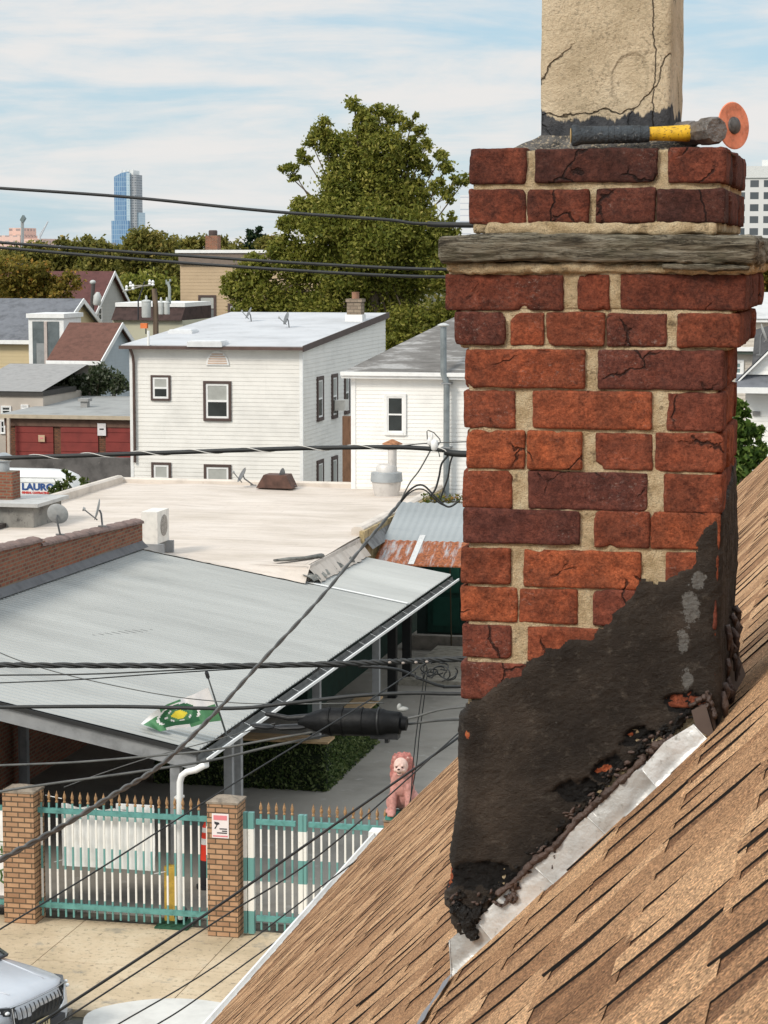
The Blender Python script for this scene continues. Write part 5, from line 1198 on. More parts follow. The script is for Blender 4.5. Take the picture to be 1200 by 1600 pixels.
# chimney on the white house
ch=onflat(553,505); ct=thing('small_chimney','short tan stone chimney with clay pot at the back of the flat grey roof','chimney',tuple(ch))
def cz_at(py,p): return hit(553,py,1,p.y).z
s_=.0265; m=MB(); m.box(ch.x-.30,ch.x+.30,ch.y,ch.y+.6,ch.z-.1,cz_at(468,ch)); m.box(ch.x-.34,ch.x+.34,ch.y-.04,ch.y+.64,cz_at(472,ch),cz_at(468,ch)+.03); m.build('stack',brickwall_mat('tan_block',(.34,.27,.20),(.26,.20,.15),(.20,.16,.12),1,.3,.14,.015),ct)
m=MB(); m.lathe([(.15,0),(.15,.25),(.17,.28)],(ch.x,ch.y+.3,cz_at(468,ch)+.02),12); m.build('clay_pot',M('clay',(.32,.17,.11),.8),ct,smooth=40); m=MB(); m.box(ch.x-.36,ch.x+.36,ch.y-.05,ch.y+.62,ch.z-.1,ch.z+.35); m.build('flashing_skirt',WHT,ct)
# neighbour
nb=thing('hip_roofed_house','white sided house with dark streaked hip roof left of the chimney','house',(-13,76,0))
NBM=sidemat('bright_white_siding',(.84,.82,.78)); ny=71.14; nx0=-16.69; nx1=-9.5; nz=7.62; D_=10.
m=MB(); siding(m,Ymap(ny),[(nx0,-.12),(nx1,-.12),(nx1,nz),(nx0,nz)],.13); m.box(nx0+.01,nx1,ny+.01,ny+D_,-.12,nz-.02); siding(m,Xmap(nx1),[(ny,-.12),(ny+D_,-.12),(ny+D_,nz),(ny,nz)],.13); m.build('siding_wall',NBM,nb,fix=False)
m=MB(); m.box(nx0-.03,nx0+.12,ny-.035,ny+.02,-.12,nz); m.build('corner_board',WHT,nb)
def streak():
    t=NT('streaked_shingle'); c=t.ramp(t.noise(1.2,8,.7,t.co(scale=(.5,2.5,1))),[(.35,(.10,.092,.085)),(.52,(.17,.16,.15)),(.62,(.36,.35,.34)),(.72,(.2,.19,.18))]); return t.fin(c,.9)
px_=hit(727,482,1,ny+5); m=MB(); o=.25; zt=9.75; rx=(nx0+nx1)/2
cor=[(nx0-o,ny-o,nz),(nx1+o,ny-o,nz),(nx1+o,ny+D_+o,nz),(nx0-o,ny+D_+o,nz)]
m.add([(*c,) for c in cor]+[(rx,ny+3.7,zt),(rx,ny+D_-3.7,zt)]+[(c[0],c[1],nz-.10) for c in cor],[(0,1,4),(1,2,5,4),(2,3,5),(3,0,4,5),(9,8,7,6),(0,6,7,1),(1,7,8,2),(2,8,9,3),(3,9,6,0)]); m.build('hip_roof',streak(),nb)
m=MB(); m.box(nx0-o-.05,nx1+o,ny-o-.12,ny-o-.01,nz-.11,nz+.01); m.box(nx0-o-.03,nx1+o,ny-o-.05,ny-.001,nz-.2,nz-.12); m.build('gutter',WHT,nb)
u0,u1,v0,v1=wy(602,634,616,680,ny); window(nb,Ymap(ny),u0-.02,u1+.02,v0,v1+.02,WHT,WHT,GLS,tw=.09,iw=.05)
q=hit(632,553,1,ny+1.2); m=MB(); m.tube([(q.x,ny+1.2,q.z-.3),(q.x,ny+1.2,q.z+.12)],.06,8); m.build('vent_pipe',M('pipe_pale',(.42,.41,.39),.6),nb,smooth=50)
# galvanised flue pipe
fpx=hit(695,600,1,ny-.35); fp_=thing('metal_flue_pipe','tall galvanised metal flue pipe with flat cap up the white siding','pipe',(fpx.x,ny-.35,0))
zt=hit(692,510,1,ny-.35).z; m=MB(); m.tube([(fpx.x-.05,ny-.35,zt),(fpx.x-.04,ny-.35,hit(692,585,1,ny-.35).z),(fpx.x+.05,ny-.3,hit(692,598,1,ny-.3).z),(fpx.x+.05,ny-.3,0)],.10,14); m.build('pipe',M('galvanised',(.27,.30,.31),.45,metal=.5,var=.15,sc=4),fp_,smooth=50)
m=MB(); m.lathe([(.07,-.02),(.19,.02),(.19,.05),(.08,.10),(.0,.11)],(fpx.x-.05,ny-.35,zt),16); m.build('cap',M('cap_pale',(.55,.55,.53),.5,metal=.3),fp_,smooth=40)
for py in (600,700): z=hit(695,py,1,ny-.3).z; m=MB(); m.box(fpx.x-.1,fpx.x+.2,ny-.42,ny-.02,z,z+.04); m.build('bracket',STG,fp_)
bp=hit(640,770,1,72); 
# gap post between the houses
m=MB(); a=hit(541,650,1,79.0); m.box(a.x-.12,a.x+.25,78.9,79.1,0,a.z); tag(m.build('wooden_pole',M('brown_post',(.16,.085,.05),.9,var=.3,sc=5,stretch=(4,4,.5))),'brown wooden pole in the gap between the pale house and the white house','pole')
# generic gable house, ridge along x, gable end facing +x
def gable(name,label,x0,x1,yf_,yr,ze,zr,wall,roof,trimw=.14,win=None,z0=-.12,lap=.2):
    yb=2*yr-yf_; t=thing(name,label,'house',((x0+x1)/2,yr,0))
    m=MB(); siding(m,Ymap(yf_),[(x0,z0),(x1,z0),(x1,ze),(x0,ze)],lap); siding(m,Xmap(x1),[(yf_,z0),(yb,z0),(yb,ze),(yr,zr),(yf_,ze)],lap); m.prism([(yf_+.02,z0),(yb-.02,z0),(yb-.02,ze),(yr,zr-.03),(yf_+.02,ze)],x0,x1-.02,'x'); m.build('siding_wall',wall,t,fix=False)
    s=(zr-ze)/(yr-yf_); o=.35; th=.14
    for sg in (1,-1):
        ya=yr-sg*(yr-yf_+o); za=ze-s*o; m=MB(); vs=[]
        for x in (x0-.2,x1+.3):
            vs+= [(x,ya,za),(x,yr,zr),(x,yr,zr+th),(x,ya,za+th)]
        m.add(vs,[(0,1,2,3),(7,6,5,4),(0,4,5,1),(1,5,6,2),(2,6,7,3),(3,7,4,0)]); m.build('roof_slope',roof,t)
        m=MB(); vs=[]
        for x in (x1+.302,x1+.36): vs+= [(x,ya,za-trimw),(x,yr,zr-trimw),(x,yr,zr+th+.02),(x,ya,za+th+.02)]
        m.add(vs,[(0,1,2,3),(7,6,5,4),(0,4,5,1),(1,5,6,2),(2,6,7,3),(3,7,4,0)]); m.build('rake_board',WHT,t)
    m=MB(); m.box(x0-.2,x1+.35,yf_-o-.12,yf_-o-.01,ze-s*o-.1,ze-s*o+.13); m.build('gutter',WHT,t)
    for (ax,a,b_,c,d) in (win or []): window(t,Xmap(x1) if ax=='x' else Ymap(yf_),a,b_,c,d,WHT,WHT,GLS,tw=.08)
    return t
YEL=sidemat('yellow_siding',(.56,.45,.27)); BLU=sidemat('pale_blue_siding',(.42,.47,.50)); GRY=sidemat('grey_siding',(.40,.39,.36))
GSH=M('grey_shingle',(.145,.15,.165),.95,var=.25,sc=2,spot=((.22,.22,.23),.6)); BSH=M('brown_shingle',(.135,.062,.045),.95,var=.2,sc=3,spot=((.19,.10,.075),.6)); MSH=M('maroon_shingle',(.105,.042,.038),.95,var=.2,sc=2,spot=((.15,.07,.06),.6))
yh_=gable('gabled_house','yellow gabled house with grey shingle roof at the left edge',-70,-47.3,125.3,129.9,6.48,8.63,YEL,GSH,win=[('x',129.2,130.3,5.9,6.9)])
# white tall dormer bay in front of it
dx0,dx1=hit(44,540,1,124.2).x,hit(99,540,1,124.2).x; dz1=hit(60,490,1,124.2).z; dz0=hit(60,596,1,124.2).z
m=MB(); m.box(dx0,dx1,124.3,127.2,dz0,dz1-.25); m.box(dx0-.08,dx1+.08,124.15,127.4,dz1-.25,dz1); m.build('dormer_bay',WHT,yh_)
m=MB(); a0,a1=dx0+.25,dx1-.28; m.box(a0,(a0+a1)/2-.08,124.26,124.29,dz0+.75,dz1-.45); m.box((a0+a1)/2+.12,a1,124.26,124.29,dz0+.75,dz1-.45); m.build('dormer_glass',M('grey_glass',(.13,.15,.155),.25,var=.2,sc=2),yh_)
m=MB(); m.box(a0+.25,a0+.85,124.22,124.25,dz0+.9,dz0+2.2); m.build('inner_frame',M('frame_grey',(.26,.27,.27),.6),yh_)
m=MB(); m.box((a0+a1)/2-.08,(a0+a1)/2+.10,124.2,124.29,dz0+.75,dz1-.45); m.build('mullion',M('mullion_pink',(.5,.42,.38),.7),yh_); m=MB(); m.box(dx0+.35,dx0+.75,124.25,124.29,dz0+.1,dz0+.45); m.build('low_window',GLS,yh_)
br_=gable('gabled_house','small house with reddish brown shingle roof and pale blue gable',-45.1,-42.45,119.5,122.85,5.62,7.42,BLU,BSH,win=[('x',121.5,122.5,3.2,4.1)])
# its rendered front wall extends lower, pale pinkish
m=MB(); m.box(-45.4,-42.45,119.35,119.49,-.1,5.5); m.build('rendered_wall',M('pale_render',(.56,.50,.45),.9,var=.2,sc=1),br_)
u0,u1,v0,v1=wy(107,122,565,620,119.3); window(br_,Ymap(119.34),u0,u1,v0,v1,GRY,GRY,GLS,tw=.06)
gable('gabled_house','far house with maroon shingle roof and grey gable below the treeline',-68,-56.0,155.5,160.8,6.4,10.05,GRY,MSH,win=[('x',157.8,158.6,6.6,7.6)],lap=.25)
lc=hit(22,430,1,162); m=MB(); m.box(lc.x-.5,lc.x+.45,161.5,162.5,6,hit(22,415,1,162).z); m.box(lc.x-.6,lc.x+.55,161.4,162.6,hit(22,415,1,162).z,hit(22,415,1,162).z+.15); tag(m.build('render_chimney',M('grey_render',(.36,.34,.31),.9)),'pale rendered chimney at the far left among the trees','chimney')
# pair of low buildings between
lb_=thing('low_building','low building with dark brown mansard band and white parapet behind the utility pole','building',(-49,135,0))
a,c,zb0,zt0=wy(176,285,500,480,132); m=MB(); m.box(a,c,132,138,-.1,zb0); m.build('wall',sidemat('cream_siding',(.52,.50,.38)),lb_)
m=MB(); m.add([(a,131.7,zb0),(c,131.7,zb0),(c,132.6,zt0),(a,132.6,zt0),(a,138,zb0),(c,138,zb0),(c,138,zt0),(a,138,zt0)],[(0,1,2,3),(5,4,7,6),(0,3,7,4),(1,5,6,2),(3,2,6,7),(0,4,5,1)]); m.build('mansard',M('dark_brown_shingle',(.055,.032,.028),.95,var=.3,sc=3),lb_)
m=MB(); m.box(a,c,132.5,138,zt0,zt0+.25); m.build('white_parapet',WHT,lb_)
# tan apartment
tn_=thing('apartment_building','tan sided flat roofed building with brown cornice behind the big tree','building',(-41,150,0))
TN=sidemat('tan_siding',(.50,.37,.235)); m=MB(); siding(m,Ymap(144.3),[(-45.45,-.1),(-36,-.1),(-36,10.75),(-45.45,10.75)],.22); m.box(-45.44,-36,144.32,156,-.1,10.72); m.build('siding_wall',TN,tn_,fix=False)
m=MB(); m.box(-45.5,-36,144.1,156,10.75,11.5); m.build('brown_cornice',M('cornice_brown',(.20,.155,.125),.7,var=.1),tn_); m=MB(); m.box(-45.7,-36,144.0,156.1,11.5,11.7); m.build('roof_edge',WHT,tn_)
for q in ((310,338,461,504),(356,384,474,506)): 
    u0,u1,v0,v1=wy(*q,144.3); window(tn_,Ymap(144.3),u0,u1,v0,v1,BRT,BRT,M('storm_glass',(.16,.17,.17),.3,var=.1),tw=.12,blind=BLD)
a=hit(333,388,1,149); m=MB(); m.box(a.x-.42,a.x+.42,148.6,149.4,11.6,hit(333,368,1,149).z); m.build('brick_stack',BRK,tn_); m=MB(); m.lathe([(.30,0),(.30,.3),(.24,.36)],(a.x,149,hit(333,368,1,149).z),12); m.build('chimney_pot',M('dark_pot',(.07,.05,.045),.8),tn_)
# garages
gt=thing('garage_block','low brick garage block with three dark red doors and flat grey roof','garage',(-42,114,0))
ga,gb,gz0,gz1=wy(10,210,740,655,108.1); GB=brickwall_mat('garage_brick',(.26,.115,.065),(.15,.065,.045),(.12,.075,.05),1,.3,.1,.02)
m=MB(); m.box(ga,gb,108.1,116,-.1,gz1-.02); m.build('brick_wall',GB,gt)
zr1=hit(100,626,1,119).z; 
m=MB(); m.add([(ga-.3,107.8,gz1),(gb,107.8,gz1),(gb,118,gz1+.35),(ga+.6,118,gz1+.35),(ga-.3,107.8,gz1+.16),(gb,107.8,gz1+.16),(gb,118,gz1+.5),(ga+.6,118,gz1+.5)],[(3,2,1,0),(4,5,6,7),(0,1,5,4),(1,2,6,5),(2,3,7,6),(3,0,4,7)]); m.build('flat_roof',M('gravel_roof',(.30,.30,.29),.95,var=.15,sc=1),gt)
m=MB(); m.box(ga-.35,gb,107.7,107.79,gz1-.02,gz1+.17); m.build('fascia',M('fascia_tan',(.46,.38,.28),.6),gt)
m=MB(); m.box(ga-.02,gb,107.98,108.09,gz1-.42,gz1-.03); m.build('lintel_band',M('lintel_brown',(.15,.085,.06),.8,var=.2),gt)
DRM=M('garage_red',(.22,.035,.028),.6,var=.15,sc=1.5)
for q in ((25,83),(96,153),(166,222)):
    u0,u1,v0,v1=wy(q[0],q[1],735,662,108.05); m=MB()
    for k in range(5): m.box(u0,u1,108.03,108.08,v0+(v1-v0)*k/5+.015,v0+(v1-v0)*(k+1)/5-.01)
    m.box(u0,u1,108.06,108.09,v0,v1); m.build('garage_door',DRM,gt)
for (px,py,s,col,l) in ((65,685,.17,(.55,.38,.25),'small square notice on the left garage door'),(159,671,.22,(.70,.66,.66),'white notice on the brick between garage doors')):
    a=hit(px,py,1,107.95); m=MB(); m.box(a.x-s,a.x+s,107.93,107.95,a.z-s*(1.4 if px>100 else 1),a.z+s*(1.4 if px>100 else 1)); t_=m.build('notice',M('notice%d'%px,col,.5),gt)
    m=MB(); m.box(a.x-s*.5,a.x+s*.5,107.92,107.928,a.z-.02,a.z+.05); m.build('printed_mark',BLK if px>100 else RED,t_)
a=hit(133,633,1,112); m=MB(); m.box(a.x-.18,a.x+.18,111.8,112.2,gz1,gz1+.65); m.box(a.x-.28,a.x+.28,111.7,112.3,gz1+.6,gz1+.75); m.build('roof_vent',M('vent_grey2',(.30,.29,.28),.6),gt)
m=MB(); a=hit(14,700,1,107.6); m.box(a.x-.06,a.x+.08,107.5,107.65,0,gz1); m.build('downpipe',M('pipe_tan',(.55,.45,.36),.6),gt)
# grey retaining wall below garages
a,c,z0_,z1_=wy(-20,204,800,716,101); m=MB(); m.box(a,c,101,101.3,-.1,z1_); tag(m.build('retaining_wall',M('stained_concrete',(.125,.115,.11),.95,var=.35,sc=.9,spot=((.22,.19,.18),.62),bumpv=.4,bsc=6)),'stained dark grey concrete wall below the red garages','wall')
# flat grey building at left
lg=thing('flat_roofed_building','flat grey roof with dark edge at the left edge below the yellow house','building',(-45,103,0))
a,c,z0_,z1_=wy(-60,66,700,612,112); m=MB(); m.box(a,c,112.1,118,-.1,z1_-.25); m.build('wall',sidemat('beige_wall',(.48,.42,.36)),lg); m=MB(); m.box(a,c+.05,112,117,z1_-.25,z1_); m.build('dark_edge',M('dark_edge',(.06,.055,.05),.8),lg); m=MB(); m.add([(a,111.95,z1_+.005),(c,111.95,z1_+.005),(c,119,z1_+1.1),(a,119,z1_+1.1)],[(0,1,2,3)]); m.build('roof_surface',M('pale_roof',(.30,.29,.28),.9,var=.1),lg)
for q in ((2,18,634,648),(33,45,632,640),(0,9,656,678)):
    u0,u1,v0,v1=wy(*q,112.1); window(lg,Ymap(112.1),u0,u1,v0,v1,WHT,WHT,GLS,tw=.05)
# near-left brick chimney with metal cap, over grey roof edge
nc_=thing('brick_chimney','square red brick chimney with grey metal cowl at the left edge below the garages','chimney',(-24.5,58,0))
a,c,z0_,z1_=wy(-12,19,790,738,60); m=MB(); m.box(a,c,60,60.6,2.5,z1_); m.build('brick_stack',BRK,nc_)
m=MB(); cx2=hit(6,730,1,60.3).x; m.lathe([(.16,0),(.16,.36)],(cx2,60.3,z1_),14); m.lathe([(.25,.40),(.24,.44),(.08,.52),(0,.52)],(cx2,60.3,z1_),14); m.lathe([(.21,.28),(.21,.33)],(cx2,60.3,z1_),14); m.build('metal_cowl',VG,nc_,smooth=40)
rb=thing('low_roof_building','weathered grey flat roof strips at the left edge under the brick chimney','building',(-26,60,0))
a,c,z0_,z1_=wy(-80,52,830,792,59.3); m=MB(); m.box(a-1,c,59.3,61.5,0,z1_-.0); m.build('wall',M('weathered_grey',(.22,.21,.19),.9,var=.4,sc=1.5,spot=((.08,.075,.07),.58)),rb); m=MB(); m.box(a-1,c+.2,59.1,61.6,z1_+.002,z1_+.10); m.build('pale_coping',M('pale_coping',(.46,.45,.43),.8),rb); m=MB(); m.box(a-1,c-.8,57.2,59.28,0,hit(30,832,1,57.3).z); m.build('lower_roof',M('dark_lower_roof',(.06,.05,.045),.9,var=.3),rb)
# ================= VAN =================
vy=90.; vn_=thing('white_van','white van with blue and red lettering parked behind plants','van',(-32,vy,0))
vx0,vx1=hit(28,760,1,vy).x,hit(122,770,1,vy).x; vt1=hit(50,737,1,vy).z
def vx(px): return hit(px,760,1,vy).x
def vz_(py): return hit(60,py,1,vy).z
VW=M('van_white',(.78,.78,.77),.3,var=.05,spec=.6)
def loft(mb,sts,ring,mi=None):
    o=len(mb.v); n=None
    for s in sts:
        r_=ring(*s); n=len(r_); mb.v+= [tuple(p) for p in r_]
    for i in range(len(sts)-1):
        for j in range(n): mb.f.append((o+i*n+j,o+i*n+(j+1)%n,o+(i+1)*n+(j+1)%n,o+(i+1)*n+j)); mb.mi.append(mi or 0)
    mb.f.append(tuple(o+j for j in range(n))); mb.mi.append(mi or 0); mb.f.append(tuple(o+(len(sts)-1)*n+j for j in range(n-1,-1,-1))); mb.mi.append(mi or 0)
def vring(x,zt,zb=.45,w=1.0):
    r=[]
    for k in range(24):
        an=2*math.pi*k/24; c,s=math.cos(an),math.sin(an); e=.28
        r.append((x,vy+1.0+w*math.copysign(abs(c)**e,c),(zt+zb)/2+(zt-zb)/2*math.copysign(abs(s)**.4,s)))
    return r
H=vt1; xr0=vx(122)
m=MB(); loft(m,[(vx0-2.6,H-.08,.45,.95),(vx0-2.5,H,.4,1.0),(vx(60),H,.4,1.0),(vx(85),H-.04,.4,1.0),(vx(100),H-.22,.4,.99),(vx(112),H-.62,.4,.97),(xr0,H-1.08,.4,.95),(xr0+.7,H-1.35,.45,.9),(xr0+.9,H-1.7,.5,.8)],vring)
m.build('body',VW,vn_,smooth=50)
m=MB(); m.prism([(vx(104),vz_(765)),(vx(110),vz_(757)),(vx(119),vz_(770)),(vx(117),vz_(772))],vy-.005,vy+.03,'y'); m.build('side_window',GLS,vn_)
m=MB(); m.box(vx(26.5),vx(29),vy-.06,vy+.01,vz_(775),vz_(765)); m.build('rear_lamp',M('lamp_blue',(.08,.11,.14),.3),vn_)
for x in (vx0-1.6,xr0-.3):
    m=MB(); m.lathe([(.2,0),(.36,.02),(.36,.2),(.2,.22)],(x,vy-.02,.25),20,(0,1,0)); w=m.build('wheel',BLK,vn_,smooth=40); m=MB(); m.lathe([(.2,-.01),(.05,-.03)],(x,vy-.02,.25),14,(0,1,0)); m.build('rim',STG,w)
ty=vy-.012; hL=abs(vz_(756)-vz_(766)); 
text_mesh('LAURO',hL*1.42,M('letter_blue',(.03,.08,.25),.5,var=0),vn_,(vx(34),ty,vz_(765.5)),(1,0,0),(0,0,1),bold=.018,xs=1.0*(vx(86)-vx(34))/(hL*1.42*3.37))
text_mesh('GENERAL CONTRACTING',hL*.46,M('letter_red',(.60,.05,.04),.5,var=0),vn_,(vx(34),ty,vz_(771.5)),(1,0,0),(0,0,1),bold=.008,xs=(vx(80)-vx(34))/(hL*.46*12.7))
m=MB()
for a,c,z in ((40,56,777),(58,66,776),(45,55,780)): m.box(vx(a),vx(c),ty-.002,ty+.01,vz_(z),vz_(z-2.2))
m.build('small_print',M('print_grey',(.16,.18,.20),.6),vn_)
for a,c,z in ((30,98,746),(30,95,754)): m=MB(); m.box(vx(a),vx(c),ty+.004,ty+.012,vz_(z)-.012,vz_(z)+.012); m.build('body_crease',M('crease',(.45,.45,.44),.5),vn_)
# shrubs by van, yellow-green
BL=leafmat('shrub_leaf',[(0,(.03,.055,.012)),(.5,(.09,.13,.03)),(.85,(.18,.21,.06)),(1,(.26,.27,.12))])
def shrub(label,pxs,y,n,leaf,mat,seed,name='shrub',asp=1.0,stems=5):
    rs=np.random.RandomState(seed); P=[]; base=None
    for (px,py,r) in pxs:
        c=hit(px,py,1,y); R_=r*abs((c-CAM).dot(FW))/F
        k=int(n*r*r/sum(q[2]**2 for q in pxs))
        cl=rs.normal(size=(max(3,k//14),3)); cl/=np.linalg.norm(cl,axis=1)[:,None]; cl*=rs.uniform(.3,1.0,(len(cl),1))
        for i in range(k):
            q=cl[i%len(cl)]+rs.normal(size=3)*.16; P.append((c.x+q[0]*R_,c.y+q[1]*R_*.8,c.z+q[2]*R_*asp))
    cx=np.mean([p[0] for p in P]); t=thing(name,label,'plant',(cx,y,0)); leaves_obj('foliage',P,leaf,mat,t,seed)
    m=MB(); rg=random.Random(seed)
    for _ in range(stems):
        q=rg.choice(P); m.tube([(cx+rg.uniform(-.3,.3),y,-.1),((cx+q[0])/2,y,q[2]*.5),q],[.05,.035,.012],6)
    m.build('stem',M('stem',(.09,.07,.04),.9),t); return t
shrub('leafy green shrub in front of the white van',[(95,765,16),(85,775,12),(108,748,9),(104,738,6)],88,700,.10,BL,1)
shrub('yellowish shrub right of the white van by the grey wall',[(135,762,14),(150,765,10),(128,775,10)],90,500,.10,BL,2)
shrub('low green bush growing along the wall left of the pale house',[(195,757,8),(175,760,6)],92,200,.09,BL,4)
SHB=leafmat('grey_green_leaf',[(0,(.025,.04,.015)),(.5,(.075,.095,.045)),(.85,(.15,.16,.10)),(1,(.34,.33,.28))])
shrub('sprawling dark green bushes on the garage roof behind its vent',[(85,605,20),(110,598,22),(135,600,18),(160,590,24),(185,600,20),(75,618,12),(150,615,15)],118.3,4200,.13,SHB,5,asp=.9,stems=8)
# ================= UTILITY POLES FAR =================
PW=M('pole_wood',(.16,.115,.08),.9,var=.35,sc=3,stretch=(3,3,.3)); TRG=M('transformer_grey',(.50,.51,.49),.5,var=.1)
up=thing('utility_pole','weathered wooden utility pole with three pale transformers behind the flat grey roof','utility pole',(0,0,0))
py_=102.; a=hit(244,530,1,py_); 
def Q(px,py): return hit(px,py,1,py_)
m=MB(); m.tube([(a.x,py_,-.1),tuple(Q(243,480)),tuple(Q(241,451))],[.16,.13,.12],10); m.build('pole',PW,up,smooth=50)
for px,w,y0,y1 in ((231,.22,468,496),(254,.13,471,491),(263,.13,471,491)):
    c=Q(px,y1); h=Q(px,y0).z-c.z; t_=MB(); t_.lathe([(w*.9,0),(w,.05),(w,h*.86),(w*1.08,h*.88),(w*1.05,h*.94),(w*.4,h)],(c.x,py_-.2,c.z),16); t_.lathe([(.05,h),(.06,h+.1),(.03,h+.2)],(c.x,py_-.2,c.z),8); t_.build('transformer',TRG,up,smooth=40)
m=MB(); m.tube([Q(192,456),Q(222,447),Q(240,445)],.035,6); m.tube([Q(205,447),Q(222,446)],.03,6); m.build('crossarm',M('crossarm',(.32,.30,.26),.8),up)
for px,py in ((204,446),(208,450),(198,452),(234,443),(239,444)): m=MB(); m.lathe([(.04,0),(.09,.06),(.05,.12),(.08,.18),(.03,.28)],Q(px,py+3),8); m.build('insulator',WHT,up,smooth=40)
m=MB(); m.tube([Q(216,500),Q(216,470),Q(226,440)],.035,6); m.tube([Q(228,522),Q(228,506)],.03,6); m.build('riser_cable',BLK,up)
m=MB(); m.tube([Q(265,475),Q(265,450),Q(262,440)],.07,8); m.tube([Q(265,441),Q(260,444),Q(260,437)],.04,6); m.tube([Q(266,440),Q(266,436)],.05,6); m.build('bracket',M('bracket_grey',(.33,.36,.34),.6),up)
c=Q(226,509); m=MB(); m.box(c.x-.18,c.x+.14,py_-.1,py_+.1,c.z-.12,c.z+.12); m.build('orange_marker',M('orange_marker',(.75,.2,.06),.5),up)
up2=thing('street_lamp','thin dark pole with pale lamp head in front of the maroon roof','street lamp',tuple(hit(144,500,1,140)))
def Q2(px,py): return hit(px,py,1,140)
m=MB(); m.tube([Q2(144,640),Q2(144,470),Q2(146,442)],.13,8); m.build('pole',M('dark_pole',(.07,.06,.055),.7),up2); c=Q2(151,477); m=MB(); m.lathe([(.2,0),(.26,.1),(.26,.6),(.1,.85)],c,12,(.12,0,1)); m.build('lamp_head',TRG,up2,smooth=40); m=MB(); m.ball(Q2(145,441),.2,.2,.15); m.build('top_cap',TRG,up2,smooth='all')
# ================= RIGHT EDGE HOUSES =================
rh=thing('gabled_house','white sided house with dark shingle roof and white rake board at the right edge','house',(-1,60,0))
ry=55.6
def Rr(px,py): return hit(px,py,1,ry)
m=MB(); a=Rr(1165,606); siding(m,Ymap(ry),[(a.x,-.1),(2,-.1),(2,Rr(1170,608).z),(a.x,Rr(1170,608).z)],.12); m.box(a.x+.01,2,ry+.02,ry+6,-.1,a.z-.02); m.build('siding_wall',NBM,rh,fix=False)
m=MB(); za=Rr(1150,604).z; zb2=za+.3; xa=Rr(1150,604).x
m.prism([(ry-.6,za),(ry+.0,zb2),(ry+.0,za-.05),(ry-.6,za-.08)],xa,2,'x'); m.build('skirt_roof',GSH,rh); m=MB(); m.box(xa,2,ry-.68,ry-.61,za-.12,za+.02); m.build('gutter',WHT,rh)
m=MB(); p0,p1=Rr(1151,600),Rr(1204,549); dz=.10; m.prism([(p0.x,p0.z),(p1.x+1.5,p1.z+1.5*(p1.z-p0.z)/(p1.x-p0.x)),(p1.x+1.5,p1.z+1.5*(p1.z-p0.z)/(p1.x-p0.x)+.13),(p0.x,p0.z+.08)],ry-.3,ry-.2,'y'); m.build('rake_board',WHT,rh)
m=MB(); q=1.5*(p1.z-p0.z)/(p1.x-p0.x); siding(m,Ymap(ry-.1),[(p0.x+.2,zb2),(p1.x+1.5,zb2),(p1.x+1.5,p1.z+q)],.12); m.build('gable_siding',NBM,rh,fix=False)
m=MB(); m.add([(p0.x,ry-.3,p0.z+.10),(p1.x+1.5,ry-.3,p1.z+q+.15),(p1.x+1.5,ry+5,p1.z+q+.15),(p0.x,ry+5,p0.z+.10),(p0.x,ry-.3,p0.z+.05),(p1.x+1.5,ry-.3,p1.z+q+.10),(p1.x+1.5,ry+5,p1.z+q+.10),(p0.x,ry+5,p0.z+.05)],[(0,1,2,3),(7,6,5,4),(0,4,5,1),(1,5,6,2),(2,6,7,3),(3,7,4,0)]); m.build('roof_slope',GSH,rh)
c=Rr(1182,646); m=MB(); m.box(c.x-.09,c.x+.09,ry-.06,ry-.02,c.z-.05,c.z+.05); m.build('wall_vent',M('vent_grey3',(.25,.24,.23),.6),rh)
r2=thing('white_house','white and cream house with bay window seen beyond the right edge','house',(-2,72,0)); r2y=72.
def R2(px,py): return hit(px,py,1,r2y)
a=R2(1130,480); 
m=MB(); siding(m,Ymap(r2y),[(a.x,-.1),(3,-.1),(3,R2(1150,498).z),(a.x,R2(1150,498).z)],.12); m.box(a.x+.01,3,r2y+.02,r2y+9,-.1,R2(1150,498).z-.02); m.build('siding_wall',M('cream_band',(.56,.50,.43),.7,var=.15),r2,fix=False)
m=MB(); m.box(a.x,3,r2y-.35,r2y-.05,R2(1150,548).z,R2(1150,542).z); m.box(a.x,3,r2y-.25,r2y-.05,R2(1150,503).z,R2(1150,498).z); m.build('cornice',WHT,r2); m=MB(); m.box(a.x,3,r2y-.3,r2y-.05,R2(1150,553).z,R2(1150,548).z); m.build('cornice_underband',M('green_trim',(.06,.075,.06),.7),r2)  # dark green strip along the underside of the white cornice
z=R2(1150,498).z; m=MB(); m.add([(a.x,r2y-.3,z+.01),(3,r2y-.3,z+.01),(3,r2y+5,z+.75),(a.x,r2y+5,z+.75)],[(0,1,2,3)]); m.add([(a.x,r2y+5,z+.75),(3,r2y+5,z+.75),(3,r2y+5,z-.3),(a.x,r2y+5,z-.3)],[(0,1,2,3)]); m.build('roof_surface',M('pale_far_roof',(.55,.54,.53),.8),r2)
u0,u1,v0,v1=wy(1146,1162,562,588,r2y); window(r2,Ymap(r2y),u0,u1,v0,v1,WHT,WHT,M('teal_glass',(.18,.25,.25),.3),tw=.07)
dd=hit(1194,520,1,62); dish('pale satellite dish at the right edge above the dark roof',dd,.26,(.8,.1,.3),(dd.x-.1,62,dd.z-.6),mat=DG)
dkr=thing('dark_roofed_house','steep dark shingle roof between the two white houses at the right edge','house',(-2,64,0)); m=MB(); p=[hit(1172,600,1,62),hit(1180,515,1,64),hit(1215,505,1,64),hit(1240,600,1,62)]
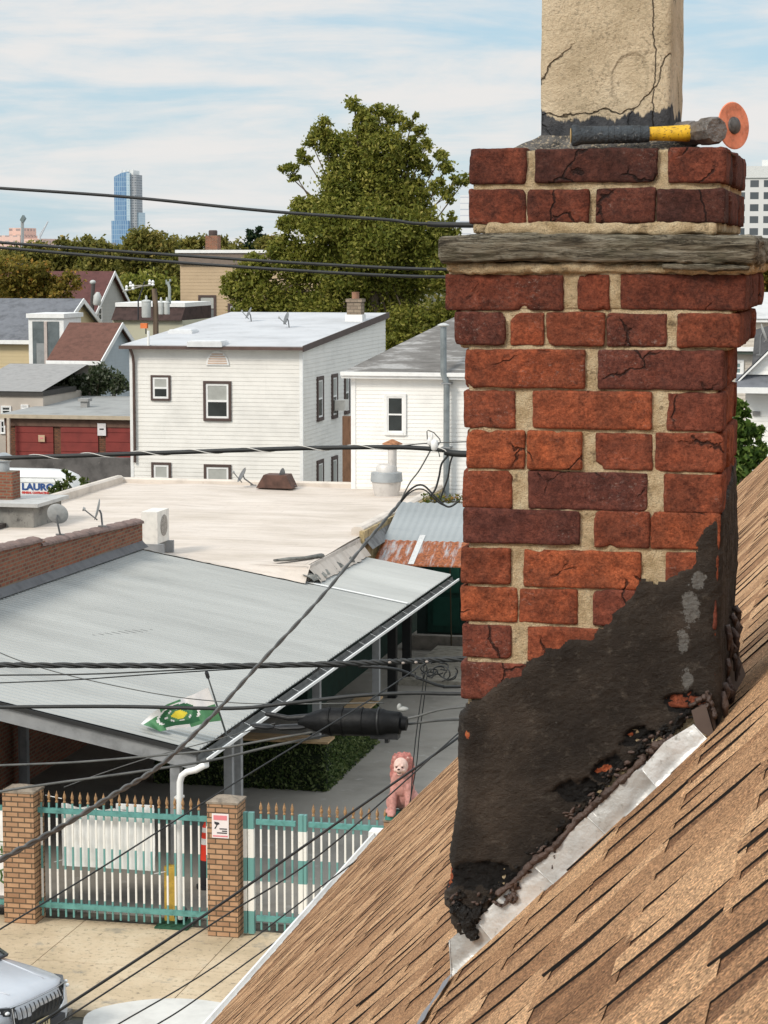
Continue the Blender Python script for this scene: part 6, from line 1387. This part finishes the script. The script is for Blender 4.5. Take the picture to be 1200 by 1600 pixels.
m.add([tuple(q) for q in p]+[(q.x,q.y+4,q.z-.3) for q in p],[(0,1,2,3),(7,6,5,4),(0,4,5,1),(1,5,6,2),(2,6,7,3),(3,7,4,0)]); m.build('roof_slope',M('near_black_shingle',(.07,.068,.068),.95,var=.3,sc=4),dkr); m=MB(); m.box(p[0].x+.3,p[3].x,63,66,-.1,p[0].z); m.build('wall',NBM,dkr)
GB2=leafmat('bright_leaf',[(0,(.03,.06,.012)),(.5,(.085,.15,.025)),(.8,(.17,.25,.05)),(1,(.30,.36,.10))])
shrub('bright green leafy tree between the chimney and the right hand white house',[(1158,640,14),(1150,665,16),(1168,680,18),(1150,700,20),(1172,715,22),(1155,735,22),(1190,700,12),(1195,730,14),(1188,668,7)],36,2600,.07,GB2,11,name='leafy_tree',stems=6)

# ================= TREES =================
TL=leafmat('tree_leaf',[(0,(.10,.12,.02)),(.35,(.21,.22,.036)),(.7,(.31,.30,.055)),(.92,(.42,.38,.085)),(1,(.54,.46,.14))])
TB=M('bark',(.13,.10,.07),.95,var=.4,sc=3,bumpv=.7,bsc=10)
def tree(name,label,blobs,y,base_px,n,leaf,mat,seed,dscale=1.0,group=None,limbs=8,sub=22,sp=.2,tr=.35):
    rs=np.random.RandomState(seed); P=[]; cs=[]
    tot=sum(b_[2]**2 for b_ in blobs)
    for b_ in blobs:
        px,py,r=b_[:3]; yo=y+(b_[3] if len(b_)>3 else rs.uniform(-1,1)*r*y/F*.6); c=hit(px,py,1,yo); R_=r*abs((c-CAM).dot(FW))/F; cs.append((c,R_))
        k=int(n*r*r/tot); ncl=max(4,k//sub); spx=sp*(2.2 if r<11 else 1.5 if r<18 else 1); d=rs.normal(size=(ncl,3)); d/=np.linalg.norm(d,axis=1)[:,None]; d*=rs.uniform(.35,1.15,(ncl,1))**.6; cr=rs.uniform(.6,1.5,ncl)
        ii=rs.randint(0,ncl,k); off=rs.normal(size=(k,3))*spx*cr[ii][:,None]; q=d[ii]+off*np.array([1,1,.7])
        P.append(np.stack([c.x+q[:,0]*R_,c.y+q[:,1]*R_*dscale,c.z+q[:,2]*R_],1))
    P=np.concatenate(P); bx,bz2=hit(base_px,500,1,y).x,-.12
    t=thing(name,label,'tree',(bx,y,0),group); leaves_obj('crown',P,leaf,mat,t,seed)
    m=MB(); rg=random.Random(seed); top=max(c.z for c,_ in cs); z1=(min(c.z for c,_ in cs)+top)/2
    sp_=[Vector((bx,y,bz2)),Vector((bx+.2,y,z1*.35)),Vector((bx-.1,y+.3,z1*.7)),Vector((bx+.2,y,z1))]
    big=sorted(cs,key=lambda q:-q[1]); tp=max(cs,key=lambda q:q[0].z)[0]
    m.tube(sp_+[sp_[-1].lerp(tp,.6),tp],[tr*1.3,tr,tr*.8,tr*.5,tr*.2,.03],8)
    for c,_ in (cs if limbs>20 else big[:limbs]): 
        s0=sp_[2].lerp(sp_[3],rg.random()); mid=s0.lerp(c,.5)+Vector((0,0,-.3)); m.tube([s0,mid,c],[tr*.3,tr*.14,.02],6)
    m.build('trunk',TB,t,smooth=50); return t
big=[(553,163,8),(566,178,12),(592,172,9),(610,182,13),(575,200,20),(632,192,10),(646,182,6),(655,205,9),(505,190,8),(500,205,13),(515,225,18),(486,222,9),(476,245,11),(455,262,9),(440,264,5),(462,275,7),(545,240,34),(600,235,34),(640,240,22),(668,225,8),(665,262,13),(690,245,9),(697,262,10),(685,290,10),(710,285,9),(728,280,7),(700,306,9),(540,290,38),(600,300,46),(645,305,28),(480,335,26),(450,350,14),(465,325,13),(520,350,45),(590,370,55),(655,360,36),(690,370,20),(705,340,7),(710,362,8),(440,390,22),(470,410,36),(540,430,48),(620,430,50),(685,420,36),(712,440,22),(400,420,22),(380,440,22),(365,455,14),(350,440,6),(410,465,34),(450,480,34),(500,490,34),(570,500,34),(640,510,34),(700,500,30),(625,545,22),(660,555,26),(720,540,22),(380,485,15)]
tree('tall_tree','tall spreading olive green tree rising behind the two white houses',big,122,585,125000,.125,TL,21,limbs=30,sub=26,sp=.17,dscale=.9,tr=.42)
FT=leafmat('far_leaf',[(0,(.09,.09,.022)),(.35,(.18,.17,.036)),(.7,(.27,.24,.055)),(.93,(.36,.30,.08)),(1,(.45,.32,.09))])
FT2=leafmat('autumn_leaf',[(0,(.10,.085,.018)),(.35,(.20,.165,.03)),(.7,(.32,.24,.045)),(.93,(.42,.28,.06)),(1,(.55,.24,.06))])
tl=[('autumn tinted tree in front of the maroon roof at the far left',[(15,430,30),(50,455,32),(20,465,30),(75,450,20),(95,465,18),(110,440,14),(60,425,18)],152,30,FT2,9000,.17),
('wide olive tree below the pink building left of the tower',[(20,400,18),(60,398,20),(100,392,20),(140,388,18),(45,415,22),(85,412,24),(125,410,22)],235,70,FT,9000,.27),
('olive tree left of the glass tower base above the maroon gable',[(160,395,18),(175,410,22),(150,420,22),(185,430,20),(190,400,14)],225,165,FT,6000,.26),
('pointed olive tree right of the glass tower base',[(215,375,16),(232,372,14),(205,395,20),(240,395,24),(262,385,16),(225,425,30),(262,425,26)],205,235,FT,9000,.24),
('dark lower tree behind the transformers',[(215,460,30),(250,455,26),(270,470,18),(195,480,18)],185,235,TL,6000,.22),
('small olive tree top left of the rooftop brick chimney',[(285,385,10),(300,383,12),(318,380,8),(350,392,12),(345,380,9)],240,320,FT,2600,.25),
('dark narrow conifers right of the rooftop brick chimney',[(392,372,5),(392,362,4),(404,370,6),(404,358,4),(404,384,9),(390,388,8)],230,398,leafmat('conifer_leaf',[(0,(.012,.03,.014)),(.6,(.03,.06,.025)),(1,(.06,.09,.04))]),2600,.2),
('olive tree between the conifers and the tall tree',[(370,395,14),(420,385,16),(430,400,20),(380,410,18)],220,400,FT,3500,.24),
('tree tops behind the right edge houses',[(1190,425,22),(1215,410,26),(1196,455,16),(1172,440,12)],150,1200,FT2,4000,.18)]
for lab,bl,y,bp_,mt,n,lf in tl: tree('background_tree' if 'conifer' not in lab else 'conifer',lab,bl,y,bp_,n,lf,mt,len(lab)*7,limbs=4,sub=24,sp=.2,tr=.3,group='trees along the skyline')
# far continuous wood
rs=np.random.RandomState(77); P=[]
for _ in range(26000):
    px=rs.uniform(-120,1350); y=rs.uniform(330,420); top=392-9*noise.noise(Vector((px*.02,1,1)))-5*noise.noise(Vector((px*.08,4,1))); p=hit(px,top+abs(rs.normal())*16,1,y); P.append((p.x,p.y,p.z if rs.rand()<.6 else rs.uniform(-.1,max(.5,p.z))))
wo=leaves_obj('far_wood',P,.62,FT,None,9); tag(wo,'distant olive green wood along the horizon','wood',None,'stuff')
P=[]
for _ in range(16000):
    px=rs.uniform(-80,760); y=rs.uniform(170,300); p=hit(px,1000,2,0); q=D(px,400,y); P.append((q.x,q.y,rs.uniform(-.1,5.5)))
wo=leaves_obj('garden_foliage',P,.5,FT,None,10); tag(wo,'undergrowth and low greenery between the far houses','greenery',None,'stuff')
# ================= SKYLINE =================
def glassgrid(name,c1,c2,mo,w,h,ms,rough=.3):
    t=NT(name); geo=t.n('ShaderNodeNewGeometry'); sep=t.n('ShaderNodeSeparateXYZ'); t.l(t.co(),sep.inputs[0]); ns=t.n('ShaderNodeSeparateXYZ'); t.l(geo.outputs['Normal'],ns.inputs[0])
    fac=t.math('GREATER_THAN',t.math('ABSOLUTE',ns.outputs[0]),.7); u=t.math('ADD',t.math('MULTIPLY',sep.outputs[0],t.math('SUBTRACT',1,fac)),t.math('MULTIPLY',sep.outputs[1],fac))
    cb=t.n('ShaderNodeCombineXYZ'); t.l(u,cb.inputs[0]); t.l(sep.outputs[2],cb.inputs[1]); b=t.n('ShaderNodeTexBrick',offset=0); t.l(cb.outputs[0],b.inputs['Vector']); b.inputs['Scale'].default_value=1; b.inputs['Brick Width'].default_value=w; b.inputs['Row Height'].default_value=h; b.inputs['Mortar Size'].default_value=ms; b.inputs['Mortar Smooth'].default_value=0
    for k,c in (('Color1',c1),('Color2',c2),('Mortar',mo)): b.inputs[k].default_value=(*c,1)
    return t.fin(b.outputs[0],rough,0,None,.5)
ty_=3452.; tw=thing('glass_tower','tall slender blue glass skyscraper far away on the horizon','skyscraper',tuple(hit(195,395,1,ty_)[:2])+(0,))
def T(px,py): return hit(px,py,1,ty_)
def slab(nm,mat,px0,px1,py0,py1=420,y0=0,d=30):
    a=T(px0,py0); c=T(px1,py0); m=MB(); m.box(a.x,c.x,ty_+y0,ty_+y0+d,-.1 if py1>410 else T(px0,py1).z,a.z); return m.build(nm,mat,tw)
GT=glassgrid('tower_glass',(.085,.17,.30),(.13,.24,.37),(.24,.34,.43),3.6,7.5,.45,.35)
GT2=glassgrid('tower_glass_pale',(.26,.36,.43),(.34,.44,.50),(.42,.5,.54),3.2,4,.5,.4)
GT3=glassgrid('tower_core',(.10,.12,.14),(.22,.22,.22),(.30,.31,.32),4,4,.8,.8)
slab('lower_glass',GT,176,203,345,y0=-6); slab('glass_shaft',GT,178,200,276); 
a,c=T(178,276),T(188,270); m=MB(); m.prism([(T(178,276).x,T(178,276).z),(T(200,276).x,T(200,276).z),(T(200,268).x,T(200,268).z),(T(190,270).x,T(190,270).z)],ty_,ty_+30,'y'); m.build('sloped_top',GT,tw)
slab('pale_glass_strip',GT2,198,203,270,y0=-2); slab('open_concrete_side',GT3,203,212,273,y0=2); slab('side_podium',GT2,212,215.5,332,y0=6); slab('white_crown',M('tower_white',(.66,.66,.64),.6),187,207,266,277,y0=4)
for px in (188,194,200,206): slab('crown_post',M('tower_white',(.6,.6,.58),.6),px,px+1.2,264.5,270,y0=3,d=2)
def faraway(name,label,px0,px1,py0,y,mat,cat='building',steps=()):
    t=thing(name,label,cat,((hit(px0,400,1,y).x+hit(px1,400,1,y).x)/2,y,0)); a=hit(px0,py0,1,y); c=hit(px1,py0,1,y); m=MB(); m.box(a.x,c.x,y,y+30,-.1,a.z); m.build('block',mat,t)
    for q in steps: 
        a=hit(q[0],q[2],1,y); c=hit(q[1],q[2],1,y); m=MB(); m.box(a.x,c.x,y+q[3],y+26,-.1,a.z); m.build('upper_block',mat,t)
    return t
PK=glassgrid('pink_facade',(.30,.22,.20),(.42,.33,.30),(.66,.44,.36),5,3.6,1.1,.8)
faraway('pink_building','pink brick apartment block on the skyline at the far left',-20,62,373,1300,PK,steps=((-20,34,368,-3),(12,32,356,2),(40,60,374,-5)))
GYB=glassgrid('grey_facade',(.14,.15,.17),(.2,.21,.23),(.34,.33,.33),8,4,1,.8)
faraway('grey_building','low grey building on the skyline left of the glass tower',108,156,379,1300,GYB,steps=((108,145,376,-3),(120,132,374,3)))
OF=glassgrid('office_facade',(.06,.075,.085),(.09,.10,.11),(.66,.65,.63),5.2,4.6,.95,.6)
ob=faraway('office_tower','white gridded office tower at the right edge beyond the chimney',1158,1260,278,900,OF); m=MB(); a=hit(1158,278,1,900); c=hit(1260,278,1,900); m.box(a.x-.5,c.x,899.4,931,a.z,a.z+4.5); m.build('white_parapet',M('tower_white',(.66,.66,.64),.6),ob)
m=MB(); a=hit(1190,278,1,910); m.box(a.x,a.x+8,910,918,a.z,a.z+7); m.build('roof_plant',M('tower_white',(.66,.66,.64),.6),ob)
faraway('pale_building','pale residential tower glimpsed between the tall tree and the chimney',719,760,305,1500,glassgrid('pale_facade',(.36,.38,.42),(.5,.5,.52),(.62,.61,.60),12,4,1.6,.7))
lm=thing('floodlight_mast','tall floodlight mast beside the pink building','floodlight',tuple(hit(35,390,1,900)[:2])+(0,)); 
def L9(px,py): return hit(px,py,1,900)
m=MB(); m.tube([L9(34.5,400),L9(34.5,340)],.55,6); m.tube([L9(36,400),L9(36,340)],.4,6); m.build('mast',M('mast_grey',(.35,.36,.36),.6),lm); m=MB(); a=L9(32,344); c=L9(40,336); m.add([(a.x,899,a.z),(a.x+1.2,899,a.z-1),(c.x,899,c.z-1.4),(c.x-1,899,c.z),(a.x,901,a.z),(a.x+1.2,901,a.z-1),(c.x,901,c.z-1.4),(c.x-1,901,c.z)],[(0,1,2,3),(7,6,5,4),(0,4,5,1),(1,5,6,2),(2,6,7,3),(3,7,4,0)]); m.build('lamp_bank',M('lamp_bank',(.16,.2,.2),.6),lm)
cr=thing('tower_crane','tiny pale crane jib on the skyline right of the pink building','crane',tuple(hit(66,390,1,1300)[:2])+(0,))
def L13(px,py): return hit(px,py,1,1300)
m=MB(); m.tube([L13(62,400),L13(62.5,366)],.5,6); m.build('mast',M('crane_grey',(.45,.46,.47),.6),cr); m=MB(); m.tube([L13(63,370),L13(75,346)],.45,6); m.tube([L13(61,368),L13(75,346)],.2,5); m.build('jib',M('crane_grey',(.45,.46,.47),.6),cr)
# ================= SILVER SUV =================
sv=thing('silver_suv','silver suv with black grille parked at the kerb, lower left','car',(0,0,0))
SIL=M('silver_paint',(.56,.57,.60),.25,metal=.4,var=.04,spec=.6)
sv_b=MB()
def sring(x,w,zb,zt,e=.30):
    r=[]
    for k in range(28):
        an=2*math.pi*(k+.5)/28; c,s=math.cos(an),math.sin(an); yy=w*math.copysign(abs(c)**e,c); z=(zt+zb)/2+(zt-zb)/2*math.copysign(abs(s)**(.36),s)
        if s>0: z-= .05*(yy/w)**2*(1 if x>-1.4 else .6)
        r.append((x-(.16*(abs(yy)/.93)**3 if x>-1.0 else .16*(abs(yy)/.93)**3*max(0,(x+2)/1)),yy,z))
    return r
loft(sv_b,[(0.0,.80,.30,.74),(-.03,.86,.26,.86),(-.10,.90,.24,.955),(-.25,.93,.22,1.0),(-.55,.945,.22,1.045),(-.95,.95,.22,1.085),(-1.35,.955,.22,1.12),(-2.2,.96,.22,1.13),(-3.4,.96,.22,1.13),(-4.4,.95,.24,1.12),(-4.62,.92,.30,1.05),(-4.72,.84,.38,.95)],sring)
# hood ridges
for s in (-1,1): sv_b.tube([(-.22,s*.42,.985),(-.7,s*.50,1.045),(-1.30,s*.62,1.095)],[.006,.016,.014],8,flat=.6)
sv_b.build('body',SIL,sv,smooth=50)
m=MB(); loft(m,[(-1.15,.80,1.08,1.13),(-1.95,.74,1.1,1.62),(-2.3,.72,1.1,1.70),(-3.6,.70,1.1,1.70),(-4.25,.68,1.1,1.58),(-4.6,.72,1.08,1.2)],lambda x,w,a,c:[(x,w*math.copysign(abs(math.cos(q))**.35,math.cos(q)),(a+c)/2+(c-a)/2*math.copysign(abs(math.sin(q))**.5,math.sin(q))) for q in [2*math.pi*(k+.5)/20 for k in range(20)]]); m.build('cabin_glass',GLS,sv,smooth=40)
m=MB(); m.box(-4.1,-2.15,-.62,.62,1.69,1.73); m.build('roof_panel',SIL,sv)
m=MB(); m.box(-1.28,-1.12,-.74,.74,1.095,1.125); m.build('wiper_cowl',BLK,sv)
def frontx(y): return -.16*(abs(y)/.93)**3
m=MB(); pts=[(-.62,.86),(.62,.86),(.56,.62),(.42,.53),(-.42,.53),(-.56,.62)]
vs=[(frontx(y)+.012-(.03 if z>.8 else 0),y,z) for y,z in pts]; vs2=[(x-.12,y,z) for x,y,z in vs]; n=6; m.add(vs+vs2,[tuple(range(6)),tuple(range(11,5,-1))]+[(i,i+6,(i+1)%6+6,(i+1)%6) for i in range(6)]); gq=m.build('grille',M('grille_black',(.01,.011,.012),.35),sv)
m=MB()
for k in range(12):
    y=-.55+k*.10; m.tube([(frontx(y)+.016,y-.03,.84),(frontx(y)+.022,y,.77),(frontx(y)+.022,y+.02,.68),(frontx(y)+.02,y-.02,.60)],.008,5)
m.build('mesh_bars',M('grille_grey',(.022,.023,.025),.4,metal=.2),gq)
m=MB(); tp=[(frontx(y)+.0,y,.885-.004*abs(y)) for y in [(-.66+.11*i) for i in range(13)]]; m.tube(tp,.013,6); m.tube([(frontx(y)+.02,y,z) for y,z in ((.64,.87),(.60,.63),(.44,.515),(-.44,.515),(-.60,.63),(-.64,.87))],.016,6); m.build('chrome_surround',M('chrome',(.55,.55,.56),.2,metal=.9,var=0),sv,smooth=50)
for s in (-1,1):
    m=MB(); vs=[]; 
    for y,z in ((.64,.88),(.88,.90),(.90,.80),(.66,.76)): vs.append((frontx(y)+.02-(.12 if y>.8 else 0),s*y,z))
    m.add(vs+[(x-.15,y,z) for x,y,z in vs],[(0,1,2,3),(7,6,5,4)]+[(i,i+4,(i+1)%4+4,(i+1)%4) for i in range(4)]); h_=m.build('headlight',M('lamp_dark',(.04,.045,.05),.1,spec=.9),sv)
    for q_ in ((frontx(.7)+.02,s*.72,.82,.045),(frontx(.8)-.03,s*.81,.84,.035)): m=MB(); m.ball(q_[:3],.03,q_[3],.027); m.build('lamp_lens',M('lens',(.75,.75,.75),.1,spec=.9),h_,smooth='all')
    for x in (-.95,-3.75):
        m=MB(); m.lathe([(.22,0),(.36,.02),(.37,.12),(.36,.22),(.2,.24)],(x,s*.74 if s>0 else s*.98,.25),24,(0,1,0)); w=m.build('wheel',BLK,sv,smooth=40); m=MB(); m.lathe([(.23,0),(.2,.03),(.05,.05)],(x,s*.985,.25),10,(0,s,0)); m.build('rim',M('alloy',(.4,.4,.41),.3,metal=.8),w)
    m=MB(); m.ball((-1.75,s*1.05,1.18),.10,.10,.075); m.build('door_mirror',SIL,sv,smooth='all')
m=MB(); m.box(-.05,.035,-.55,.55,.27,.47); m.build('lower_intake',BLK,sv)
m=MB(); m.box(.035,.05,-.153,.153,.40,.55); pl=m.build('number_plate',M('plate_yellow',(.70,.55,.30),.5,var=.1),sv)
m=MB()
for k in (-.09,-.03,.04,.09): m.box(.0505,.053,k-.014,k+.014,.45,.50)
m.build('plate_marks',M('plate_ink',(.10,.09,.07),.6),pl)
sv.location=(-11.62,29.9,-.12); sv.rotation_euler=(0,0,R(-15))
# ================= STREET POLE HIDDEN BEHIND CHIMNEY & CABLES =================
wyy=17.0; hp=D(935,400,1); hub=hit(935,700,1,wyy)
hpole=thing('utility_pole','wooden street pole carrying the cable bundles, hidden behind the brick chimney','utility pole',(hub.x,wyy+.2,0))
m=MB(); m.tube([(hub.x,wyy+.2,-.1),(hub.x,wyy+.2,8),(hub.x,wyy+.2,12.0)],[.17,.15,.12],10); m.build('pole',PW,hpole,smooth=50); m=MB(); m.box(hub.x-.45,hub.x+.5,wyy+.03,wyy+.09,11.3,11.42); m.build('crossarm',PW,hpole)
CB=M('cable_black',(.020,.021,.021),.55,var=.3,sc=8); CBG=M('cable_grey',(.10,.10,.095),.6,var=.3,sc=6)
def curve(pts,n=6):
    """smooth Catmull-Rom through (px,py,d)"""
    out=[]; P=[pts[0]]+list(pts)+[pts[-1]]
    for i in range(1,len(P)-2):
        for k in range(n):
            t=k/n; out.append(tuple(.5*((2*P[i][c])+(-P[i-1][c]+P[i+1][c])*t+(2*P[i-1][c]-5*P[i][c]+4*P[i+1][c]-P[i+2][c])*t*t+(-P[i-1][c]+3*P[i][c]-3*P[i+1][c]+P[i+2][c])*t**3) for c in range(3)))
    out.append(tuple(pts[-1])); return out
def wire(label,pts,w,y=None,d=None,mat=None,name='utility_cable',wrap=None,strands=1):
    """pts px polyline; lies in the street's vertical plane y, or runs from distance d[0] to d[1]"""
    mat=mat or CB
    k=len(pts); 
    if d: 
        L_=[0]
        for a,c in zip(pts[:-1],pts[1:]): L_.append(L_[-1]+math.hypot(a[0]-c[0],a[1]-c[1]))
        q=[(p[0],p[1],1/d[0]+(1/d[1]-1/d[0])*L_[i]/L_[-1]) for i,p in enumerate(pts)]
        W3=[D(a,b_,1/c) for a,b_,c in curve(q)]; mid=(d[0]+d[1])/2
    else:
        q=[(p[0],p[1],0) for p in pts]; W3=[hit(a,b_,1,y) for a,b_,c in curve(q)]; mid=y
    r=w/2*mid/F
    t=thing(name,label,'cable',tuple(W3[len(W3)//2]),'cables over the street')
    rg=random.Random(int(w*10)+len(pts)+int(pts[0][1]))
    if strands==1:
        m=MB(); m.tube(W3,r,7); m.build('cable',mat,t,smooth='all')
    else:
        dense=[]
        for a,c in zip(W3[:-1],W3[1:]): dense+= [a.lerp(c,j/4) for j in range(4)]
        dense.append(W3[-1])
        for s in range(strands):
            m=MB(); pp=[]; 
            for i,p in enumerate(dense): an=i*.55+2*math.pi*s/strands; pp.append(p+Vector((0,math.cos(an),math.sin(an)))*r*.55)
            m.tube(pp,r*.62,6); m.build('strand',mat,t,smooth='all')
    if wrap:
        m=MB(); tot=sum((a-c).length for a,c in zip(W3[:-1],W3[1:])); acc=0; pp=[]; step=.06; i=0; an=0
        dense=[]; 
        for a,c in zip(W3[:-1],W3[1:]): 
            n=max(1,int((a-c).length/.03)); dense+= [a.lerp(c,j/n) for j in range(n)]
        for i,p in enumerate(dense):
            an=2*math.pi*i*.03/wrap; pp.append(p+Vector((0,math.cos(an),math.sin(an)))*(r*1.12))
        m.tube(pp,r*.22,5); m.build('lashing_wire',M('lashing_pale',(.62,.60,.56),.5),t,smooth='all')
    return t
def ext(pts,px=940): # continue behind the chimney to the pole
    a=pts[-1]; return pts+[(px,a[1]-4)]
wire('single black wire crossing the sky, topmost of all, from left edge to chimney',ext([(-60,290),(0,294),(200,308),(420,330),(600,343),(680,350)]),5.2,17.0)
wire('thick splice sleeve at the chimney end of the topmost wire',[(668,350),(690,351),(760,352)],9,17.0,name='cable_sleeve')
wire('upper of the two black wires across the treeline',ext([(-60,374),(0,379),(250,397),(500,413),(700,421)]),5.0,16.9)
wire('lower of the two black wires across the treeline',ext([(-60,382),(0,387),(250,408),(500,425),(700,433)]),5.0,17.2)
wire('black cable with pale spiral lashing in front of the pale house',ext([(-60,720),(0,716),(120,712),(300,706),(450,701),(560,699),(630,699)],700)[:-1]+[(690,703),(730,708),(940,712)],7.5,17.0,wrap=.39)
wire('thin wire just above the spiral lashed cable near the ceramic hub',[(600,700),(650,694),(683,692),(740,690),(940,686)],2.0,17.0,mat=CBG)
wire('thick black splice beside the chimney at the spiral lashed cable end',[(695,706),(715,709),(760,710)],11,17.0,name='cable_sleeve')
wire('thick black twisted cable bundle across the middle of the carport roof',ext([(-60,1038),(0,1039),(200,1040),(400,1040),(560,1036),(640,1033),(720,1030)]),9,17.0,strands=3)
wire('thin cable just below the thick twisted bundle at left',[(-60,1056),(0,1055),(150,1053),(350,1044),(540,1040)],2.6,17.0)
wire('second thin cable below the twisted bundle, ending at the flag',[(-60,1070),(0,1067),(120,1062),(260,1052),(420,1043),(540,1042)],2.2,17.05)
wire('thin sagging wire crossing the carport roof behind the flag',[(-60,990),(0,1020),(60,1042),(140,1063),(250,1085),(330,1095),(420,1100),(600,1098)],1.8,19,mat=CBG)
wire('black cable crossing just under the flag emblem',ext([(-60,1106),(0,1105),(180,1104),(360,1107),(450,1099),(560,1087),(650,1083),(720,1084)]),6.5,17.0)
wire('cable looping below the splice tangle to the chimney',ext([(560,1041),(620,1046),(660,1062),(690,1072),(720,1073)]),5,17.1)
wire('grey cable in front of the dark carport opening, upper one',ext([(-60,1199),(0,1196),(120,1191),(240,1181),(330,1172),(430,1154),(560,1132),(640,1122),(720,1105)]),4.0,17.0,mat=CBG)
wire('grey cable in front of the dark carport opening, lower one',ext([(-60,1250),(0,1237),(70,1226),(200,1208),(330,1188),(430,1165),(540,1144),(640,1131),(720,1124)]),4.4,17.1,mat=CBG)
wire('thin cable rising from the spear fence to the black splice case',[(100,1230),(160,1208),(240,1182),(330,1158),(430,1130)],1.8,17.3,mat=CBG)
wire('pair of thin cords rising from the left pier to the splice tangle',[(-60,1490),(0,1452),(150,1361),(340,1240),(470,1160),(560,1105),(640,1052),(655,1040)],d=(13.5,17.0),w=2.6)
wire('thick grey twisted drop cable running diagonally over the carport roof',[(-80,1392),(0,1344),(90,1295),(180,1240),(250,1196),(330,1120),(410,1032),(500,935),(570,850),(625,785)],d=(9.5,17.0),w=7.2,mat=CBG,strands=2)
wire('thin wire from the ceramic hub down to the twisted drop cable',[(625,785),(640,755),(655,735),(672,705)],2.4,17.0,mat=CBG)
wire('curved black cable looping from the drop cable to the shed corner',[(615,798),(640,766),(660,758),(680,776),(700,792),(718,782)],3.2,17.0)
wire('second curved cable loop beside the shed corner',[(615,800),(640,770),(662,765),(685,785),(700,792)],2.4,17.05)
wire('left black hanging cable tail under the splice by the chimney',[(700,712),(690,725),(686,745),(680,765),(672,775)],3.4,17.0)
wire('right black hanging cable tail under the splice by the chimney',[(707,712),(703,725),(700,745),(692,768),(688,780)],3.0,17.0)
wire('upper thick black line slanting from the chimney foot to the pavement',[(60,1600),(103,1572),(340,1416),(560,1262),(700,1164),(800,1090),(940,1000)],d=(12,17.0),w=4.2)
wire('thin black line just below the thick slanting one over the roof',[(80,1608),(105,1590),(340,1438),(500,1335),(700,1160),(800,1070),(940,960)],d=(12,17.0),w=2.6)
wire('thin black line slanting over the pavement, third of four',[(150,1622),(185,1600),(340,1507),(533,1362),(700,1245),(940,1080)],d=(12,17.0),w=2.2)
wire('thin black line slanting over the pale round concrete, lowest of four',[(215,1620),(245,1601),(300,1566),(443,1463),(600,1360),(940,1110)],d=(12,17.0),w=2.2)
wire('left thin cord hanging from the splice tangle past the lion',[(664,1048),(658,1090),(650,1150),(645,1200),(641,1262)],1.8,17.0)
wire('right thin cord hanging from the splice tangle past the lion',[(668,1048),(663,1090),(655,1150),(650,1200),(636,1275)],1.8,17.1)
# black splice closure
sc_=thing('splice_case','large black cable splice case hanging on the lower cables','splice case',tuple(hit(560,1127,1,17.0)))
def K(px,py,y=17.0): return hit(px,py,1,y)
SPB=M('splice_black',(.014,.014,.015),.5,var=.3,sc=12,bumpv=.3,bsc=20)
m=MB(); m.tube([K(466,1128),K(480,1127),K(504,1127),K(508,1127),K(560,1128),K(600,1129),K(604,1129),K(626,1130),K(628,1130),K(636,1131)],[.022,.06,.100,.108,.112,.108,.098,.088,.06,.055],8)
for px_ in (515,535,566,592): m.tube([K(px_,1127.5),K(px_+2.5,1127.5)],.118,8); m.build('main_shell',SPB,sc_,smooth=50)
m=MB(); m.tube([K(392,1132),K(400,1134),K(420,1136),K(428,1136)],[.02,.04,.045,.02],10,flat=.5); m.tube([K(430,1136),K(440,1137),K(470,1136),K(486,1134)],[.03,.05,.05,.03],10,flat=.5); m.tube([K(415,1115),K(450,1122),K(490,1120)],[.02,.022,.03],8); m.build('cable_entries',SPB,sc_,smooth=50)
m=MB(); a=K(600,1147); m.box(a.x-.1,a.x+.12,16.95,17.05,a.z-.03,a.z+.04); a=K(605,1154); m.box(a.x-.015,a.x+.015,16.97,17.03,a.z-.03,a.z+.03); m.build('clamp',SPB,sc_)
m=MB(); a=K(630,1108); m.ball(a,.045,.03,.02); m.ball(K(624,1105),.02,.02,.03); m.build('grey_clip',M('clip_grey',(.33,.33,.31),.6),sc_,smooth='all')
# tangle of coiled wires by the bundle
tg=thing('wire_tangle','tangle of coiled black wires and clips beside the chimney on the bundle','cable coil',tuple(K(675,1045)))
rg=random.Random(12); m=MB()
for q in range(11):
    c=K(rg.uniform(650,705),rg.uniform(1040,1056),16.95+rg.uniform(-.05,.05)); rr=rg.uniform(.03,.085); ph=rg.uniform(0,6); tilt=rg.uniform(-.6,.6)
    m.tube([c+Vector((rr*math.cos(ph+a_*.35),.02*math.sin(a_),rr*.75*math.sin(ph+a_*.35)+tilt*rr*math.cos(ph+a_*.35)*.4)) for a_ in range(rg.randint(10,18))],.0055,5)
m.build('coils',CB,tg,smooth='all')
m=MB(); 
for px,py in ((609,1035),(630,1036),(650,1035),(667,1034)): c=K(px,py,16.93); m.ball(c,.014,.012,.010)
m.build('clips',M('clip_pale',(.34,.28,.24),.6),tg,smooth='all')
# ceramic hub
hb=thing('ceramic_hub','pale insulator hub with bent wire loop where the drop cables meet','insulator',tuple(K(680,696)))
m=MB(); m.lathe([(.012,-.045),(.028,-.03),(.03,.0),(.028,.03),(.012,.045)],K(679,696),12); m.ball(K(675,683),.01,.01,.035); m.ball(K(671,690),.02,.012,.03); m.build('insulator',WHT,hb,smooth=50)
m=MB(); m.tube([K(675,702),K(668,690),K(667,674),K(669,672),K(678,676),K(687,686),K(688,690),K(683,698)],.0045,6); m.tube([K(683,700),K(686,708),K(687,714)],.004,5); m.build('wire_loop',CBG,hb,smooth='all')
